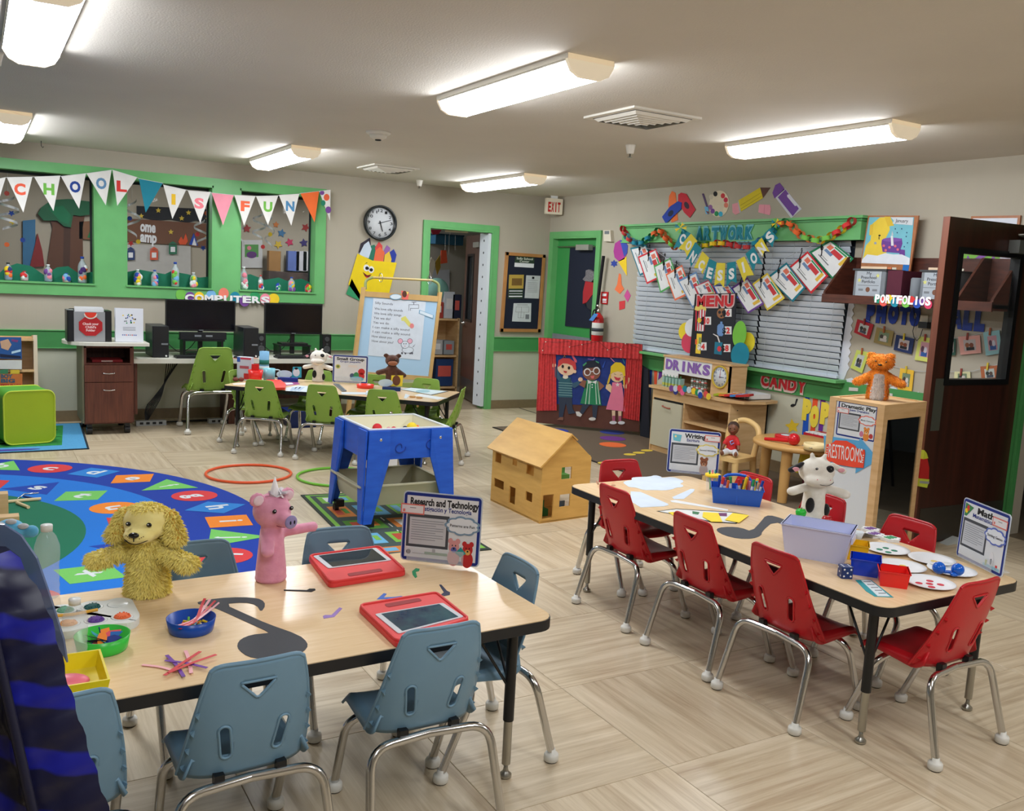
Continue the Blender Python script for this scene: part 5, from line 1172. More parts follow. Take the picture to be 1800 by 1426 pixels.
bal=[((1205,583,12,16),C(238,214,50),'yellow paper balloon at the left behind the red one'),((1213,602,15,19),C(214,66,96),'crimson paper balloon left of the MENU board'),((1216,576,12,16),C(226,230,236),'white paper balloon left of the MENU board'),
       ((1314,602,13,18),C(236,218,50),'yellow paper balloon right of the MENU board'),((1300,588,12,24),C(120,196,70),'lime paper balloon right of the MENU board'),((1301,624,16,22),C(14,132,160),'teal blue paper balloon right of the MENU board')]
for k,((x,y,a,b),m,l) in enumerate(bal):o=cut('paper_balloon',WB(.135+.004*k if k < 4 else .168+.003*k),[(ell(x,y,a,b,6),m)],t=.0015);tag(o,l,'balloon','paper balloons round the MENU board')
# concession counter
t=thing('concession_counter','birch play counter with white cupboard door and open shelves','play furniture',(5.6,6.0,0))
xf,ya,yb,zt_=5.37,6.55,5.54,.605
th=.018
for nm,a,b,m in (('side_panel',(xf,ya-th,.0085),(5.80,ya,zt_-.02),birch),('side_panel',(xf,yb,.0085),(5.80,yb+th,zt_-.02),birch),('divider',(xf+.005,6.11,.0085),(5.80,6.128,zt_-.1),birch),('back_panel',(5.785,yb,.0085),(5.80,ya,zt_-.02),birch),
                    ('floor_panel',(xf+.005,yb+th,.06),(5.785,ya-th,.075),birch),('plinth',(xf+.008,yb+th,.0085),(xf+.022,ya-th,.06),birch),('shelf',(xf+.01,yb+th,.33),(5.785,6.11,.347),birch),('front_rail',(xf,yb+th,zt_-.105),(xf+.018,ya-th,zt_-.02),birch)):boxo(nm,a,b,m,t)
d=boxo('cupboard_door',(xf-.012,6.13,.065),(xf+.004,ya-.02,zt_-.125),mat('cream_laminate',(196,192,168),.4),t)
mb=MB();mb.tube(arc_path([(xf-.012,6.38,.44),(xf-.034,6.37,.44),(xf-.034,6.29,.43),(xf-.012,6.28,.43)],.02),.006,C(170,90,70),8);mb.build('handle',d)
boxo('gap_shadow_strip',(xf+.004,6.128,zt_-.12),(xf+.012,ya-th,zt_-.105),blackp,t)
pts=[(5.34,6.58),(5.80,6.58),(5.80,5.44),(5.62,5.40),(5.42,5.44),(5.34,5.56)]
mb=MB();mb.prism(pts,zt_-.02,zt_+.004,birch);mb.build('worktop',t)
mb=MB()
for z in (.18,.4,.52):
    T=Matrix(((1,0,0,5.45),(0,0,1,yb-.002),(0,1,0,z),(0,0,0,1)));mb=MB();mb.lathe([(.005,0),(.005,.002),(0,.002)],blackp,8,T);mb.build('screw',t)
# hutch
t=thing('drinks_hutch','birch hutch on the counter with DRINKS sign and toy clock','play furniture',(5.58,6.1,zt_+.004));hz=zt_+.005
xh=5.47;ph=WB(XB-xh)
for nm,a,b in (('end_panel',(xh,6.53,hz),(5.66,6.545,.885)),('clock_panel',(xh,5.68,hz),(xh+.014,5.905,.875)),('end_panel',(xh,5.68,hz),(5.66,5.695,.885)),('top_panel',(xh-.01,5.67,.873),(5.665,6.55,.89)),('back_panel',(5.652,5.69,hz),(5.662,6.53,.873)),('upright',(xh+.014,5.90,hz),(5.65,5.914,.873))):boxo(nm,a,b,birch,t)
sg=boxo('drinks_sign',(xh-.002,5.906,.735),(xh+.006,6.53,.872),WHITE,t)
word('letter',ph,'DRINKS',[(-6.515,.768),(-5.92,.768)],.088,[C(140,100,180)],sg,.0035,.003,.09,None,.92)
tk=thing('toy_clock','yellow rimmed toy clock showing three on the hutch','clock',(xh-.02,5.79,.66));clockface(tk,WB(XB-xh+.002),(-5.79,.77),.098,C(206,176,60),C(216,222,230),C(60,80,120),(90,C(40,60,110)),(0,C(190,40,60)),.014)
o=boxo('cloud_label',(xh-.05,6.28,.705),(xh-.045,6.50,.75),WHITE,r=0,lab='white cloud shaped label above the drink cartons',cat='label')
for k in range(12):
    x,y=(5.43 if k % 2 else 5.47),6.50-.022*k-(.012 if k % 2 else 0);c_=boxo('juice_carton',(x-.02,y-.012,hz),(x+.02,y+.012,hz+.085),[C(180,200,190),C(150,190,180)][k % 2],lab='small green and white juice carton, '+['front','back'][k%2]+' row, '+['first','second','third','fourth','fifth','sixth'][k//2]+' from the left',cat='carton',group='juice cartons on the counter')
    boxo('leaf_band',(x-.0205,y-.0125,hz+.01),(x+.0205,y+.0125,hz+.035),C(190,196,90),c_);mb=MB();mb.tube([(x-.01,y,hz+.085),(x-.012,y+.002,hz+.11)],.0025,GRN,6);mb.build('straw',c_)
for k in range(12):
    y=6.17-.034*(k % 6);z=hz+.0+(.055 if k >= 6 else 0);mb=MB();T=Matrix.Translation((5.50,y,z))
    mb.lathe([(.0155,0),(.016,.004),(.016,.048),(.013,.053),(0,.053)],mat('can_label',(150,156,140),.35,.2,noise=.5,nscale=60),12,T);o=mb.build('drink_can');tag(o,'small patterned drink can, '+('upper' if k >= 6 else 'lower')+' tier, '+['first','second','third','fourth','fifth','sixth'][k%6]+' from the left','can','drink cans on the hutch shelf')
    mb=MB();mb.lathe([(.0162,.02),(.0162,.034)],C(190,90,80) if k % 2 else WHITE,12,T);mb.build('can_band',o)
# dot garland on the counter edge
t=thing('dot_garland','garland of overlapping coloured paper circles on the counter edge','garland',(xf-.04,6.1,.53));pg=WB(XB-xf+.035)
for k,(x,y,m) in enumerate(((182,1105,PUR),(250,1155,C(40,50,130)),(250,1108,C(206,214,230)),(315,1105,C(230,70,80)),(362,1165,C(240,100,150)),(405,1115,TEAL),(470,1130,C(206,220,226)),(545,1150,YEL),(605,1170,GRN),(648,1175,C(214,222,232)),(655,1215,BLU),(745,1195,C(230,80,76)),(790,1235,C(240,206,60)))):
    cut('paper_circle',pg,[(z12(ell(x,y,36,52)),m)],t,.001,w0=.0012*k)
# candy on the counter
t=thing('candy_tray','white wire tray of candy boxes on the counter','tray',(5.6,5.72,zt_));
boxo('tray_base',(5.52,5.50,hz),(5.78,5.90,hz+.006),WHITE,t)
for a,b in (((5.52,5.50),(5.524,5.90)),((5.776,5.50),(5.78,5.90)),((5.52,5.896),(5.78,5.90)),((5.52,5.50),(5.78,5.504))):boxo('tray_wall',(a[0],a[1],hz),(b[0],b[1],hz+.045),WHITE,t)
for k in range(12):boxo('slot_print',(5.5185,5.52+k*.03,hz+.008),(5.5195,5.528+k*.03,hz+.038),GREY,t)
for k,(m,l) in enumerate(((C(170,190,50),'lime candy box leaning in front of the tray'),(C(230,120,50),'orange candy box fanned beside the lime one'),(C(206,40,46),'red candy box in the fanned stack'),(C(60,130,200),'blue candy box in the fanned stack'),(C(190,40,40),'dark red candy box at the right end of the stack'))):
    T=Matrix.Translation((5.46,5.74-.065*k,hz+.001+.006*k))@Matrix.Rotation(radians(25),4,'Z')@Matrix.Rotation(radians(-9),4,'X');mb=MB();mb.box((-.05,-.06,.01),(.05,.06,.028),m,T);o=mb.build('candy_box');tag(o,l,'candy box','candy boxes on the counter')
    mb=MB();mb.box((-.03,-.045,.0281),(.03,.045,.0286),[YEL,WHITE,YEL,WHITE,ORG][k],T);mb.build('box_print',o)
t=thing('candy_lettering','CANDY in red cutout letters on the green rail','lettering',(5.79,5.25,.7));pcg=WB(.026)
word('letter',pcg,'CANDY',[pcg.px(1337,676),pcg.px(1417,691)],.095,[C(206,40,50)],t,.003,.003,.09,None,.9)
word('letter_backing',pcg,'CANDY',[pcg.px(1336,677),pcg.px(1418,692)],.105,[C(214,190,180)],t,.0008,.002,.14,None,1.0)
# striped strips and POP letters, note and star
def zc8(p):return [(1120+x/5,580+y/5) for x,y in p]
for (q,m,l) in (([(1478,588),(1515,592),(1500,940),(1448,940)],C(24,90,200),'royal blue paper strip beside the P on the lower wall'),([(1546,598),(1590,600),(1560,910),(1520,910)],C(236,84,40),'orange paper strip behind the letter O on the lower wall'),([(1612,615),(1655,620),(1630,890),(1592,885)],C(110,40,150),'purple paper strip behind the second P on the lower wall'),
                  ([(105,345),(132,350),(118,620),(92,620)],C(24,80,190),'blue paper strip beside the puppet stage'),([(150,350),(178,356),(172,480),(150,478)],C(236,90,50),'orange paper strip beside the puppet stage'),([(194,356),(222,360),(216,410),(184,440)],C(100,40,140),'purple paper strip behind the juice cartons')):
    o=cut('paper_strip',WB(.006),[(zc8(q),m)],t=.0015);tag(o,l,'paper strip','striped paper strips on the lower wall')
t=thing('pop_lettering','yellow paper letters POP on the striped strips','lettering',(5.81,4.9,.35));pp_=WB(.010)
for ch,x,y in (('P',1485,715),('O',1552,775),('P',1645,750)):
    c_=pp_.px(*zc8([(x,y+55)])[0]);mb=MB();textmb(mb,pp_,ch,(c_[0]-.045,c_[1]),(c_[0]+.045,c_[1]),.135,C(240,216,70),.001,.002,.14);mb.build('letter',t)
o=cut('inner_spot',pp_,[(zc8(ell(1550,778,12,22)),C(230,90,50))],t,.002)
def zc(sh,nm,lab):o=cut(nm,WB(.006),[(zc8(s[0]),*s[1:]) for s in sh],t=.0015);return tag(o,lab,'cutout')
zc([([(1398,606),(1414,606),(1392,668),(1384,664)],BLACK),(ell(1368,664,20,13,-15),BLACK)],'music_note_cutout','black paper music note on the wall right of the counter')
zc([(star(1365,848,66,.5,rot=-96),C(240,206,50))],'star_cutout','yellow paper star on the wall above the doll')
t=thing('toy_keyboard','dark red toy piano with white keys behind the round table','toy',(5.7,4.68,.35))
boxo('piano_body',(5.60,4.60,.009),(5.80,4.92,.42),P(120,20,50),t);kb_=boxo('sloped_panel',(5.56,4.60,.42),(5.76,4.92,.44),P(180,24,44),t)
for k in range(7):boxo('white_key',(5.565,4.62+k*.042,.441),(5.65,4.655+k*.042,.448),WHITE,kb_)
# ------------------------------------------------------------ photo wall, shelf, open door
def cutB(nm,off,shapes,lab=None,cat=None,group=None,parent=None,t=.0015,zf=None,w0=0):
    f=zf or (lambda p:p);o=cut(nm,WB(off),[(f(s[0]),*s[1:]) for s in shapes],parent,t,w0=w0)
    return tag(o,lab,cat,group) if lab else o
def z7(p):return [(1440+x/3.242,280+y/3.242) for x,y in p]
def zp(p):return [(1480+x/5.625,520+y/5.625) for x,y in p]
# wall shelf: pixels on the plane of its front edge
t=thing('wall_shelf','dark reddish wood wall shelf with sloped ends holding portfolio bins','shelf',(5.7,4.2,1.45))
ye,xs=4.80,5.49
boxo('shelf_board',(xs,3.46,1.475),(5.829,ye,1.50),shelfwood,t);boxo('front_lip',(xs-.012,3.46,1.455),(xs+.006,ye,1.515),shelfwood,t);boxo('back_board',(5.80,3.46,1.50),(5.829,ye,1.80),shelfwood,t)
for y in (ye-.018,3.70,3.46):
    T=Matrix(((1,0,0,0),(0,0,1,y),(0,1,0,0),(0,0,0,1)));mb=MB();mb.prism([(xs,1.46),(5.829,1.46),(5.829,1.80),(5.72,1.80),(xs,1.53)],0,.018,shelfwood,T);mb.build('end_bracket',t)
for k,(y0_,y1_,lab) in enumerate(((4.30,4.57,'grey portfolio bin at the left end of the wall shelf'),(3.78,4.02,'grey portfolio bin seen through the door glass'))):
    t=thing('portfolio_bin',lab,'bin',(5.64,(y0_+y1_)/2,1.502),'portfolio bins on the wall shelf')
    boxo('bin_body',(5.53,y0_,1.502),(5.76,y1_,1.70),mat('grey_bin',(116,122,128),.4),t,r=.012);boxo('rim',(5.522,y0_-.008,1.695),(5.768,y1_+.008,1.708),mat('bin_rim',(60,62,66),.4),t)
    s_=boxo('cover_sheet',(5.526,y0_+.03,1.512),(5.5298,y1_-.03,1.69),C(166,174,182),t);ps=WB(XB-5.526);c_=-(y0_+y1_)/2
    for tx,hw,z in (('My',.02,1.665),('Preschool',.065,1.636),('Portfolio',.055,1.606)):
        mb=MB();textmb(mb,ps,tx,(c_-hw,z),(c_+hw,z),.022,BLACK,.0004,.0006,0);mb.build('lettering',s_)
    cut('print',ps,[(star(c_+.075,1.66,.018,rot=90),C(206,206,120)),(star(c_-.08,1.625,.018,rot=90),C(206,206,120)),(rect(c_-.09,1.588,c_+.09,1.592),GREY),(ell(c_,1.56,.018),C(120,80,60)),(rect(c_-.08,1.55,c_-.04,1.565),GREY),(rect(c_+.04,1.55,c_+.08,1.565),GREY)],s_,.0006,px=False)
    for j,m in enumerate((C(226,200,170),C(206,120,80),C(220,214,196))):boxo('folder',(5.56+j*.05,y0_+.02,1.52),(5.566+j*.05,y1_-.03-.02*j,1.725),m,t)
boxo('maroon_box',(5.54,4.17,1.502),(5.76,4.29,1.70),C(84,26,46),lab='dark maroon file box beside the grey portfolio bin',cat='box')
mb=MB();mb.lathe([(.038,0),(.04,.004),(.04,.13),(.034,.138),(0,.138)],mat('grey_fabric_speaker',(118,124,130),.8),24,Matrix.Translation((5.58,4.08,1.5155)));tag(mb.build('smart_speaker'),'grey cylindrical speaker on the wall shelf lip','speaker')
mb=MB();mb.lathe([(.038,0),(.042,.006),(.042,.05),(0,.052)],P(90,96,100),20,Matrix.Translation((5.58,4.08,1.5016)));
# calendar poster
cf=mat('copper_frame',(176,112,70),.4,noise=.1);off=.10
t=thing('calendar_poster','January poster with yellow dog and purple cake in a copper coloured frame','poster',(5.72,4.55,1.6))
pc=WB(off);z9=lambda p:[(1480+x/4.456,380+y/4.456) for x,y in p]
q=z9([(205,0),(600,0),(490,580),(430,575)]);
mb=MB();mb.plate(pc,[pc.px(*p) for p in z9([(205,-4),(600,-4),(525,490),(505,575),(150,575),(150,340)])],-.012,0,cf);mb.build('frame',t)
art=[([(215,8),(566,8),(530,380),(155,360)],C(120,190,206)),([(240,60),(300,10),(370,10),(375,110),(340,180),(350,300),(165,330),(190,230),(225,190)],C(236,206,70),1),([(335,5),(380,5),(410,75),(360,80)],C(226,190,60),2),([(222,70),(250,60),(240,150),(215,150)],C(226,190,60),2),([(315,185),(470,175),(475,215),(450,290),(320,280),(310,220)],C(110,66,150),2),(ell(395,185,76,16),C(130,86,170),3),([(455,260),(495,265),(495,310),(450,305)],C(110,66,150),2),
       ([(385,155),(402,152),(408,232),(388,232)],C(226,226,226),4),([(390,150),(396,115),(406,148)],C(200,206,210),4),([(160,340),(200,300),(280,310),(340,290),(400,300),(470,300),(535,330),(530,382),(155,366)],C(228,232,240),3),([(385,8),(562,12),(556,72),(400,60),(410,35)],C(214,220,226),5),(ell(296,152,9,7),BLACK,2),(ell(292,172,3,14),BLACK,2),(ell(263,212,10),C(150,160,180),2)]
for x,y in ((330,232),(375,245),(420,235),(345,268),(440,262)):art.append((ell(x,y,10),C(220,110,130),4))
for x,y in ((420,100),(470,100),(510,130),(435,130),(515,210),(505,160),(490,240)):art.append((ell(x,y,4,6),C(40,70,110),3))
cut('picture',pc,[(z9(s[0]),*s[1:]) for s in art],t,.001)
f=cut('cake_board',pc,[(z9([(480,380),(528,384),(500,560),(450,560)]),C(30,110,190)),(z9([(470,450),(500,430),(490,560),(450,565)]),C(206,40,46),1)],t,.001)
mb=MB();textmb(mb,pc,'January',pc.px(*z9([(422,48)])[0]),pc.px(*z9([(520,52)])[0]),.026,BLACK,.0054,.0006,.0);mb.build('lettering',t)
# second poster behind the door top
t=thing('purple_plant_poster','green and purple poster in a copper frame seen above and through the door','poster',(5.82,3.6,1.6));pc=WB(.01)
mb=MB();q=[pc.px(*p) for p in z7([(870,325),(1150,320),(1112,640),(800,600)])];mb.plate(pc,q,-.008,.006,cf);mb.build('frame',t)
cut('picture',pc,[(z7([(880,338),(1134,335),(1100,620),(812,600)]),C(222,226,236)),(z7([(815,520),(1035,532),(1030,640),(812,600)]),C(130,190,80),1),(z7([(836,600),(850,545),(870,580),(900,560),(950,520),(985,535),(930,570),(960,600),(1000,545),(1020,620),(960,640),(880,600)]),C(140,90,170),2)],t,.001,w0=.006)
# scalloped border and letters
sc=[]
for k in range(26):
    f=k/26;x=200-30*f+ (7 if k % 2 else -5);sc.append((x,815+k*16.5))
bord=z7([(170,812)]+[(198-36*((y-815)/430)+(6 if i % 2 else -6),y) for i,y in enumerate(range(815,1215,22))]+[(150,1235),(130,1280),(100,1275)])
cutB('scalloped_border',.004,[(bord,mat('scallop_white',(214,218,226),.7))],'white scalloped border strip beside the blind','border','white scalloped border')
bord=z7([(155,1250)]+[(160+i*24,(1240 if i % 2 else 1252)+i*5.0) for i in range(18)]+[(575,1385),(470,1345),(150,1280)])
cutB('scalloped_border',.0045,[(bord,_m['scallop_white'])],'white scalloped border strip along the bottom of the photo wall','border','white scalloped border')
t=thing('photo_wall_lettering','PHOTO WALL in royal blue cutout letters under the shelf','lettering',(5.82,4.3,1.3));pw2=WB(.008)
def lp(x,y,ang,wd):c_=pw2.px(*zp([(x,y)])[0]);return (c_,radians(ang),wd)
blu2=C(28,58,150)
word('letter',pw2,'PHOTO',[lp(278,242,0,.075),lp(383,248,0,.085),lp(502,254,0,.09),lp(612,262,0,.085),lp(716,276,0,.09)],.118,[blu2],t,.001,.003,.12)
word('letter',pw2,'WALL',[lp(1010,298,0,.12),lp(1130,300,0,.09),lp(1240,316,0,.07),lp(1356,326,0,.075)],.118,[blu2],t,.001,.003,.12)
t=thing('portfolios_sign','PORTFOLIOS lettering of white bubble letters on coloured dots along the shelf edge','sign',(xs-.02,4.2,1.45));ps=WB(XB-xs+.014)
for k in range(10):
    x,y=1543+k*9.9,526+k*.6;cut('dot',ps,[(ell(x,y+(4 if k % 2 else -1),7,8),[C(30,150,120),C(230,90,80),YEL,TEAL,PINK,LGRN,RED,BLU,PUR,C(214,60,100)][k])],t,.001,w0=.0003*k)
word('letter',ps,'PORTFOLIOS',[ps.px(1538,531),ps.px(1637,537)],.055,[C(244,244,246)],t,.0045,.003,.05)
# picture frames pegged on strings
pegs=[('red',C(176,34,46),[(155,230),(315,285),(272,432),(120,362)]),('khaki',C(150,132,80),[(345,312),(516,352),(486,502),(315,462)]),('navy',C(34,50,96),[(540,385),(716,425),(690,578),(512,535)]),('lime',C(206,212,110),[(765,400),(905,425),(880,660),(720,634)]),
        ('pale yellow green',C(196,208,100),[(148,535),(270,560),(200,768),(86,712)]),('golden yellow',C(236,190,60),[(580,715),(714,740),(692,945),(552,925)]),('pale pink',C(230,168,158),[(1150,405),(1365,390),(1378,565),(1175,585)]),('pale aqua',C(150,200,206),[(1398,362),(1560,340),(1582,570),(1425,592)]),('terracotta',C(176,100,60),[(1370,700),(1540,688),(1556,830),(1385,845)]),('cream',C(224,220,170),[(1115,750),(1270,750),(1275,850),(1110,850)]),('dark green',C(40,90,76),[(1050,425),(1126,425),(1124,588),(1045,590)])]
wh=['top row, first from the left','top row, second from the left','top row, third from the left','cut off by the door edge','behind the orange puppet','between the orange puppet and the door edge','seen through the door glass, left','seen through the door glass, right','at the bottom right of the door glass','at the bottom left of the door glass','just inside the left edge of the door glass']
for k,(nm,m,q) in enumerate(pegs):
    q=zp(q);g2=qmap(q);pc=WB(.012);c_=pc.px(*g2(.5,1))
    t=thing('pegged_photo',nm+' paper photo frame, '+wh[k],'photo frame',tuple(pc.pt(*c_)),'paper photo frames on the photo wall')
    cut('mount',pc,[(qrect(g2,0,0,1,1),m)],t,.003)
    f=cut('photo_print',pc,[(qrect(g2,.22,.2,.78,.82),[C(190,196,190),C(120,140,110),C(190,180,180),C(200,150,160)][k % 4])],t,.0006,w0=.0031)
    cut('people_print',pc,[([g2(*p) for p in ell(.38,.5,.10,.13)],[C(50,56,50),C(70,60,56),C(150,90,60),C(90,60,80)][k % 4]),([g2(*p) for p in ell(.58,.52,.10,.13)],[C(90,70,60),C(214,206,200),C(130,70,50),C(206,206,220)][k % 4],1),(qrect(g2,.32,.62,.7,.8),[C(70,76,90),C(206,200,196),C(30,34,40),C(50,90,160)][k % 4])],f,.0005,w0=.0037)
    a=g2(.46,-.02);mb=MB();u_=pc.px(*a);mb.plate(pc,rect(u_[0]-.006,u_[1]-.03,u_[0]+.006,u_[1]+.02),.004,.012,[C(150,60,50),C(170,90,50),C(214,190,60)][k % 3]);mb.build('clothes_peg',t)
for (pts,l) in (([(230,235),(430,330),(625,395),(815,420),(1115,420),(1265,400),(1480,345)],'upper thin string holding the photo frames'),([(200,545),(470,685),(650,735),(800,748),(1185,752),(1300,745),(1455,700),(1570,675)],'lower thin string holding the photo frames')):
    pc=WB(.012);mb=MB();mb.tube([pc.pt(*pc.px(*p),.0) for p in zp(pts)],.0014,rod,5);tag(mb.build('string'),l,'string')
t=thing('power_adapter','black power adapter plugged in below PORTFOLIOS with a looping wire','adapter',(5.79,4.1,1.2));
bpx('outlet_plate',.012,.01,zp([(765,190),(850,195),(848,262),(762,258)]),mat('cream_plastic'),t);bpx('plug_body',.05,.045,zp([(755,255),(842,262),(838,325),(752,318)]),blackp,t)
pc=WB(.03);mb=MB();mb.tube([pc.pt(*pc.px(*p)) for p in zp([(708,100),(712,160),(730,220),(715,290),(700,350),(712,410),(740,445),(770,415),(798,330)])],.0028,blackp,6);mb.build('wire',t)
for (q,l) in (([(70,905),(158,912),(155,945),(66,940)],'left'),([(470,965),(500,968),(496,1010),(466,1008)],'right')):
    bo=bpx('outlet',.028,.006,zp(q),mat('outlet_white',(206,204,196),.5));tag(bo,'white wall outlet plate on the green rail, '+l+' of the orange puppet','outlet')
# open brown door with vision panel
t=thing('open_door','dark brown door with a glass panel standing open at the right','door',(5.4,3.44,0))
dd=Plane((4.965,3.455,0),(1,-.04,0),(0,0,1));L=.865
bd=mat('door_walnut',(66,34,26),.32,c2=(46,24,19),nscale=3,stretch=(7,7,.35));bde=mat('door_edge_walnut',(120,70,50),.45,c2=(92,50,38),nscale=4,stretch=(7,7,.4))
gu0,gv0=dd.px(1668,659);gu1,gv1=dd.px(1784,443)
gu0,gu1,gv0,gv1=.135,.69,1.03,1.80
mb=MB();holes(mb,dd,.0015,.008,L,2.0,[(gu0,gv0,gu1,gv1)],-.045,0,bd);mb.build('slab',t)
mb=MB();mb.plate(dd,rect(-.003,.008,.0015,2.0),-.045,0,bde);mb.build('edge_strip',t)
mb=MB();holes(mb,dd,gu0-.03,gv0-.03,gu1+.03,gv1+.03,[(gu0+.005,gv0+.005,gu1-.005,gv1-.005)],-.055,.012,black_m);vf=mb.build('vision_frame',t)
mb=MB();mb.plate(dd,rect(gu0,gv0,gu1,gv1),-.025,-.02,mat('clear_glass',(120,128,128),.02,alpha=.06));mb.build('pane',vf)
mb=MB();mb.plate(dd,rect(.03,.02,L-.02,.235),0,.002,mat('dark_kick_plate',(74,70,64),.35,.6));mb.build('kick_plate',t)
mb=MB();mb.plate(dd,rect(.035,.72,.115,1.04),0,.003,mat('push_plate',(96,100,92),.35,.5));mb.build('push_plate',t)
mb=MB();mb.plate(dd,rect(L-.30,1.82,L-.02,1.90),.002,.075,mat('closer_aluminium',(130,134,132),.35,.6));mb.build('door_closer',t)
mb=MB();mb.tube([dd.pt(L-.1,1.91,.05),dd.pt(L-.3,1.93,.06),dd.pt(L-.06,1.96,.2)],.008,chrome_d,8);mb.build('closer_arm',t)
for z in (.25,1.0,1.78):mb=MB();mb.tube([dd.pt(L+.005,z-.05,.004),dd.pt(L+.005,z+.05,.004)],.008,chrome_d,8);mb.build('hinge',t)
mb=MB();p_=fl(1670,955);mb.add([(p_.x-.07,p_.y-.03,.001),(p_.x+.06,p_.y-.03,.001),(p_.x+.06,p_.y+.03,.001),(p_.x-.07,p_.y+.03,.001),(p_.x+.06,p_.y-.03,.035),(p_.x+.06,p_.y+.03,.035)],[(0,1,2,3),(0,4,1),(2,5,3),(0,3,5,4),(1,4,5,2)],C(190,196,196));tag(mb.build('door_stop'),'grey door stop wedge on the floor by the open door','door stop')
# side room stool
t=thing('side_room_stool','stool with yellow seat and black legs in the dark side room','stool',(6.6,2.4,0))
mb=MB();mb.lathe([(.17,.6),(.17,.63),(0,.63)],C(190,150,50),24,Matrix.Translation((6.6,2.4,0)));mb.build('seat',t)
for a in (0,90,180,270):mb=MB();c_,s_=cos(radians(a+45)),sin(radians(a+45));mb.tube([(6.6+.1*c_,2.4+.1*s_,.6),(6.6+.2*c_,2.4+.2*s_,0)],.012,blackp,8);mb.build('leg',t)
# wardrobe with mirror side
t=thing('play_wardrobe','birch play wardrobe with white side panel and mirror side below the orange puppet','play furniture',(4.52,3.4,0))
Wc=Vector((4.29,3.25,0));wa=radians(9);wx=Vector((cos(wa),sin(wa),0));wy=Vector((-sin(wa)*.35,cos(wa),0)).normalized();WW,WD,WH=.47,.36,.925
def wpt(a,b,z):return Wc+wx*a+wy*b+Vector((0,0,z))
def wbox(nm,a,b,m,par=t):
    mb=MB();x0_,y0_,z0_=a;x1_,y1_,z1_=b
    v=[wpt(*q) for q in ((x0_,y0_,z0_),(x1_,y0_,z0_),(x1_,y1_,z0_),(x0_,y1_,z0_),(x0_,y0_,z1_),(x1_,y0_,z1_),(x1_,y1_,z1_),(x0_,y1_,z1_))]
    mb.add(v,[(0,3,2,1),(4,5,6,7),(0,1,5,4),(1,2,6,5),(2,3,7,6),(3,0,4,7)],m);return mb.build(nm,par)
fw=.045
for a,b in ((0,0),(WW-fw,0),(0,WD-fw),(WW-fw,WD-fw)):wbox('corner_post',(a,b,0),(a+fw,b+fw,WH),birch)
wbox('front_rail',(fw,0,WH-.085),(WW-fw,.02,WH),birch);wbox('front_rail',(fw,0,0),(WW-fw,.02,.06),birch);wbox('back_rail',(fw,WD-.02,WH-.05),(WW-fw,WD,WH),birch)
wbox('side_rail',(0,fw,WH-.018),(.02,WD-fw,WH),birch);wbox('side_rail',(0,fw,0),(.02,WD-fw,.06),birch);wbox('side_rail',(WW-.02,fw,WH-.04),(WW,WD-fw,WH),birch)
wbox('white_panel',(.006,fw,.06),(.014,WD-fw,WH-.018),mat('white_laminate',(214,220,226),.35));wbox('side_panel',(WW-.014,fw,.0),(WW-.006,WD-fw,WH-.04),birch);wbox('back_panel',(fw,WD-.012,0),(WW-fw,WD-.006,WH-.05),birch)
wbox('mirror',(fw,.006,.06),(WW-fw,.012,WH-.085),mat('mirror',(150,156,158),.03,1));wbox('top_panel',(.004,.004,WH-.018),(WW-.004,WD-.004,WH-.006),birch)
# white side: sign and restroom arrow
lw=Plane(wpt(0,WD,0),-wy,(0,0,1))
zq=lambda p:[(1420+x/4.737,660+y/4.737) for x,y in p]
zcl=Plane(wpt(.007,WD,0),-wy,(0,0,1))
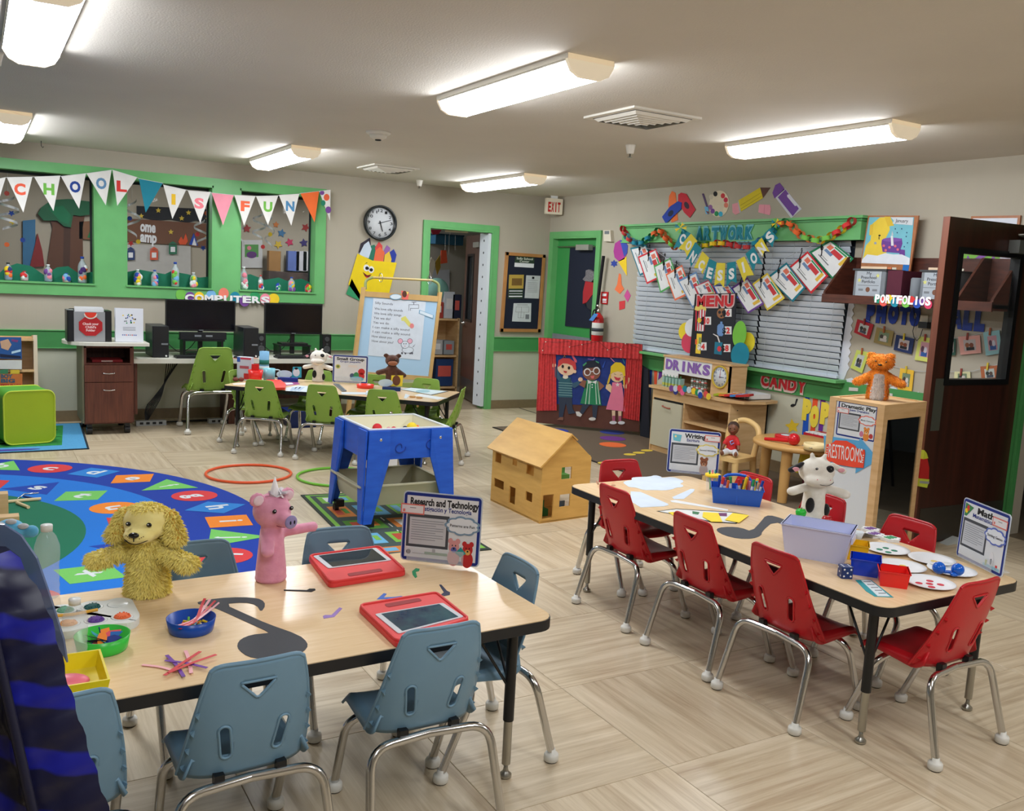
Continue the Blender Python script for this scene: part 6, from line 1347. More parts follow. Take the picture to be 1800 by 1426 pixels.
# ------------------------------------------------------------ centre signs in clear holders
def scallop(g,cx,cy,rx,ry,n=9,k=.13):
    return [g(cx+rx*(1+k*abs(sin(n*pi*i/72))-k)*cos(2*pi*i/72),cy+ry*(1+k*abs(sin(n*pi*i/72))-k)*sin(2*pi*i/72)) for i in range(72)]
navy=C(20,44,130)
def centre_sign(nm,pl,w_,h,lab,title,sub,tx,cloud,ccol,figs,tag_at,w0=0,stand=True,px=False,titlew=(.08,.97),tag_col=C(220,120,110),cc_=(.775,.43)):
    """pl: plane, (0,0) bottom-left of the sign; figs: extra print shapes in 0..1 coordinates (y down)"""
    t=thing('centre_sign',lab,'sign',tuple(pl.pt(w_/2,0)),'learning centre signs')
    g=lambda a,b:(a*w_,h-b*h)
    mb=MB();mb.plate(pl,rrect(-.004,-.004,w_+.004,h+.004,.014),w0-.003,w0,mat('laminate_edge',(190,200,214),.15));mb.build('laminate',t)
    mb=MB();mb.plate(pl,rrect(0,0,w_,h,.012),w0,w0+.001,navy);mb.build('blue_border',t)
    p=MB();p.plate(pl,[g(*q) for q in rect(.035,.045,.965,.955)],w0+.001,w0+.0014,C(222,226,230));p=p.build('sheet',t)
    mb=MB();textmb(mb,pl,title,g(titlew[0],.175),g(titlew[1],.175),.105*h,BLACK,w0+.0016,.0003,.035,0);mb.build('title',p)
    mb=MB();textmb(mb,pl,sub,g(tx[0],.255),g(tx[1],.255),.068*h,navy,w0+.0016,.0003,.02);mb.build('subtitle',p)
    if cloud:
        cut('screen_print',pl,[([g(*q) for q in rect(.05,.31,.60,.80)],C(70,74,80)),([g(*q) for q in rect(.085,.36,.565,.76)],C(196,200,206),1)]+[([g(*q) for q in rect(.11,.40+.035*k,.53-.1*(k % 3 == 2),.408+.035*k)],C(130,134,142),2) for k in range(9)],p,.0003,.0003,px=False,w0=w0+.0016)
        c=cut('cloud_note',pl,[(scallop(g,cc_[0],cc_[1],.235,.145),ccol,0),(scallop(g,cc_[0],cc_[1],.205,.118),C(226,232,238),1)],t,.001,.0006,px=False,w0=w0+.003)
        mb=MB();n=.16;textmb(mb,pl,cloud,g(cc_[0]-n,cc_[1]+.02),g(cc_[0]+n,cc_[1]+.02),.042*h,BLACK,w0+.0048,.0003,.01);mb.build('lettering',c)
    if figs:cut('picture',pl,[([g(*q) for q in s[0]],*s[1:]) for s in figs],p,.0003,.0003,px=False,w0=w0+.002)
    if tag_at:
        a,b=tag_at;cut('name_tag',pl,[([g(*q) for q in rect(a,b,a+.31,b+.15)],tag_col),([g(*q) for q in rect(a+.015,b+.02,a+.295,b+.13)],C(228,226,228),1),([g(*q) for q in rect(a+.03,b+.08,a+.06,b+.12)],tag_col,2),([g(*q) for q in rect(a+.12,b+.05,a+.2,b+.06)],GREY,2)],t,.0006,.0004,px=False,w0=w0+.0035)
    if stand:
        mb=MB();mb.plate(pl,rect(.02,.0,w_-.05,.045),w0+.005,w0+.0075,clear);mb.plate(pl,rect(.02,-.0,w_-.05,.003),w0-.07,w0+.0075,clear);mb.plate(pl,rect(.02,.0,w_-.05,.08),w0-.008,w0-.0055,clear);mb.build('clear_holder',t)
    return t
def bearfig(x,y,s,m,m2):
    return [(ell(x-.045*s,y-.13*s,.03*s,.04*s),m),(ell(x+.045*s,y-.13*s,.03*s,.04*s),m),(ell(x,y+.10*s,.075*s,.12*s),m),(ell(x,y-.05*s,.065*s,.09*s),m,1),(ell(x,y-.01*s,.035*s,.04*s),m2,2),(ell(x-.02*s,y-.07*s,.007*s,.012*s),BLACK,3),(ell(x+.02*s,y-.07*s,.007*s,.012*s),BLACK,3),(ell(x,y-.025*s,.012*s,.014*s),BLACK,3)]
TZ=.5205
s1=board((1.246,2.798),(1.246+.268*.765,2.798-.268*.645),TZ+.012,.08)
centre_sign('a',s1,.268,.232,'Research and Technology centre sign standing behind the red tablets','Research and Technology','Investigación y Tecnología',(.16,.88),'Patterns are Fun',C(120,150,176),bearfig(.68,.80,1.05,C(214,150,150),C(90,100,170))+bearfig(.86,.82,1.0,C(190,40,40),C(222,170,90))+[([(.70,.83),(.77,.74),(.84,.83),(.77,.89)],C(40,150,150),4),(rect(.30,.86,.60,.90),C(60,130,76)),(rect(.4,.81,.44,.87),GREY),(ell(.09,.88,.03,.035),BLACK),(rect(.14,.89,.32,.90),GREY)],(-.04,.17))
s2=board((3.169,3.702),(3.352,3.528),TZ+.012,.08)
centre_sign('b',s2,.262,.225,'Writing centre sign at the far end of the table with red chairs','Writing','Escritura',(.35,.6),'Sound Writing',C(224,206,100),bearfig(.72,.78,1.1,C(140,84,56),C(190,140,110))+[([(.06,.1),(.24,.12),(.22,.28),(.08,.26)],C(110,190,206)),(ell(.12,.16,.02,.025),C(240,220,150),1)],(.70,.07),titlew=(.3,.72))
s3=board((3.272,2.085),(3.163,1.835),TZ+.012,.03)
centre_sign('c',s3,.27,.225,'Math centre sign at the near corner of the table with red chairs','Math','Matemáticas',(.24,.72),'Sorting Games',C(90,110,190),[([(.05,.06),(.24,.1),(.1,.28),(.05,.28)],C(60,130,80)),(ell(.12,.14,.03,.05),RED,1),(ell(.09,.19,.03,.04),YEL,1),(ell(.76,.8,.05,.12),C(226,226,230)),(ell(.76,.84,.02,.05),BLACK,1),(rect(.64,.84,.68,.93),C(180,190,60)),(rect(.86,.86,.9,.94),RED),(rect(.6,.9,.95,.95),C(150,200,220))],(.68,.10),titlew=(.33,.7),cc_=(.78,.42))
s4=Plane(Vector(fl(585,671,TZ+.012)),fl(643,674,TZ+.012)-fl(585,671,TZ+.012),(0,0,1))
centre_sign('d',s4,.30,.235,'Small Group centre sign on the far side of the green chair table','Small Group','Grupo pequeño',(.2,.8),None,None,[(ell(.14,.42,.07,.08),C(206,200,110),1),(ell(.14,.42,.04,.05),C(110,130,70),2),(rect(.44,.34,.70,.43),C(226,220,214),1),(ell(.83,.58,.10,.12),C(196,44,44),1),(ell(.83,.74,.09,.14),C(196,44,44),1),(ell(.68,.72,.08,.12),C(60,140,90),2),(ell(.56,.74,.07,.09),C(70,90,120),1),(ell(.70,.85,.2,.09),C(110,180,200),3),(rect(.06,.82,.5,.9),C(224,226,230),1)],None,titlew=(.1,.9))
# dramatic play sign and arrow on the wardrobe
g0=zcl.px(1473,763);g1=zcl.px(1538,705)
zc_=Plane(zcl.pt(zcl.px(1469,764)[0],zcl.px(1469,764)[1]),-wy,(0,0,1));W5=zcl.px(1542,712)[0]-zcl.px(1473,704)[0];H5=zcl.px(1473,704)[1]-zcl.px(1469,765)[1]
centre_sign('e',zc_,W5,H5,'Dramatic Play centre sign taped on the white wardrobe side','Dramatic Play','Juego Dramático',(.3,.8),'Music Concert',C(230,110,90),bearfig(.78,.8,1.0,C(224,140,60),C(240,200,140))+[(ell(.66,.84,.05,.08),C(200,120,150)),(ell(.9,.86,.05,.07),C(190,60,60))],(-.02,.20),stand=False,cc_=(.78,.45))
t=thing('restroom_arrow','light blue arrow with red RESTROOMS sign on the wardrobe side','sign',tuple(zcl.pt(.2,.6)))
cut('blue_arrow',zcl,[(zq([(135,500),(430,545),(440,520),(595,705),(400,815),(405,770),(150,740)]),C(90,170,220))],t,.003,w0=.002)
f=cut('red_plaque',zcl,[(zq([(165,575),(210,565),(240,540),(330,545),(395,580),(420,610),(480,620),(484,650),(470,770),(390,765),(240,740),(215,720),(150,710)]),C(236,76,50))],t,.003,w0=.0065)
mb=MB();textmb(mb,zcl,'RESTROOMS',zcl.px(*zq([(180,680)])[0]),zcl.px(*zq([(460,728)])[0]),.085,C(232,234,236),.010,.001,.0);mb.build('lettering',f)
cut('bulb_dots',zcl,[(zq(ell(x,y,5)),C(236,236,230)) for x,y in ((172,600),(170,620),(168,640),(166,660),(472,665),(469,685),(466,705),(463,725))],f,.001,w0=.0098)
# firefighter vest on the mirror side post
t=thing('safety_vest','red vest with yellow reflective bands hanging from the wardrobe by the door','vest',tuple(wpt(WW+.03,-.0,.3)))
vp=Plane(wpt(WW-.06,.10,0),wx,(0,0,1));zf_=lambda p:[vp.px(*q) for q in zq(p)]
for nm,q,m,w_ in (('red_cloth',[(905,690),(955,680),(972,760),(968,860),(890,860),(895,760)],C(190,30,30),.03),('yellow_strap',[(915,690),(925,615),(945,640),(958,682)],C(206,214,60),.034),('yellow_hem',[(886,850),(968,858),(948,928),(882,915)],C(206,220,70),.034),('silver_band',[(886,868),(965,876),(960,896),(885,888)],C(160,166,160),.036)):
    mb=MB();mb.plate(vp,zf_(q),-.02,w_,m);mb.build(nm,t)
# ------------------------------------------------------------ puppet stage
a=CP+ray(943,747)*((0.009-CAMH)/ray(943,747).z);d_=ray(1124.5,760);b=CP+d_*(5.77/d_.x)
st=board((a.x,a.y),(b.x,b.y),.009);z8=lambda p:[(940+x/7.505,580+y/7.505) for x,y in p]
t=thing('puppet_stage','cardboard puppet stage with red paper curtains and blue backdrop','puppet stage',tuple((a+b)/2))
brown_c=mat('brown_card',(104,64,52),.85,noise=.12,nscale=6)
def sp(nm,shapes,par=t,t_=.003,w0=0.0,step=.0012):return cut(nm,st,[(z8(s[0]),*s[1:]) for s in shapes],par,t_,step,w0=w0)
sp('card_panel',[([(66,100),(1425,190),(1380,1345),(20,1222)],brown_c)],t_=.012)
sp('blue_backdrop',[([(270,310),(1230,365),(1200,1010),(280,975)],mat('blue_backdrop',(38,62,140),.85,noise=.2,nscale=12))],w0=.012)
crep=mat('red_crepe',(222,64,66),.6,noise=.16,nscale=40,coord='Object')
def pleats(nm,q,n,amp,w0):
    g2=qmap([st.px(*p) for p in z8(q)]);vs=[];fs=[];N=n*6;rn_=random.Random(n);M_=5
    ph=[rn_.uniform(.5,1.3) for _ in range(n+1)]
    for i in range(N+1):
        for j in range(M_+1):
            u_,v_=g2(i/N,j/M_);vs.append(st.pt(u_,v_,w0+amp*ph[min(i//6,n)]*(1+sin(i*2*pi/6+.3*j))))
    for i in range(N):
        for j in range(M_):k=i*(M_+1)+j;fs.append((k,k+1,k+M_+2,k+M_+1))
    mb=MB();mb.add(vs,fs,crep,True);return mb.build(nm,t)
pleats('curtain',[(66,300),(285,310),(300,1060),(30,1065)],7,.008,.016);pleats('curtain',[(1215,360),(1425,380),(1385,1200),(1165,1160)],7,.008,.016);pleats('valance',[(66,100),(1425,190),(1425,385),(66,310)],26,.007,.034)
lightm=mat('fairy_bulb',(240,236,220),.3)
mb=MB();mb.tube([st.pt(*st.px(*p),.056) for p in z8([(120,270),(150,150),(300,160),(480,150),(500,220),(640,190),(860,150),(980,260),(1100,220),(1150,255),(1210,175),(1380,230)])],.002,blackp,5);mb.build('fairy_light_wire',t)
for p in ((165,155),(478,222),(640,192),(978,262),(1150,255),(1210,180),(125,268)):mb=MB();c_=st.pt(*st.px(*z8([p])[0]),.058);mb.ball(c_,.006,lightm,seg=8,rings=5);mb.build('fairy_bulb',t)
def kid(nm,lab,parts,w0):
    k=thing('paper_child',lab,'cutout',tuple(st.pt(*st.px(*z8([parts[0][1][0][0][0]])[0]),w0)),'paper children on the puppet stage')
    for pn,shapes in parts:sp(pn,shapes,k,.0015,w0,.001)
stripes=[([(322+(-4),y),(500,y+10),(502,y+20),(320,y+10)],C(120,160,160),1) for y in range(690,880,32)]
kid('k','paper child with red hair, teal striped sweater and raised arm',[
    ('legs',[([(325,885),(495,890),(505,1040),(545,1095),(450,1110),(415,960),(375,1150),(325,1150)],C(52,62,80)),([(295,1185),(340,1148),(385,1150),(380,1190)],C(140,96,76),1)]),
    ('left_arm',[([(242,500),(285,480),(350,620),(325,670),(275,620)],C(60,96,120)),(ell(262,468,28,26),SKIN,0)]),('right_arm',[([(470,640),(510,700),(590,670),(605,715),(530,768),(480,740)],C(60,96,120)),(ell(608,652,30,28),SKIN,0)]),
    ('sweater',[([(345,620),(480,625),(505,890),(315,885),(322,690)],C(48,96,110),0)]+stripes+[(ell(412,622,36,22),C(232,222,200),2)]),
    ('head',[([(385,560),(440,560),(445,620),(380,615)],SKIN,0),(ell(425,500,120,100,8),SKIN,1),([(310,490),(320,400),(380,370),(470,375),(545,430),(555,510),(535,550),(500,470),(440,445),(380,440),(330,480)],C(206,66,66),2),(ell(376,480,16,22),BLACK,3),(ell(458,500,16,22),BLACK,3),([(385,535),(435,545),(425,568),(395,562)],C(190,60,60),3),(ell(535,548,20,22),SKIN,3)])],.018)
kid('k','paper child with glasses, black hair and green striped dress',[
    ('legs',[([(640,975),(730,985),(640,1110),(600,1085)],C(52,62,80)),([(765,985),(840,990),(815,1165),(770,1160)],C(52,62,80)),([(545,1075),(590,1075),(632,1115),(610,1145),(560,1130)],C(226,222,214),1),(ell(765,1172,46,22),C(226,222,214),1)]),
    ('arms',[([(640,660),(690,670),(690,780),(590,720)],C(146,96,76)),([(840,665),(925,740),(860,800),(850,760)],C(146,96,76))]),
    ('dress',[([(690,660),(845,670),(885,995),(605,970)],C(40,136,90),0)]+[([(x,680),(x+9,680),(x+9+(x-765)*.55,978),(x-4+(x-765)*.55,978)],C(190,220,196),1) for x in (705,735,800,828)]+[([(700,655),(765,685),(825,662),(815,712),(765,690),(715,708)],C(230,232,230),2),(ell(764,722,8,9),WHITE,2),(ell(764,755,8,9),WHITE,2)]),
    ('head',[(ell(755,560,118,104),C(140,90,70),0),([(636,540),(640,470),(700,410),(800,400),(870,450),(885,530),(840,480),(760,500),(690,500)],C(34,40,56),1),(ell(700,555,46,50),WHITE,2),(ell(820,538,46,50),WHITE,2),(ell(702,556,33,36),C(120,76,60),3),(ell(820,540,33,36),C(120,76,60),3),([(738,545),(780,540),(780,550),(738,556)],WHITE,3),([(740,605),(795,600),(785,640),(755,640)],C(226,110,110),3),([(640,460),(685,425),(692,440),(650,480)],C(80,170,120),3),([(810,405),(855,425),(850,440),(812,420)],C(80,170,120),3)])],.019)
kid('k','paper child with yellow hair, braids and a pink dress',[
    ('legs',[([(1022,1060),(1068,1062),(1066,1210),(1030,1210)],C(236,206,170)),([(1105,1068),(1150,1070),(1146,1210),(1112,1210)],C(236,206,170)),([(1030,1130),(1068,1130),(1066,1205),(1030,1205)],C(176,90,120),1),([(1110,1132),(1150,1132),(1146,1205),(1112,1205)],C(176,90,120),1),(ell(1040,1220,48,22),WHITE,2),(ell(1148,1222,46,22),WHITE,2)]),
    ('arms',[([(1000,710),(1030,760),(1010,830),(940,770),(950,720)],C(240,206,160)),([(1165,720),(1215,720),(1235,620),(1262,640),(1250,680),(1215,770),(1180,770)],C(240,206,160))]),
    ('dress',[([(1030,690),(1150,695),(1165,780),(1195,1075),(945,1045),(1010,820)],C(238,130,160),0),(star(1098,722,30),C(240,230,230),1)]),
    ('braids',[([(995,580),(1015,600),(990,690),(960,740),(962,690)],C(226,190,60)),([(1165,620),(1195,620),(1195,720),(1178,740)],C(226,190,60))]),
    ('head',[(ell(1095,600,92,88),C(240,206,160),0),([(1000,590),(1010,480),(1070,425),(1140,430),(1195,480),(1200,600),(1180,620),(1160,560),(1100,545),(1040,560)],C(238,206,40),1),([(1048,610),(1100,630),(1140,628),(1120,670),(1075,660)],C(206,60,80),2),([(1050,575),(1080,585),(1080,589),(1050,580)],BLACK,2),([(1130,590),(1160,585),(1160,589),(1130,594)],BLACK,2)])],.020)
for k,(p,m) in enumerate((([(700,385),(780,400),(800,370),(795,365),(770,388),(712,378)],C(170,120,200)),([(490,335),(510,330),(560,400),(560,430),(535,425)],C(240,110,130)),([(375,375),(400,325),(415,370),(398,345)],C(200,150,60)),([(895,490),(935,405),(940,410),(912,500)],C(50,90,190)),([(1005,360),(1060,420),(1052,424),(1000,372)],C(240,150,190)),([(1165,370),(1195,440),(1188,446),(1160,380)],C(60,150,170)))):
    sp('paper_squiggle',[(p,m)],w0=.017)
# black cloth beside the stage
o=cut('black_cloth',WB(.05),[([(1126,640),(1142,650),(1144,770),(1128,768)],C(24,28,40))],t=.02);tag(o,'dark cloth hanging between the puppet stage and the counter','cloth')
# floor dots and floor shapes on the carpet
for (x,y,rx,m,l) in ((979,757,21,C(36,60,160),'left royal blue'),(978,767,20,C(110,50,140),'left purple'),(1076,760,22,C(40,60,150),'right royal blue'),(1077,771,23,C(110,50,140),'right purple'),(1077,782,24,C(236,110,50),'orange')):
    c_=fl(x,y,.009);r_=rx/FPX*(c_-CP).length*.98;mb=MB();mb.prism(ell(c_.x,c_.y,r_,n=28),.0083,.0105,m);tag(mb.build('floor_spot'),l+' round spot marker on the carpet in front of the puppet stage','marker','round spot markers on the carpet')
for k,(x,y) in enumerate(((1107,799),(1123,796),(1137,792),(1062,814),(1027,801),(1029,803))[:5]):
    c_=fl(x,y,.009);mb=MB();mb.prism(ell(c_.x,c_.y,.06,.045),.0083,.010,C(230,200,70));tag(mb.build('yellow_marker'),'small yellow paper circle on the carpet, '+['left of the counter plinth','middle one below the counter','nearest the counter','by the far red chair','beside the dollhouse roof'][k],'marker','yellow circles on the carpet')
# ------------------------------------------------------------ dollhouse
t=thing('dollhouse','plain wooden dollhouse with pitched roof and cut-out windows','dollhouse',(3.2,5.0,0))
ply=mat('dollhouse_ply',(222,176,96),.45,c2=(206,158,82),nscale=5,stretch=(1,1,6));plye=mat('ply_edge',(120,84,50),.6)
c0=fl(948,921);c1=fl(862,880);c2=fl(1033,909)
fr=board((c1.x,c1.y),(c0.x,c0.y),0.0);Lf=(c1-c0).length;gb=board((c0.x,c0.y),(c2.x,c2.y),0.0);Lg=(c2-c0).length
def hp(pl,q):a_=pl.px(*q[0]);b_=pl.px(*q[1]);return (min(a_[0],b_[0]),min(a_[1],b_[1]),max(a_[0],b_[0]),max(a_[1],b_[1]))
z5=lambda x,y:(820+x/3.961,560+y/3.961)
E_=.395;hs=[hp(fr,(z5(203,930),z5(240,1012))),hp(fr,(z5(323,975),z5(350,1030))),hp(fr,(z5(420,1012),z5(467,1100))),hp(fr,(z5(192,1108),z5(257,1198))),hp(fr,(z5(300,1165),z5(335,1300))),hp(fr,(z5(412,1200),z5(455,1285)))]
mb=MB();holes(mb,fr,0,0,Lf,E_,hs,-.009,0,ply);mb.build('front_wall',t)
hg=[hp(gb,(z5(665,1038),z5(730,1115))),hp(gb,(z5(650,1228),z5(718,1305))),hp(gb,(z5(535,1232),z5(598,1388)))]
mb=MB();holes(mb,gb,0,0,Lg,E_,hg,-.009,0,ply);mb.plate(gb,[(0,E_),(Lg,E_),(Lg*.52,.555)],-.009,0,ply);mb.build('gable_wall',t)
off3=(c1-c0);far=Plane(gb.o+off3,gb.u,gb.v);mb=MB();mb.plate(far,[(0,0),(Lg,0),(Lg,E_),(Lg*.52,.555),(0,E_)],0,.009,ply);mb.build('gable_wall',t)
def fpt(a_,b_,z):return gb.pt(a_,z,0)+off3*b_
def slab(nm,q,m,th_):
    mb=MB();n_=(q[1]-q[0]).cross(q[3]-q[0]).normalized()*th_;mb.add([*q,*[p+n_ for p in q]],[(0,3,2,1),(4,5,6,7),(0,1,5,4),(1,2,6,5),(2,3,7,6),(3,0,4,7)],m);return mb.build(nm,t)
slab('floor_board',[fpt(.0,.0,.004),fpt(Lg,0,.004),fpt(Lg,1,.004),fpt(0,1,.004)],ply,.008);slab('upper_floor',[fpt(.01,.01,.195),fpt(Lg-.01,.01,.195),fpt(Lg-.01,.99,.195),fpt(.01,.99,.195)],ply,.008)
slab('partition',[fpt(.01,.5,.01),fpt(Lg-.02,.5,.01),fpt(Lg-.02,.5,.39),fpt(.01,.5,.39)],ply,.008)
slab('roof_panel',[fpt(-.035,-.04,E_-.028),fpt(Lg*.52,-.04,.562),fpt(Lg*.52,1.04,.562),fpt(-.035,1.04,E_-.028)],ply,-.010)
slab('back_roof_strip',[fpt(Lg*.52,-.02,.555),fpt(Lg*.66,-.02,.512),fpt(Lg*.66,1.02,.512),fpt(Lg*.52,1.02,.555)],ply,.008)
for (a_,b_,z,s_,m,l) in ((.1,.2,.014,.09,C(60,130,70),'small green doll furniture piece inside the dollhouse doorway'),(.25,.15,.014,.08,C(120,150,180),'small blue grey doll chair inside the dollhouse window'),(.3,.3,.205,.1,C(110,180,90),'small green toy inside the upper dollhouse window')):
    p_=fpt(a_,b_,z);mb=MB();mb.box((p_.x-s_/3,p_.y-s_/3,p_.z),(p_.x+s_/3,p_.y+s_/3,p_.z+s_*.5),m);mb.box((p_.x-s_/3,p_.y+s_/4,p_.z+s_*.5),(p_.x+s_/3,p_.y+s_/3,p_.z+s_),m);tag(mb.build('doll_furniture'),l,'toy')
p_=fl(1037,893);mb=MB();mb.ball((p_.x+.06,p_.y+.1,.04),.04,C(150,160,160));mb.ball((p_.x+.06,p_.y+.1,.1),.028,C(200,196,180));tag(mb.build('small_toy'),'small grey toy on the floor behind the dollhouse','toy')
# ------------------------------------------------------------ water table
t=thing('water_table','blue sand and water table with cream tub, lower tray and splayed legs','water table',(2.2,5.12,0))
wb=mat('water_table_blue',(38,96,206),.42,c2=(28,82,190),nscale=7,stretch=(1,1,4));crm=mat('cream_tub',(222,218,190),.4);tray=mat('tray_beige',(190,186,158),.4)
x0,x1,y0,y1,zt=1.935,2.455,4.865,5.39,.60
for nm,a_,b_ in (('apron_panel',(x0,y0,.425),(x1,y0+.014,zt)),('apron_panel',(x0,y1-.014,.425),(x1,y1,zt)),('apron_panel',(x0,y0+.014,.425),(x0+.014,y1-.014,zt)),('apron_panel',(x1-.014,y0+.014,.425),(x1,y1-.014,zt))):boxo(nm,a_,b_,wb,t)
for sx,x in ((-1,x0),(1,x1)):
    for sy,y in ((-1,y0),(1,y1)):
        fx_,fy_=x+sx*.03,y+sy*.02;w1,w2=.13,.05;mb=MB();th=.012
        for (ux,uy) in ((-sx,0),(0,-sy)):
            nx,ny=(0,sy) if ux else (sx,0)
            A0=Vector((x+nx*.004,y+ny*.004,zt-.004));B0=A0+Vector((ux,uy,0))*w1;A1=Vector((fx_,fy_,.055));B1=A1+Vector((ux,uy,0))*w2;mid=A0+Vector((ux,uy,0))*w1;mid.z=.43
            n_=Vector((nx,ny,0))*th;q=[A0,B0,mid,B1,A1];mb.add([*q,*[p+n_ for p in q]],[(0,1,2,3,4),(9,8,7,6,5),(0,5,6,1),(1,6,7,2),(2,7,8,3),(3,8,9,4),(4,9,5,0)],wb)
        l_=mb.build('leg',t)
        boxo('caster_socket',(fx_-sx*.045-.022,fy_-sy*.03-.022,.03),(fx_-sx*.045+.022+.01,fy_-sy*.03+.022,.075),blackp,l_)
        mb=MB();mb.tube([(fx_-sx*.03-.012,fy_-sy*.03,.025),(fx_-sx*.03+.012,fy_-sy*.03,.025)],.025,blackp,14);mb.build('caster',l_)
for x in (x0+.07,x1-.07):
    for z in (.545,.465):
        mb=MB();mb.ball((x,y0-.014,z),(.011,.006,.011),chrome,seg=12,rings=6);mb.build('bolt',t)
mb=MB()
def tub(mb,X0,Y0,X1,Y1,z0_,z1_,m,tp,th=.006):
    o_=[(X0+tp,Y0+tp),(X1-tp,Y0+tp),(X1-tp,Y1-tp),(X0+tp,Y1-tp)];u_=[(X0,Y0),(X1,Y0),(X1,Y1),(X0,Y1)]
    v=[(*p,z0_) for p in o_]+[(*p,z1_) for p in u_]+[(p[0]+(th if i in (0,3) else -th),p[1]+(th if i < 2 else -th),z1_) for i,p in enumerate(u_)]+[(p[0]+(th if i in (0,3) else -th),p[1]+(th if i < 2 else -th),z0_+th) for i,p in enumerate(o_)]
    f=[(3,2,1,0),(12,13,14,15)]
    for i in range(4):j=(i+1) % 4;f += [(i,j,4+j,4+i),(4+i,4+j,8+j,8+i),(8+i,8+j,12+j,12+i)]
    mb.add(v,f,m);return mb
tub(mb,x0+.016,y0+.016,x1-.016,y1-.016,.44,.603,crm,.03);tb=mb.build('tub',t)
mb=MB();holes(mb,TOP(0),x0+.004,y0+.004,x1-.004,y1-.004,[(x0+.024,y0+.024,x1-.024,y1-.024)],.600,.607,mat('tub_rim',(214,220,226),.4));mb.build('tub_rim',tb)
mb=MB();tub(mb,x0-.03,y0+.02,x1-.0,y1-.02,.14,.265,tray,.035);tr2=mb.build('lower_tray',t)
mb=MB();holes(mb,TOP(0),x0-.045,y0+.01,x1+.01,y1-.01,[(x0-.022,y0+.032,x1-.012,y1-.032)],.262,.270,tray);mb.build('tray_rim',tr2)
for (px_,py_,r_,m,l) in ((663,753,.03,C(206,40,50),'red ball in the water table tub'),(724,752,.034,C(236,206,50),'yellow ball in the water table tub'),(683,755,.016,C(214,150,150),'small pink ball in the water table tub'),(692,755,.018,C(200,60,70),'small red and white ball in the water table tub'),(712,754,.018,C(40,40,70),'dark blue bead in the water table tub'),(733,751,.014,ORG,'small orange bead in the water table tub')):
    c_=fl(px_,py_,.56);mb=MB();mb.ball((c_.x,c_.y,.56),r_,m);mb.lathe([(r_*.5,0),(r_*.7,.56-.449-r_*.8)],m,10,Matrix.Translation((c_.x,c_.y,.449)));tag(mb.build('toy_ball'),l,'ball','toys in the water table')
for (x,z,r_) in ((2.13,.50,.045),(2.33,.515,.05)):
    mb=MB();mb.tube([(x+r_*cos(a_)*(.3+.7*a_/8),y0-.0015,z-.01+r_*.6*sin(a_)) for a_ in [k*.5 for k in range(14)]],.003,mat('blue_doodle',(20,54,150),.6),5);mb.build('worn_doodle',t)
# road map mat
t=thing('road_mat','dark green road map play mat under the water table','rug',(2.16,5.1,0));pl=TOP(.0004)
mq=[fl(528,872)[:2],fl(640,866)[:2],fl(860,966)[:2],fl(664,985)[:2]]
mq=[(1.85,5.83),(2.50,5.75),(2.46,4.30),(1.74,4.36)];g2=lambda a_,b_:tuple((mq[0][i]*(1-a_)+mq[1][i]*a_)*(1-b_)+(mq[3][i]*(1-a_)+mq[2][i]*a_)*b_ for i in (0,1))
cut('mat_base',pl,[(qrect(g2,0,0,1,1),mat('mat_edge',(48,58,52),.9))],t,.006,px=False)
pr_=[(qrect(g2,.03,.02,.97,.98),rugm('mat_grass',(130,190,76))),(qrect(g2,.07,.035,.93,.965),rugm('mat_asphalt',(70,84,82)),1)]
blk=[(.12,.06,.45,.18),(.52,.06,.88,.18),(.12,.24,.30,.42),(.36,.24,.62,.42),(.68,.24,.88,.42),(.12,.48,.45,.62),(.52,.48,.88,.62),(.12,.68,.30,.82),(.36,.68,.62,.82),(.68,.68,.88,.82),(.12,.87,.5,.94),(.56,.87,.88,.94)]
cb_=[rugm('mat_grass',0),rugm('mat_sky',(110,180,220)),rugm('mat_orange',(214,130,60)),rugm('mat_leaf',(90,150,60))]
for k,b_ in enumerate(blk):
    pr_.append((qrect(g2,*b_),cb_[(k*3) % 4],2));w_=(b_[2]-b_[0]);h_=(b_[3]-b_[1]);pr_.append((qrect(g2,b_[0]+w_*.15,b_[1]+h_*.2,b_[0]+w_*.5,b_[1]+h_*.8),[C(220,224,226),C(110,170,206),C(190,80,60)][k % 3],3));pr_.append((qrect(g2,b_[0]+w_*.6,b_[1]+h_*.25,b_[0]+w_*.85,b_[1]+h_*.7),cb_[(k+1) % 4],3))
for k in range(9):pr_.append((qrect(g2,.48,.06+k*.1,.49,.11+k*.1),WHITE,2))
cut('printed_roads',pl,pr_,t,.0008,.0005,px=False,w0=.006)
o=MB();
for k in range(3):c_=fl(676+k*8,838+((k % 2)*4));o.prism(star(c_.x,c_.y,.075,.6,6),.0005+.0006*k,.0015+.0006*k,C(242,150,80))
tag(o.build('orange_paper_shape'),'orange paper splat on the floor under the water table','paper')
t=thing('toy_phone','small black and white toy on the floor behind the water table','toy',tuple(fl(684,827)));c_=fl(684,827);boxo('toy_body',(c_.x-.05,c_.y-.03,.001),(c_.x+.05,c_.y+.03,.05),blackp,t);boxo('white_card',(c_.x-.02,c_.y-.035,.03),(c_.x+.05,c_.y-.02,.09),WHITE,t)
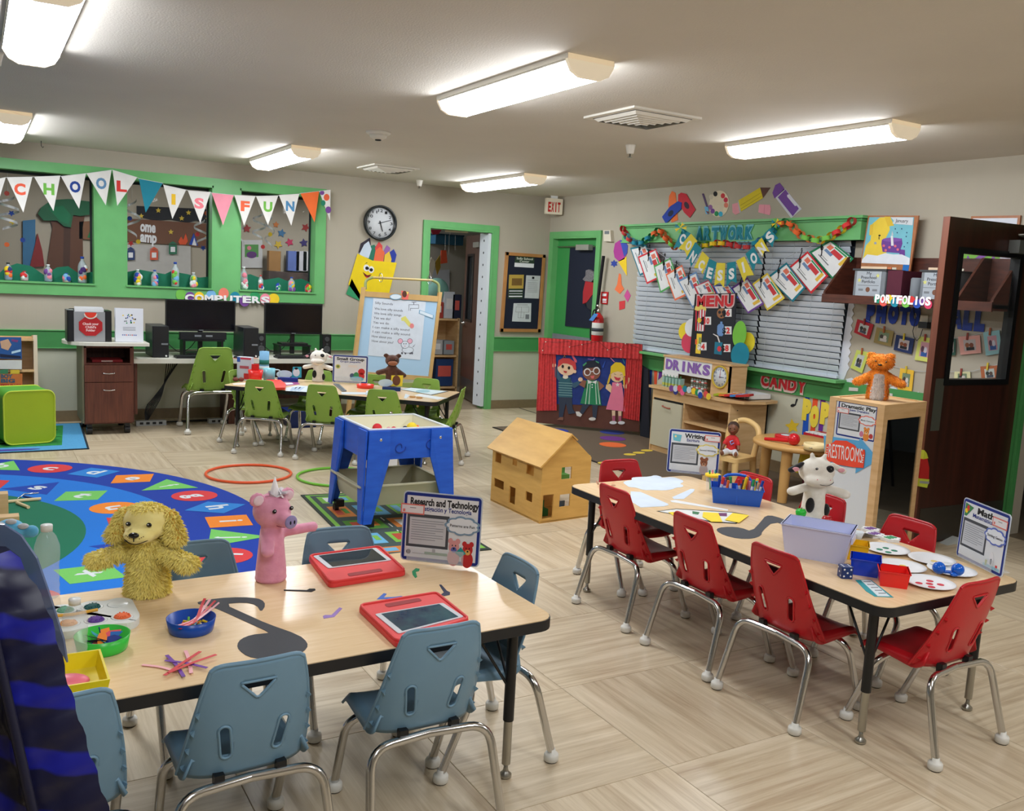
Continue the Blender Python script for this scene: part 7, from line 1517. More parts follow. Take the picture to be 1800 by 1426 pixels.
# ------------------------------------------------------------ soft puppets
def plush(n,c,c2,bump=.35):return mat(n,c,.95,c2=c2,nscale=45,bump=bump,bscale=160,sheen=.3)
def union(shapes,m,name,par,vox=.0055,sm=4):
    mb=MB()
    for s in shapes:
        if s[0] == 'e':mb.ball(s[1],s[2],m,seg=20,rings=14)
        else:
            p,q=Vector(s[1]),Vector(s[2]);n=8
            for i in range(n+1):f=i/n;mb.ball(p.lerp(q,f),s[3]*(1-f)+s[4]*f,m,seg=16,rings=10)
    me=mb.mesh('tmp');o=bpy.data.objects.new('tmp',me);COL.objects.link(o)
    r=o.modifiers.new('r','REMESH');r.mode='VOXEL';r.voxel_size=vox;k=o.modifiers.new('s','SMOOTH');k.iterations=sm;k.factor=.5
    nm=evalmesh(o);bpy.data.objects.remove(o);nm.polygons.foreach_set('use_smooth',[True]*len(nm.polygons));nm.materials.clear();nm.materials.append(m)
    o=bpy.data.objects.new(name,nm);COL.objects.link(o);o.parent=par;BASE[o.name]=Vector((0,0,0));return o
def fur(o,m,n,L,par,keep=lambda p:True,seed=1,wd=.0016):
    rn=random.Random(seed);me=o.data;ps=[p for p in me.polygons if keep(p.center)];vs=[];fs=[]
    if not ps:return
    for k in range(n):
        p=ps[rn.randrange(len(ps))];c=p.center;nn=(p.normal*.75+Vector((rn.uniform(-.55,.55),rn.uniform(-.4,.4),rn.uniform(-1,.25)))).normalized()
        s=nn.cross(p.normal+Vector((rn.random()-.5,rn.random()-.5,rn.random()-.5))*.35).normalized()*wd;l=L*rn.uniform(.6,1.2);j=len(vs)
        vs += [c-s,c+s,c+nn*l*.6+s*.7+Vector((0,0,-l*.1)),c+nn*l+Vector((0,0,-l*.45))];fs += [(j,j+1,j+2),(j,j+2,j+3)]
    mb=MB();mb.add(vs,fs,m);mb.build('fur',par,kind='stuff')
def puppet(nm,lab,x,y,z,deg,s=1.0,cat='puppet'):
    t=bpy.data.objects.new(nm,None);COL.objects.link(t);t.location=(x,y,z);t.rotation_euler=(0,0,radians(deg));t.scale=s if hasattr(s,'__len__') else (s,)*3;tag(t,lab,cat,'hand puppets');BASE[t.name]=Vector((0,0,0));return t
def pb_(nm,c,r,m,t,seg=14):mb=MB();mb.ball(c,r,m,seg=seg,rings=9);return mb.build(nm,t)
def eyes(t,x,y,z,r=.006,hl=True):
    for sx in (-1,1):
        e=pb_('eye',(sx*x,y,z),(r,r*.6,r*1.15),mat('puppet_eye',(14,12,14),.15),t)
        if hl:pb_('eye_glint',(sx*x-.001,y-r*.6,z+r*.4),r*.28,WHITE,e,8)
def smile(t,w_,y,z,dip,r=.0011,m=None,yb=.012):
    mb=MB();mb.tube([(w_*a,y+yb*a*a,z-dip*(1-a*a)) for a in [k/5-1 for k in range(11)]],r,m or BLACK,6);mb.build('mouth',t)
# yellow dog
yfur=mat('yellow_fur',(255,238,138),.9,noise=.05,nscale=60);ysm=plush('yellow_muzzle_plush',(255,240,160),(248,230,144),.1)
t=puppet('dog_puppet','fluffy yellow dog hand puppet standing on the nearest table',.425,2.785,.5202,-30,(1.24,1.2,.94))
bd_=union([('c',(0,0,.03),(0,0,.15),.047,.038),('c',(-.025,0,.150),(-.105,-.035,.118),.022,.024),('c',(.025,0,.150),(.105,-.03,.118),.022,.024),('e',(0,0,.012),(.049,.045,.02)),('e',(0,0,.235),(.056,.050,.058)),('e',(0,-.050,.208),(.036,.032,.025)),('e',(0,-.018,.22),(.046,.04,.04))],ysm,'body',t)
fur(bd_,yfur,11000,.013,t,lambda p:not (p.y < -.010 and .176 < p.z < .276 and abs(p.x) < .048),3)
for sx in (-1,1):
    e_=union([('c',(sx*.052,.0,.262),(sx*.07,-.008,.19),.014,.022)],plush('ear_inner_yellow',(236,190,80),(222,170,60)),'ear',t);fur(e_,yfur,1500,.013,e_,lambda p,s_=sx:(p.x*s_ > .05) or p.y > 0,5)
eyes(t,.024,-.053,.243,.0062);pb_('nose',(0,-.082,.219),(.012,.009,.009),mat('black_nose',(22,18,18),.25),t)
mb=MB();mb.tube([(0,-.083,.213),(0,-.083,.200)],.0013,BLACK,6);mb.build('mouth',t);smile(t,.026,-.083,.200,.008,.0013,yb=.016)
for k in range(6):pb_('freckle',((-1 if k % 2 else 1)*(.012+.004*(k//2)),-.080+.0008*k,.209+.003*(k//2)),.0013,BRN,t,6)
# pink pig with tulle horn
pk=plush('pink_plush',(232,160,186),(220,144,172),.15)
t=puppet('pig_puppet','pink pig hand puppet with white tulle horn standing on the nearest table',.79,2.775,.5202,22,(1.24,1.2,1.0))
union([('c',(0,0,.03),(0,0,.16),.040,.030),('e',(0,0,.01),(.042,.04,.02)),('c',(-.02,-.01,.145),(-.045,-.045,.115),.018,.017),('c',(.025,0,.15),(.115,-.02,.152),.018,.016),('e',(.118,-.02,.152),(.012,.014,.018)),('e',(0,0,.225),(.048,.05,.056)),('c',(0,-.03,.212),(0,-.062,.207),.024,.021)],pk,'body',t)
mb=MB();mb.ball((0,-.078,.207),(.019,.006,.021),plush('snout_lilac',(150,140,186),(140,128,176),.1));sn=mb.build('snout',t)
for sx in (-1,1):pb_('nostril',(sx*.006,-.084,.207),(.0025,.001,.006),BLACK,sn,8)
eyes(t,.026,-.045,.238,.006)
for sx in (-1,1):
    e_=union([('e',(sx*.046,-.0,.268),(.024,.009,.024))],pk,'ear',t);pb_('ear_lining',(sx*.046,-.007,.267),(.016,.005,.016),plush('pale_ear',(238,214,220),(226,196,206),.1),e_)
smile(t,.02,-.058,.192,.006,m=C(120,40,60))
tu=mat('white_tulle',(250,246,250),.7)
mb=MB();mb.lathe([(.014,.275),(.009,.30),(.001,.335)],tu,10,Matrix.Translation((.0,-.01,0)));mb.build('horn',t)
rn=random.Random(4);mb=MB()
for k in range(26):
    a_,r_=rn.uniform(0,6.3),rn.uniform(.005,.022);c_=Vector((.005+r_*cos(a_),-.008+r_*sin(a_),.278-r_*.4+rn.uniform(0,.012)));u_=Vector((rn.uniform(-1,1),rn.uniform(-1,1),rn.uniform(-.4,.6))).normalized()*.017;v_=u_.cross(Vector((rn.random(),rn.random(),1))).normalized()*.010
    mb.add([c_-u_-v_,c_+u_-v_*.6,c_+u_*.8+v_,c_-u_*.7+v_*.9],[(0,1,2,3)],tu)
mb.build('tulle_ruffle',t,kind='stuff')
# cows
wp=plush('white_plush',(232,228,218),(218,212,200),.12);bkp=plush('black_patch_plush',(22,20,24),(12,12,14));pnk=plush('pink_ear_plush',(226,160,170),(214,146,158),.1)
def cow(lab,x,y,z,deg,s):
    t=puppet('cow_puppet',lab,x,y,z,deg,s)
    union([('c',(0,0,.03),(0,0,.15),.042,.034),('e',(0,0,.010),(.045,.042,.018)),('c',(-.025,0,.145),(-.095,-.03,.13),.018,.019),('c',(.025,0,.145),(.085,-.045,.125),.020,.021),('e',(0,0,.215),(.062,.054,.060)),('e',(-.008,-.038,.182),(.052,.036,.028)),('c',(-.018,0,.27),(-.022,0,.29),.009,.008),('c',(.020,0,.27),(.026,0,.288),.009,.008)],wp,'body',t)
    for a in ((-.028,-.033,.07,.016,.010,.034),(.036,-.02,.045,.014,.014,.03)):pb_('black_patch',a[:3],a[3:],bkp,t)
    pb_('eye_patch',(.024,-.046,.236),(.015,.008,.016),bkp,t);eyes(t,.025,-.0505,.237,.0048);smile(t,.038,-.0745,.180,.010,.0012,yb=.022)
    for sx in (-1,1):
        e_=union([('c',(sx*.054,0,.246),(sx*.092,-.005,.218),.010,.014)],wp if sx > 0 else bkp,'ear',t);pb_('ear_lining',(sx*.082,-.014,.224),(.013,.005,.010),pnk,e_)
    pb_('nostril',(.016,-.072,.194),.0022,PINK,t,6);pb_('nostril',(-.028,-.068,.194),.0022,PINK,t,6)
cow('white cow hand puppet on the table with red chairs beside the egg carton',3.185,2.725,.5202,-22,(1.3,1.25,1.0))
p=fl(559,671,.52);cow('small white cow puppet on the small group table',p.x,p.y,.5202,-16,(1.22,1.2,1.0))
# brown bear
t=puppet('bear_puppet','brown bear hand puppet on the small group table in front of the easel',*fl(688,679,.52)[:2],.5202,-15,(1.3,1.25,1.0))
bb=plush('brown_plush',(96,58,42),(74,42,30),.2)
union([('c',(0,0,.03),(0,0,.15),.044,.040),('c',(-.03,0,.14),(-.09,-.02,.12),.022,.022),('c',(.03,0,.14),(.075,-.02,.10),.022,.022),('e',(0,0,.225),(.048,.045,.05)),('e',(-.042,0,.268),(.019,.01,.019)),('e',(.042,0,.268),(.019,.01,.019)),('e',(0,0,.012),(.045,.043,.02))],bb,'body',t)
pb_('muzzle',(0,-.035,.205),(.032,.024,.022),plush('tan_muzzle',(166,104,72),(150,92,62),.1),t);eyes(t,.020,-.041,.236,.005)
# orange bear
ob=plush('orange_plush',(250,150,40),(236,128,24));obf=mat('orange_fur',(252,156,44),.9,noise=.2,nscale=60);wpt_=wpt(.25,.20,WH-.005)
t=puppet('bear_puppet','furry orange bear hand puppet with white belly on top of the wardrobe',wpt_.x,wpt_.y,WH-.005,-52,(1.38,1.35,.98))
bo_=union([('c',(0,0,.03),(0,0,.15),.042,.037),('c',(-.03,0,.14),(-.08,-.02,.10),.022,.022),('c',(.03,0,.14),(.085,-.02,.105),.022,.022),('e',(0,0,.222),(.052,.048,.048)),('e',(-.038,0,.262),(.017,.01,.017)),('e',(.038,0,.262),(.017,.01,.017)),('e',(0,-.04,.205),(.024,.018,.018)),('e',(0,0,.012),(.044,.042,.02))],ob,'body',t)
fur(bo_,obf,5000,.009,t,lambda p:not (p.y < -.02 and .01 < p.z < .16 and abs(p.x) < .03),7)
b_=union([('c',(0,-.018,.02),(0,-.015,.14),.030,.026)],plush('white_belly',(226,214,206),(206,194,186),.3),'belly',t);fur(b_,mat('white_fur',(232,224,220),.9),1200,.008,b_,lambda p:p.y < -.03,8)
eyes(t,.020,-.046,.228,.0042);pb_('nose',(-.002,-.060,.210),(.009,.006,.006),mat('black_nose'),t);smile(t,.018,-.058,.198,.006,m=C(150,50,30))
# light blue puppet at the left edge
t=puppet('blue_puppet','light blue spotted puppet partly hidden behind the dark blue pleated object',.075,2.98,.5202,-20,.85)
lb=plush('aqua_plush',(96,176,214),(80,160,200),.15)
union([('c',(0,0,.03),(0,0,.14),.045,.04),('e',(0,0,.20),(.052,.05,.045)),('c',(.03,0,.2),(.075,-.01,.205),.02,.022),('e',(0,0,.012),(.046,.044,.02))],lb,'body',t)
for a in ((-.02,-.03,.232),(.012,-.02,.242),(.05,-.02,.226)):pb_('grey_spot',a,(.018,.014,.010),plush('grey_spot_plush',(190,192,196),(176,178,184),.1),t)
# ------------------------------------------------------------ things on the nearest table
TZ=.5202
tp=TOP(TZ)
zb=lambda p:[(x/3.214,1000+y/3.214) for x,y in p]
zt3=lambda p:[(420+x/3.103,800+y/3.103) for x,y in p]
def flat(nm,shapes,lab,cat,z=0,t_=.0008,zf=None,group=None):
    o=cut(nm,TOP(TZ+z),[(zf(s[0]) if zf else s[0],*s[1:]) for s in shapes],t=t_);return tag(o,lab,cat,group)
char=mat('charcoal_paper',(58,60,66),.7)
flat('paper_note',[(chaik(zb([(1100,195),(1165,176),(1300,162),(1420,163),(1480,175),(1502,205),(1475,247),(1450,205),(1380,190),(1262,200),(1400,262),(1510,312),(1690,375),(1738,418),(1736,450),(1690,485),(1600,503),(1470,510),(1400,498),(1350,462),(1338,430),(1360,398),(1420,374),(1500,366),(1525,362),(1400,305),(1240,232),(1180,212)])),char)],'large black paper music note cutout on the nearest table','cutout')
for q,m,l in (([(245,735),(370,738),(385,730),(415,730),(418,738),(395,748),(370,746),(245,741)],BLACK,'small black paper note lying beside the pink pig'),([(752,788),(790,755),(806,758),(790,778),(850,775),(885,770),(915,780),(905,790),(870,790),(800,786)],C(70,110,200),'small blue paper note between the two tablets'),
                ([(1092,708),(1104,708),(1135,742),(1152,750),(1150,764),(1120,770),(1102,762),(1118,750),(1105,730)],C(50,54,80),'small dark paper note right of the tablets'),([(944,636),(965,618),(986,622),(982,634),(964,638),(972,665),(962,672),(948,655)],C(50,150,100),'small green paper note by the centre sign'),([(458,880),(470,874),(505,874),(548,832),(564,838),(520,884),(462,893)],C(160,130,200),'small lavender paper note left of the lower tablet')):
    flat('paper_note',[(zt3(q),m)],l,'cutout',group='small paper notes')
def warp(g,p):return [g(*q) for q in p]
def tablet(q,handle_b,scr,lab,dark):
    g=qmap([tp.px(*k) for k in zt3(q)]);c_=g(.5,.5);t=thing('tablet',lab,'tablet',(c_[0],c_[1],TZ),'tablets in red cases');rc_=mat('red_foam',(226,62,62),.5)
    h0,h1=handle_b;P2=Plane((0,0,TZ),(1,0,0),(0,1,0));sl=(.28,h0,.72,h1)
    mb=MB();mb.plate(P2,warp(g,rrect(0,0,1,1,.07)),.002,.014,rc_);mb.plate(P2,warp(g,rrect(.008,.008,.992,.992,.07)),.0,.018,rc_);mb.build('foam_case',t)
    mb=MB();mb.plate(P2,warp(g,rrect(*sl,.03)),.0182,.019,mat('slot_shadow_red',(150,30,34),.6));mb.build('grip_slot_shade',t)  # flat darker red plate paints the shade inside the grip slot
    mb=MB();mb.tube([P2.pt(*g(*k),.019) for k in rrect(.02,.02,.98,.98,.06)],.0045,rc_,6,closed=True);mb.build('case_rim',t)
    g3=qmap([tp.px(*k) for k in zt3(scr)])
    b_=MB();b_.plate(P2,warp(g3,rrect(0,0,1,1,.04)),.0185,.0205,mat('tablet_white',(216,220,226),.2));b_=b_.build('white_bezel',t)
    mb=MB();mb.plate(P2,warp(g3,rect(.075,.05,.93,.95)),.0206,.0212,dark);mb.build('screen',b_)
tablet([(375,575),(770,523),(915,660),(492,730)],(.80,.90),[(403,582),(745,536),(832,604),(487,650)],'red cased tablet further back on the nearest table, dark screen',mat('screen_dark',(50,56,60),.06))
scr_m=mat('screen_home',(60,96,104),.1,c2=(44,56,84),nscale=18)
tablet([(645,850),(1080,778),(1262,928),(860,1060)],(.10,.20),[(740,905),(1110,842),(1225,918),(868,1012)],'red cased tablet nearer the camera with teal home screen',scr_m)
def bowl(nm,lab,cx,cy,r,h,m,dish=True):
    t=thing(nm,lab,'bowl',(cx,cy,TZ));mb=MB();mb.lathe([(0,0),(r*.86,0),(r*.9,.004),(r,h),(r*.97,h),(r*.86,.005),(0,.005)],m,36,Matrix.Translation((cx,cy,TZ)));mb.build('bowl_body',t);return t
def ribbon(pts,m,w_=.004,lab=None,par=None,nm='ribbon'):
    P_=[Vector(p) for p in pts];P_=arc_path(P_,.02,4) if len(P_) > 2 else P_;vs=[];fs=[]
    for i,p in enumerate(P_):
        d=(P_[min(i+1,len(P_)-1)]-P_[max(i-1,0)]).normalized();s_=d.cross(Vector((0,0,1))).normalized()*w_;vs += [p-s_,p+s_,p+s_+Vector((0,0,.0008)),p-s_+Vector((0,0,.0008))]
    for i in range(len(P_)-1):a=i*4;fs += [(a+k,a+(k+1) % 4,a+4+(k+1) % 4,a+4+k) for k in range(4)]
    mb=MB();mb.add(vs,fs,m);o=mb.build(nm,par);
    if lab:tag(o,lab,'ribbon','ribbons on the nearest table')
    return o
rb1=mat('red_ribbon',(214,54,60),.4);rb2=mat('pink_ribbon',(244,178,186),.4);rb3=mat('purple_ribbon',(110,50,160),.4)
c_=fl(336,1096,TZ+.02);t=bowl('blue_bowl','blue bowl of ribbons and pasta pieces on the nearest table',c_.x,c_.y,.064,.038,P(20,74,170,.3))
rn=random.Random(9)
for k in range(26):
    a_,r_=rn.uniform(0,6.3),rn.uniform(0,.048);x,y=c_.x+r_*cos(a_),c_.y+r_*sin(a_);mb=MB();b_=rn.uniform(0,3.1);mb.tube([(x-.007*cos(b_),y-.007*sin(b_),TZ+.012+rn.random()*.008),(x+.007*cos(b_),y+.007*sin(b_),TZ+.014+rn.random()*.008)],.0035,[YEL,LGRN,ORG,C(240,230,200),SKY][k % 5],6);mb.build('pasta_piece',t)
for k,(a_,m) in enumerate(((.7,rb2),(.45,rb1),(.2,rb2),(.9,rb1))):ribbon([(c_.x-.04,c_.y-.03-.008*k,TZ+.03),(c_.x+.01,c_.y-.005*k,TZ+.028),(c_.x+.06*cos(a_),c_.y+.06*sin(a_),TZ+.05),(c_.x+.078*cos(a_),c_.y+.078*sin(a_),TZ+.062)],m,.004,None,t)
for k,(a,b,m,l) in enumerate((((950,695),(1240,750),rb2,'pale pink ribbon at the left of the ribbon pile'),((1330,575),(1380,775),rb2,'pale pink ribbon upright in the ribbon pile'),((1165,620),(1315,810),rb3,'purple ribbon running down the ribbon pile'),((1150,672),(1520,738),rb3,'purple ribbon reaching under the chair back'),((1145,810),(1460,598),rb1,'upper red ribbon in the ribbon pile'),((1180,790),(1600,630),rb1,'lower red ribbon in the ribbon pile'))):
    A_,B_=fl(60+a[0]/5,1030+a[1]/5,TZ+.002),fl(60+b[0]/5,1030+b[1]/5,TZ+.002);z_=Vector((0,0,.0015*k));md=(A_+B_)/2+Vector((.004,.006,0));ribbon([A_+z_,md+z_,B_+z_],m,.0045,l)
c_=fl(180,1128,TZ+.02);t=bowl('green_bowl','lime green bowl of coloured feathers on the nearest table',c_.x,c_.y,.066,.04,P(60,200,70,.3))
for k,(m,a_,l_,h_) in enumerate(((C(240,130,40),60,.04,.03),(C(80,40,140),200,.045,.012),(C(40,110,190),10,.05,.014),(C(232,90,100),20,.05,.018),(C(40,150,170),120,.045,.02),(C(206,210,210),160,.045,.02),(C(40,60,150),330,.05,.01))):
    a_=radians(a_);d=Vector((cos(a_),sin(a_),.3));s_=Vector((-sin(a_),cos(a_),.6)).normalized()*.011;o_=Vector((c_.x,c_.y,TZ+.014+h_*.5));v=[o_-d*l_*.7,o_-d*l_*.2-s_,o_+d*l_*.5-s_*1.3,o_+d*l_,o_+d*l_*.5+s_*1.3,o_-d*l_*.2+s_]
    mb=MB();mb.add([*v,*[q+Vector((0,0,.001)) for q in v]],[(0,1,2,3,4,5),(11,10,9,8,7,6)],m);mb.build('feather',t)
mb=MB();mb.tube([fl(176,1112,TZ+.05),fl(174,1103,TZ+.075)],.0015,BLU,6);mb.build('feather_quill',t)
# paint palette tray
t=thing('paint_tray','white six-well tray of coloured rice on the nearest table','tray',tuple(fl(165,1090,TZ)))
q=[fl(*k,TZ+.01)[:2] for k in ((88,1072),(228,1056),(242,1098),(98,1118))];g=lambda a,b:tuple((q[0][i]*(1-a)+q[1][i]*a)*(1-b)+(q[3][i]*(1-a)+q[2][i]*a)*b for i in (0,1))
outl=[(-.06+.0,.1),(.1,-.04),(.33,.06),(.5,-.06),(.66,.05),(.85,-.06),(1.02,.06),(1.04,.5),(1.06,.85),(.92,1.06),(.68,.96),(.5,1.08),(.33,.98),(.12,1.06),(-.06,.9),(-.02,.5)]
mb=MB();wt=mat('tray_white',(226,230,228),.25);P2=TOP(TZ);mb.plate(P2,[tuple(v[:2]) for v in arc_path([(*g(*k),0) for k in outl+outl[:2]],.03,4)[:-1]],.0,.020,wt);mb.build('tray_body',t)
sz=abs((Vector(g(1,.5))-Vector(g(0,.5))).length)/3
for k,(a,b,m) in enumerate(((.17,.24,C(110,170,140)),(.5,.24,C(30,90,90)),(.83,.24,C(214,218,220)),(.17,.76,C(240,164,84)),(.5,.76,C(96,60,150)),(.83,.76,C(238,110,60)))):
    x,y=g(a,b);w_=MB();w_.lathe([(sz*.44,.0202),(sz*.40,.0215),(sz*.36,.0203),(0,.0203)],wt,24,Matrix.Translation((x,y,TZ)));w_=w_.build('well',t)
    if k != 2:mb=MB();mb.lathe([(sz*.33,.0205),(sz*.30,.024),(sz*.15,.028),(0,.029)],m,14,Matrix.Translation((x,y,TZ)),False);rn=random.Random(k);[mb.ball((x+sz*.27*cos(a_)*r_,y+sz*.27*sin(a_)*r_,TZ+.026),.0022,m,seg=5,rings=3) for a_,r_ in [(rn.uniform(0,6.3),rn.random()**.5) for _ in range(40)]];mb.build('coloured_rice',w_,kind='stuff')
mb=MB();a_,b_=g(-.02,.48),g(.55,.46);mb.tube([(*a_,TZ+.026),(*g(.25,.5),TZ+.025),(*b_,TZ+.027)],.0045,C(240,180,70),8);mb.build('spoon_handle',t)
def waterbottle(x,y,h,lab,capm,sc=1):
    t=thing('water_bottle',lab,'bottle',(x,y,TZ));cl2=mat('bottle_clear',(222,230,236),.06,alpha=.27);T=Matrix.Translation((x,y,TZ))
    prof=[(.026,0),(.031,.006)]+[(.031-.0022*(k % 2),.012+.011*k) for k in range(9)]+[(.033,.125),(.032,.15),(.024,.175),(.013,.192),(.012,.198)];prof=[(r_*sc,z*h/.2) for r_,z in prof]
    mb=MB();mb.lathe(prof,cl2,24,T);mb.build('bottle_body',t);mb=MB();mb.lathe([(.015*sc,h*.96),(.0155*sc,h*1.04),(.0145*sc,h*1.05),(0,h*1.05)],capm,20,T);mb.build('cap',t)
waterbottle(.165,2.86,.205,'clear plastic water bottle with white cap at the left of the nearest table',whitep,1.05)
waterbottle(.192,2.335,.16,'second clear plastic bottle between the lime bowl and yellow bin',whitep,.9)
t=thing('yellow_bin','bright yellow open bin with a pink item at the left of the nearest table','bin',(.17,2.26,TZ))
mb=MB();tub(mb,.05,2.125,.245,2.31,TZ,TZ+.042,P(240,218,30,.3),.008,.005);mb.build('bin_body',t);mb=MB();mb.ball((.16,2.19,TZ+.02),(.05,.03,.02),P(240,120,140));tag(mb.build('pink_item'),'pink rounded item inside the yellow bin','toy')
# ------------------------------------------------------------ things on the table with red chairs
z61=lambda p:[(1000+x/3.962,740+y/3.962) for x,y in p];z73=lambda p:[(1300+x/3.913,880+y/3.913) for x,y in p]
pale=C(206,218,232)
cl_=[(375,430),(400,418),(440,415),(435,396),(480,392),(560,390),(600,378),(640,388),(650,398),(720,390),(790,412),(800,425),(770,440),(800,450),(790,462),(745,466),(720,478),(660,486),(600,482),(520,484),(470,465),(420,462),(400,448)]
flat('cloud_paper',[(chaik(z61(cl_)),pale)],'big pale blue cloud shaped paper at the far end of the table','paper')
flat('triangle_paper',[(z61([(430,492),(500,496),(690,578),(694,588),(660,596),(500,604),(430,560)]),pale)],'pale blue rounded triangle paper beside the first red chair','paper')
flat('paper_strip',[(z61([(720,532),(850,474),(876,476),(870,492),(800,545),(730,546)]),pale)],'short pale paper strip in the middle of the table','paper')
flat('paper_strip',[(z61([(705,556),(740,552),(1110,618),(1105,627),(715,566)]),C(222,224,226))],'long narrow white paper strip by the blue caddy','paper')
flat('pencil_scribble',[(z61(ell(250+60*cos(k*1.3),450+22*sin(k*2.1),16,6,k*30)),C(206,160,120) if k % 2 else C(170,120,90)) for k in range(7)],'brown pencil scribble on the table corner by the far red chair','drawing',t_=.0004)
flat('story_cards',[(z61([(610,630),(745,612),(1140,636),(1245,655),(1165,718),(985,706)]),BLACK),(z61([(630,632),(745,618),(1130,641),(1225,657),(1160,712),(990,700)]),C(222,224,222),1),(z61([(690,640),(760,636),(760,680)]),C(236,206,40),2),(z61([(1020,645),(1100,645),(1100,668),(1040,665)]),C(110,50,100),2),(z61([(860,632),(910,640),(900,656),(860,650)]),C(60,120,80),2)],'black bordered picture cards spread in the middle of the table','cards')
flat('yellow_card',[(z61([(935,636),(1040,642),(1070,705),(990,702),(930,668)]),C(244,214,50))],'left yellow card on the picture cards','card',z=.004);flat('yellow_card',[(z61([(1140,642),(1255,658),(1185,710),(1085,690)]),C(244,214,50))],'right yellow card on the picture cards','card',z=.004)
flat('paper_note',[(chaik(z61([(1370,660),(1430,662),(1560,710),(1540,740),(1425,700),(1345,770),(1340,800),(1280,822),(1180,822),(1080,798),(1025,765),(1040,745),(1120,738),(1200,745),(1272,772),(1340,700)])),char)],'black paper music note between the yellow cards and lavender bin','cutout')
def trap(nm,lab,cat,cx,cy,w_,d_,h,m,deg,tp_=.006,th=.003,parts=True):
    t=bpy.data.objects.new(nm,None);COL.objects.link(t);t.location=(cx,cy,TZ);t.rotation_euler=(0,0,radians(deg));tag(t,lab,cat);BASE[t.name]=Vector((0,0,0))
    mb=MB();tub(mb,-w_/2,-d_/2,w_/2,d_/2,0,h,m,tp_,th);mb.build('box_body',t);mb=MB();holes(mb,TOP(0),-w_/2-.003,-d_/2-.003,w_/2+.003,d_/2+.003,[(-w_/2+th,-d_/2+th,w_/2-th,d_/2-th)],h-.004,h,m);mb.build('rim',t);return t
# caddy with markers
c_=fl(1300,880,TZ);t=trap('marker_caddy','royal blue two compartment caddy full of markers','caddy',3.06,3.07,.235,.13,.078,P(24,96,214,.28),-42,.012)
mb=MB();mb.box((-.004,-.06,.004),(.004,.06,.07),P(24,96,214,.28));mb.build('divider',t)
mb=MB();mb.tube(arc_path([(-.07,.045,.07),(-.06,.05,.115),(0,.052,.125),(.06,.05,.115),(.07,.045,.07)],.03),.007,P(24,96,214,.28),8);mb.build('handle',t)
mk=[RED,ORG,GRN,BLU,PUR,YEL,C(60,60,66),PINK,C(200,160,120),TEAL,RED,C(236,110,40),GRN,YEL,BLU,C(110,60,40)];rn=random.Random(2)
for k,m in enumerate(mk):
    lx,ly=(-.085+.03*(k % 3) if k < 5 else .02+.019*(k % 5)),-.035+.025*(k % 4);hh=rn.uniform(.10,.125);a_,b_=rn.uniform(-.35,.35),rn.uniform(-.2,.2);R_=Matrix.Translation((3.06,3.07,TZ))@Matrix.Rotation(radians(-42),4,'Z')
    p0_,p1_=R_@Vector((lx,ly,.008)),R_@Vector((lx+a_*.06,ly+b_*.06,hh));mt=thing('marker',['red','orange','green','blue','purple','yellow','black','pink','tan','teal','second red','dark orange','second green','second yellow','second blue','brown'][k]+' marker standing in the royal blue caddy','marker',tuple(p0_),'markers in the blue caddy')
    mb=MB();mb.tube([p0_,p0_.lerp(p1_,.72)],.0062,[WHITE,m][k % 2],10);mb.build('barrel',mt);mb=MB();mb.tube([p0_.lerp(p1_,.72),p1_],.0066,m,10);mb.build('cap',mt)
t=thing('marker_tub','clear tub with yellow rim behind the blue caddy','tub',tuple(fl(1251,862,TZ)));c_=fl(1251,862,TZ);T=Matrix.Translation(c_);mb=MB();mb.lathe([(.028,0),(.034,.075)],clear,20,T);mb.build('tub_body',t);mb=MB();mb.lathe([(.035,.07),(.038,.072),(.038,.082),(.033,.082)],YEL,20,T);mb.build('rim',t)
for k in range(3):mb=MB();mb.tube([c_+Vector((.01*k-.01,0,.005)),c_+Vector((.02*k-.015,.01,.10))],.004,[GRN,PINK,TEAL][k],8);mb.build('pencil',t)
trap('purple_box','purple sorting box left of the lavender bin','box',2.80,2.46,.10,.10,.06,P(92,30,130,.25),-50)
lv=mat('lavender_plastic',(200,206,238),.35);t=trap('lavender_bin','pale lavender plastic bin with handle slots','bin',2.74,2.305,.25,.17,.125,lv,-58,.02,.004)
mb=MB();mb.box((.122,-.045,.078),(.128,.045,.10),mat('lavender_slot',(230,230,246),.3),r=0);mb.build('handle_slot',t)
trap('yellow_box','yellow sorting box behind the lavender bin','box',2.87,2.235,.09,.09,.06,P(244,190,30,.25),-50);trap('blue_box','blue sorting box beside the red one','box',2.745,2.09,.10,.10,.06,P(16,60,200,.25),-52);trap('red_box','red sorting box nearest the table edge','box',2.735,1.965,.098,.098,.055,P(236,40,36,.25),-48)
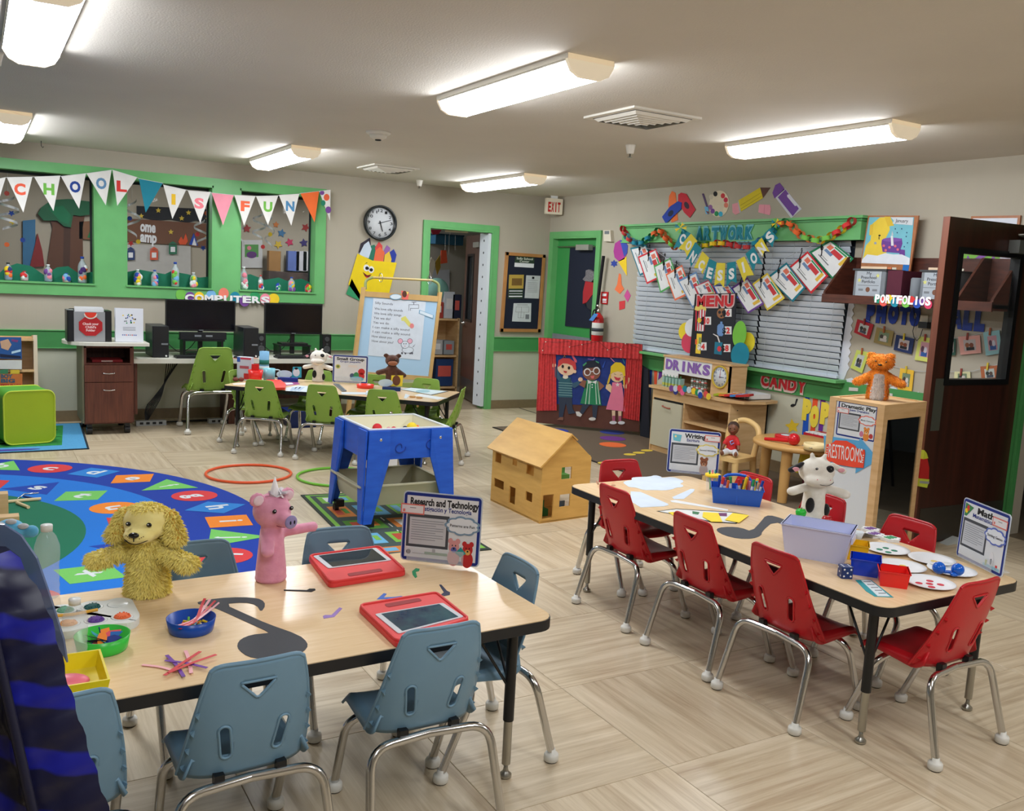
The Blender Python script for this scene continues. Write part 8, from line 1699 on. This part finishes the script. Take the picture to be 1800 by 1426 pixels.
# egg carton and apples
t=thing('egg_carton','white egg carton tray with red and green apples in it','carton',(3.05,2.53,TZ));ec=mat('carton_white',(214,220,224),.7);ea=radians(-84);eu=Vector((cos(ea),sin(ea),0));en=Vector((-sin(ea),cos(ea),0));eo=Vector((3.05,2.53,TZ))
for i in range(6):
    for j in range(2):
        p=eo+eu*(-.13+.052*i)+en*(-.026+.052*j);mb=MB();mb.lathe([(.014,0),(.0255,.036),(.024,.036),(.012,.003),(0,.003)],ec,10,Matrix.Translation(p));mb.build('egg_cup',t)
mb=MB();q=[eo+eu*a+en*b for a,b in ((-.16,.055),(.16,.055),(.16,.15),(-.16,.15))];mb.add([*[p+Vector((0,0,.03)) for p in q[:2]],*[p+Vector((0,0,.006)) for p in q[2:]]],[(0,1,2,3)],ec);mb.build('lid',t)
for (i,m,l) in ((-.13,P(40,190,60,.2),'small green apple counter in the egg carton'),(.0,P(176,24,36,.2),'small red apple counter in the egg carton')):
    p=eo+eu*i+en*-.0+Vector((0,0,.036+.018));ap=MB();ap.lathe([(0,-.017),(.010,-.020),(.021,-.008),(.023,.006),(.017,.017),(.006,.018),(0,.014)],m,18,Matrix.Translation(p));ap.tube([p-Vector((0,0,.02)),p-Vector((0,0,.036))],.006,m,8);o=ap.build('apple');tag(o,l,'apple');mb=MB();mb.tube([p+Vector((0,0,.014)),p+Vector((.003,0,.026))],.0014,BRN,6);mb.build('stem',o)
for k,(x,y,l) in enumerate(((1530,934,'upper'),(1537,943,'middle'),(1565,950,'lower'))):
    c_=fl(x,y,TZ);o=thing('foam_shape','white foam counting shape with coloured bars, '+l+' one behind the plates','counter',tuple(c_),'foam counting shapes');mb=MB();mb.prism([(c_.x+p[0],c_.y+p[1]) for p in star(0,0,.042,.75,6)],TZ,TZ+.012,WHITE);mb.build('foam_piece',o)
    for j in range(3):mb=MB();mb.box((c_.x-.025+.018*j,c_.y-.015,TZ+.012),(c_.x-.015+.018*j,c_.y+.015,TZ+.014),PUR if k < 2 else GRN);mb.build('coloured_bar',o)
pw3=mat('paper_plate_white',(230,232,236),.6)
for k,(x,y,m,n,l) in enumerate(((1559,966,C(40,130,100),4,'four green dots'),(1638,984,C(230,200,110),1,'one yellow dot'),(1585,996,C(240,200,90),2,'two yellow dots'),(1673,1003,None,0,'two blue balls resting on it'),(1634,1025,C(206,60,76),5,'five red dots'))):
    c_=fl(x,y,TZ+.006);t=thing('paper_plate','white paper plate with '+l,'plate',(c_.x,c_.y,TZ),'paper plates on the table');mb=MB();mb.lathe([(0,.001),(.058,.001),(.066,.006),(.085,.010),(.085,.0115),(.066,.0075),(.057,.0025),(0,.0025)],pw3,32,Matrix.Translation((c_.x,c_.y,TZ)));mb.build('plate_body',t)
    ds=dict([(4,[(-.02,.018),(.022,.022),(-.02,-.022),(.024,-.016)]),(1,[(0,-.01)]),(2,[(-.01,-.02),(.02,.01)]),(0,[]),(5,[(0,0),(-.03,.02),(.03,.02),(-.025,-.026),(.03,-.022)])])[n]
    for a,b in ds:mb=MB();mb.prism(ell(c_.x+a,c_.y+b,.012),TZ+.0027,TZ+.0037,m);mb.build('dot',t)
c_=fl(1667,1000,TZ+.03);t=thing('blue_maraca','pair of glossy blue toy balls joined on a paper plate','toy',(c_.x,c_.y,TZ));bg=P(14,96,206,.15)
d_=Vector((.62,-.5,0)).normalized()*.032
for s_ in (-1,1):mb=MB();mb.ball(c_+d_*s_+Vector((0,0,.0)),.0225,bg,seg=24,rings=14);mb.build('ball',t)
mb=MB();mb.tube([c_+d_*s_+Vector((0,0,-.012)) for s_ in (-.6,.6)],.006,bg,8);mb.build('connector',t)
mb=MB();mb.ball((c_.x+.01,c_.y-.02,TZ+.014),(.02,.012,.008),bg);mb.build('base',t)
dm=Matrix.Translation((2.632,2.083,TZ+.0005))@Matrix.Rotation(radians(-28),4,'Z');t=thing('foam_die','navy blue die with white pips in front of the sorting boxes','die',(2.632,2.083,TZ));S=.042
mb=MB();mb.prism(rrect(-S/2,-S/2,S/2,S/2,.006),0,S,P(24,50,110,.4),dm);mb.build('cube',t)
for f_,ps in ((('z',S),[(-.012,-.012),(-.012,0),(-.012,.012),(.012,-.012),(.012,0),(.012,.012)]),(('y',-S/2),[(-.012,-.012),(.012,-.012),(0,0),(-.012,.012),(.012,.012)]),(('x',-S/2),[(-.012,-.012),(.012,.012),(0,0)])):
    for a,b in ps:
        c=(a,b,f_[1]) if f_[0] == 'z' else ((a,f_[1],S/2+b) if f_[0] == 'y' else (f_[1],a,S/2+b));r_=(.0035,.0035,.0008) if f_[0] == 'z' else ((.0035,.0008,.0035) if f_[0] == 'y' else (.0008,.0035,.0035));mb=MB();mb.ball(c,r_,WHITE,dm,10,6);mb.build('pip',t)
o=flat('reading_card',[(z73([(796,548),(905,548),(1060,668),(930,662),(870,625)]),C(40,150,160)),(z73([(835,552),(900,552),(1035,662),(950,660)]),C(214,226,232),1)]+[(z73([(850+26*k,560+20*k),(900+26*k,560+20*k),(903+26*k,564+20*k),(855+26*k,564+20*k)]),GREY,2) for k in range(5)],'teal edged printed card near the table corner','card')
# ------------------------------------------------------------ small group table things
def gp(x,y,z=TZ):return fl(x,y,z)
def gbox(nm,x,y,w_,d_,h,m,lab,cat,deg=-42,extra=None,dz=0):
    c_=gp(x,y,TZ+dz);T=Matrix.Translation(c_)@Matrix.Rotation(radians(deg),4,'Z');mb=MB();mb.box((-w_/2,-d_/2,0),(w_/2,d_/2,h),m,T);o=mb.build(nm);tag(o,lab,cat)
    for e_ in extra or []:mb=MB();mb.box((-w_/2*e_[0],-d_/2-.0015,h*e_[1]),(w_/2*e_[2],-d_/2,h*e_[3]),e_[4],T);mb.build('print',o)
    return o
gbox('mix_box',431,668,.13,.05,.20,C(206,214,226),'pale packet with red lettering at the left of the green chair table','packet',extra=[(1,.78,-.55,.98,C(50,90,180)),(.5,.9,1,.97,C(210,50,80)),(.6,.5,.7,.62,C(190,90,100)),(-.0,.05,.9,.3,C(206,50,50))])
t=thing('salt_canister','light blue cardboard canister with dark green oval label','canister',tuple(gp(464,664)));T=Matrix.Translation(gp(464,664));mb=MB();mb.lathe([(.042,0),(.042,.235),(0,.236)],C(120,170,206),22,T);mb.build('canister_body',t)
mb=MB();mb.lathe([(.0425,.12),(.0425,.16)],C(30,110,96),22,T);mb.build('label_oval',t);mb=MB();mb.lathe([(.0427,.08),(.0427,.105)],C(214,224,230),22,T);mb.build('label_band',t)
t=thing('red_jug','red plastic measuring cup in front of the light blue canister','cup',tuple(gp(449,671)));mb=MB();mb.lathe([(.048,0),(.064,.10),(.061,.10),(.045,.004),(0,.004)],P(232,46,40,.3),26,Matrix.Translation(gp(449,671)));mb.build('cup_body',t)
c_=gp(449,671);boxo('red_scoop',(c_.x-.03,c_.y-.005,TZ+.09),(c_.x+.03,c_.y+.03,TZ+.15),P(206,40,36,.3),t,r=.01)
t=thing('aqua_cup','aqua plastic measuring cup with handle beside the red cup','cup',tuple(gp(473,670)));c_=gp(473,670);mb=MB();mb.lathe([(.046,0),(.052,.11),(.049,.11),(.043,.004),(0,.004)],P(130,200,216,.3),24,Matrix.Translation(c_));mb.build('cup_body',t)
mb=MB();mb.tube(arc_path([c_+Vector((.045,-.02,.10)),c_+Vector((.085,-.03,.10)),c_+Vector((.08,-.03,.02)),c_+Vector((.045,-.02,.03))],.02),.005,P(190,220,226,.3),8);mb.build('handle',t)
t=gbox('cloud_card_stand',506,671,.17,.05,.035,C(30,50,140),'navy card stand holding a white cloud card and cow picture card','card stand',-22)
cs=Plane(gp(480,668,TZ+.0),fl(530,671,TZ)-fl(480,668,TZ),(0,0,1))
cut('cow_card',cs,[([(515,645),(530,645),(530,664),(512,664)],C(60,170,190)),(ell(521,655,6,7),WHITE,1),(ell(521,648,3,2),BLACK,2)],t);cut('cloud_card',cs,[(ell(500,658,14,7),C(214,224,236))],t,w0=.004)
t=gbox('bear_card_stand',688,687,.15,.045,.03,C(20,50,110),'navy card stand with yellow bear card and cloud card beside the brown bear','card stand',-30)
cs=Plane(gp(660,684,TZ),fl(710,688,TZ)-fl(660,684,TZ),(0,0,1))
cut('bear_card',cs,[([(688,660),(709,660),(707,679),(687,679)],C(240,214,60)),(ell(697,669,7,9),C(110,66,44),1)],t);cut('cloud_card',cs,[(ell(678,673,13,6.5),C(200,220,232))],t,w0=.004)
z39=lambda p:[(360+x/3.913,600+y/3.913) for x,y in p]
flat('white_paper',[(z39([(190,292),(280,285),(290,298),(200,300)]),C(226,220,210))],'small white paper under the brown mushrooms','paper')
for k,(x,y) in enumerate(((414,667),(424,667))):mb=MB();mb.ball(gp(x,y,TZ+.018),(.024,.024,.018),C(120,60,50));tag(mb.build('brown_ball'),['left','right'][k]+' small brown play food ball at the table end','play food')
flat('red_tray',[(z39([(412,290),(430,278),(520,280),(558,310),(552,335),(456,338),(452,306)]),P(236,60,44))],'red tray with papers behind the leftmost green chair','tray',t_=.02)
flat('magenta_sheet',[(z39([(500,284),(640,282),(655,296),(560,306)]),C(150,70,130)),(z39([(540,288),(600,286),(610,296),(560,300)]),C(220,226,236),1)],'blue and magenta printed sheet on the small group table','paper')
for k,(q,l) in enumerate((([(560,320),(640,304),(740,312),(735,352),(555,342)],'pale striped sheets spread in the middle of the small group table'),([(940,350),(1110,352),(1112,366),(940,364)],'white sheet at the near edge of the small group table'),([(1110,342),(1160,340),(1165,372),(1108,370)],'pale blue sheet left of the right green chair'),([(1380,362),(1410,372),(1385,395),(1370,390)],'white sheet right of the right green chair'))):
    flat('white_paper',[(z39(q),C(206,218,226))]+([(z39([(600+25*j,318),(640+25*j,316),(600+25*j,344),(585+25*j,342)]),C(170,190,214),1) for j in range(3)] if k == 0 else []),l,'paper',group='papers on the small group table')
flat('grey_tablet',[(z39([(885,296),(925,300),(975,345),(945,348)]),GREY),(z39([(898,302),(920,303),(962,342),(945,344)]),C(90,98,100),1)],'grey tablet lying in front of the small group sign','tablet',t_=.008)
c_=gp(642,682,TZ);mb=MB();mb.lathe([(.07,0),(.075,.03),(.07,.03),(.066,.004),(0,.004)],P(240,60,44,.3),20,Matrix.Translation(c_));tag(mb.build('red_dish'),'round red dish on the small group table','dish')
flat('black_edged_card',[(z39([(1330,330),(1420,318),(1680,345),(1560,372)]),BLACK),(z39([(1345,330),(1420,321),(1665,345),(1555,369)]),C(206,222,226),1),(z39(ell(1500,345,50,10)),C(150,190,200),2)],'black edged pale card at the right end of the small group table','card')
flat('white_paper',[(z39([(1440,372),(1480,362),(1670,392),(1600,402)]),C(220,226,230))],'white sheet nearest the right corner of the small group table','paper')
for k,(x,y) in enumerate(((725,698.5),(737,700))):mb=MB();c_=gp(x,y);mb.prism(ell(c_.x,c_.y,.025),TZ,TZ+.008,C(190,140,80));tag(mb.build('wooden_disc'),['left','right'][k]+' small wooden disc near the edge of the small group table','disc')
# ------------------------------------------------------------ round play table, chair and doll
dt=P(206,160,96,.4);t=thing('round_play_table','round tan plastic play table with thick legs beside the counter','table',(5.27,4.62,.009));rz=.425;cx_,cy_,cr_=5.27,4.66,.36
mb=MB();mb.lathe([(cr_-.02,rz-.04),(cr_,rz-.03),(cr_,rz-.008),(cr_-.012,rz),(0,rz)],dt,40,Matrix.Translation((cx_,cy_,0)));mb.build('tabletop',t)
for a_ in (200,255,20,110):mb=MB();a_=radians(a_);mb.tube([(cx_+.29*cos(a_),cy_+.29*sin(a_),.009),(cx_+.27*cos(a_),cy_+.27*sin(a_),rz-.02)],[.034,.04],dt,16);mb.build('leg',t)
cz_,cxx,cyy=.25,5.02,5.13;tn=P(232,196,132,.4);t=thing('play_chair','small tan plastic play chair holding the baby doll','chair',(cxx,cyy,.009));ca=radians(-150)
T=Matrix.Translation((cxx,cyy,0))@Matrix.Rotation(radians(68),4,'Z')    # local +Y is the chair's back, -Y its front
T=Matrix.Translation((cxx,cyy,0))@Matrix.Rotation(radians(-78),4,'Z')
mb=MB();mb.prism(rrect(-.15,-.15,.15,.14,.04),cz_-.03,cz_,tn,T);mb.build('seat',t)
for x in (-1,1):
    for y in (-1,1):mb=MB();mb.tube([(x*.135,y*.13,.009),(x*.12,y*.115,cz_-.01)],[.022,.027],tn,12,T);mb.build('leg',t)
mb=MB();mb.tube(arc_path([(-.12,.12,cz_-.01),(-.145,.15,.46),(0,.16,.52),(.145,.15,.46),(.12,.12,cz_-.01)],.1,8),.022,tn,12,T);mb.build('back_hoop',t)
t=bpy.data.objects.new('baby_doll',None);COL.objects.link(t);t.location=(cxx-.01,cyy-.01,cz_+.001);t.rotation_euler=(0,0,radians(-52));BASE[t.name]=Vector((0,0,0));tag(t,'brown skinned baby doll in a red shirt and white trousers on the play chair','doll')
sk=mat('doll_skin',(122,78,56),.45);union([('e',(0,0,.205),(.042,.046,.048)),('e',(0,-.035,.19),(.018,.014,.014)),('c',(0,0,.13),(0,0,.17),.02,.018),('c',(-.045,-.02,.10),(-.06,-.06,.055),.013,.011),('c',(.045,-.02,.10),(.06,-.06,.055),.013,.011),('c',(-.035,-.05,.03),(-.05,-.125,.022),.018,.014),('c',(.035,-.05,.03),(.05,-.125,.022),.018,.014),('e',(-.052,-.135,.030),(.014,.012,.022)),('e',(.052,-.135,.030),(.014,.012,.022)),('c',(0,0,.05),(0,0,.12),.035,.03)],sk,'body',t,.005)
union([('c',(0,0,.04),(0,0,.125),.045,.036),('c',(-.03,-.005,.125),(-.05,-.03,.09),.019,.018),('c',(.03,-.005,.125),(.05,-.03,.09),.019,.018)],mat('doll_red_shirt',(200,36,40),.7),'red_shirt',t,.005)
union([('e',(0,-.005,.03),(.05,.045,.028)),('c',(-.03,-.03,.028),(-.048,-.105,.024),.025,.021),('c',(.03,-.03,.028),(.048,-.105,.024),.025,.021)],mat('doll_white_trousers',(216,220,226),.8),'white_trousers',t,.005)
pb_('hair',(0,.008,.218),(.044,.046,.042),mat('doll_hair',(62,42,34),.7),t);eyes(t,.016,-.042,.208,.004,False);pb_('nose',(0,-.048,.197),(.005,.005,.004),sk,t,8);pb_('lips',(0,-.049,.186),(.009,.003,.003),C(150,80,70),t,8);mb=MB();mb.tube([(.02,-.043,.10),(.0,-.047,.085),(-.01,-.046,.11),(.012,-.045,.118)],.005,C(150,160,220),6);mb.build('shirt_print',t)
rg_=P(206,30,40,.2)
t=thing('red_maraca','glossy red maraca lying on the round play table','maraca',(5.10,4.62,rz));mb=MB();mb.ball((5.06,4.56,rz+.044),.044,rg_,seg=24,rings=14);mb.build('head',t);mb=MB();mb.tube([(5.05,4.59,rz+.03),(5.0,4.78,rz+.012)],[.016,.011],rg_,12);mb.build('handle',t)
t=thing('hand_drum','red rimmed hand drum with pale blue skin on the round play table','drum',(5.2,4.72,rz));T=Matrix.Translation((5.2,4.76,rz));mb=MB();mb.lathe([(.082,0),(.085,.005),(.085,.03),(.082,.035)],rg_,30,T);mb.build('rim',t);mb=MB();mb.lathe([(.081,.034),(0,.036)],C(190,214,220),30,T);mb.build('drum_skin',t)
mb=MB();mb.ball((5.30,4.47,rz+.017),.017,rg_);tag(mb.build('red_bead'),'small red ball on the round play table behind the maraca','ball')
t=thing('tambourine','cream wooden tambourine with jingles on the round play table','tambourine',(5.02,4.42,rz));T=Matrix.Translation((5.08,4.38,rz));mb=MB();mb.lathe([(.075,.001),(.080,.001),(.080,.045),(.075,.045),(.075,.001)],mat('tambourine_wood',(236,214,160),.45),34,T);mb.build('frame',t)
for k in range(5):
    a_=radians(72*k+200);mb=MB();mb.ball((5.08+.078*cos(a_),4.38+.078*sin(a_),rz+.022),(.014,.014,.003),chrome_d,seg=12,rings=5);mb.build('jingle',t)
o=MB();o.prism([(5.00+x,y) for x,y in ((0,.20),(.03,.34),(.12,.36),(.2,.30),(.3,.12),(.16,.20),(.1,.22))],0,.02,C(230,210,60),Matrix(((1,0,0,.12),(0,0,1,4.55),(0,1,0,.02),(0,0,0,1))));tag(o.build('yellow_cloth'),'yellow cloth with scalloped edge under the round play table','cloth')
# ------------------------------------------------------------ dark blue pleated bag in the left foreground
fp=Plane(CP+fwd*1.12,Vector((cos(YAW),-sin(YAW),0)),(0,0,1))
nv=mat('pleat_light_shade_nylon',(8,14,150),.38,noise=.15,nscale=5);nv2=mat('black_blue_nylon',(3,5,34),.5)
t=thing('pleated_bag','tall dark blue pleated fabric pack in the left foreground','bag',tuple(fp.pt(*fp.px(60,1500))))
prof=[(940,0),(985,40),(1020,62),(1060,84),(1120,104),(1200,124),(1300,155),(1426,196),(1560,230)]
vs=[];fs=[];NS=16;rows=[]
def edge(y):
    for (a,xa),(b,xb_) in zip(prof,prof[1:]):
        if a <= y <= b:return xa+(xb_-xa)*(y-a)/(b-a)
    return prof[-1][1]
NR=60
for i in range(NR+1):
    y=965+(1900-965)*i/NR;xr_=edge(min(y,1560))+(y-1560)*.1*(y > 1560);
    for j in range(NS+1):
        x=-160+(xr_+160)*j/NS;u_,v_=fp.px(x,y);w_=.05*sin(pi*min(1,j/NS*1.0))**.5+.010*abs((((y+x*.55)/74.0) % 1)*2-1)+.012*(1 if 5 < j < 8 or 11 < j < 13 else 0)
        vs.append(fp.pt(u_,v_,w_))
for i in range(NR):
    for j in range(NS):a=i*(NS+1)+j;fs.append((a,a+NS+1,a+NS+2,a+1))
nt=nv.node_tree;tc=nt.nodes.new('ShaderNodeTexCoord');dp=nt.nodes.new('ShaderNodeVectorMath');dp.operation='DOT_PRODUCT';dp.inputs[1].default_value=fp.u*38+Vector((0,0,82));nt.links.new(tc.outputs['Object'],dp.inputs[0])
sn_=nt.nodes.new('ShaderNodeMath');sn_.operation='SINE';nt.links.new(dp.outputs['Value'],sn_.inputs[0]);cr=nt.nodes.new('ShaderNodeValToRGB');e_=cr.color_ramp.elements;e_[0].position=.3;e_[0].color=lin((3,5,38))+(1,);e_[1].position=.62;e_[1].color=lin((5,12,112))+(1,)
nt.links.new(sn_.outputs[0],cr.inputs[0]);nt.links.new(cr.outputs[0],nt.nodes['Principled BSDF'].inputs['Base Color'])  # bright and dark bands paint the pleats' light and shade into the colour
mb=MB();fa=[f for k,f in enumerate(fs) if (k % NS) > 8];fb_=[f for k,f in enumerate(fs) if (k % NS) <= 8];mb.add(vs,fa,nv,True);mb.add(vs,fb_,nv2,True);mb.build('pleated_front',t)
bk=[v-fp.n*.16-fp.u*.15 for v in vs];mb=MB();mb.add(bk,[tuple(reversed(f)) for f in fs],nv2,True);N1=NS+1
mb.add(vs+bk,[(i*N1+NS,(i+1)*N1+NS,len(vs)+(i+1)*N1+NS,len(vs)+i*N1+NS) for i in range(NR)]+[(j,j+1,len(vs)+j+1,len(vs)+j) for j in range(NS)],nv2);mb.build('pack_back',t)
for xs_,ys_,xe_,ye_ in ((-20,985,70,1500),(30,1000,140,1500)):
    mb=MB();mb.tube([fp.pt(*fp.px(xs_+(xe_-xs_)*k/12,ys_+(ye_-ys_)*k/12),.075) for k in range(13)],.006,nv2,8);mb.build('seam_piping',t)
mb=MB();mb.plate(fp,[fp.px(*p) for p in ((-160,912),(0,926),(30,945),(58,985),(84,1060),(106,1130),(112,1170),(90,1130),(55,1050),(20,985),(-160,960))],-.012,-.008,mat('clear_grey_sheet',(84,96,124),.2,alpha=.8));mb.build('clear_pocket',t)
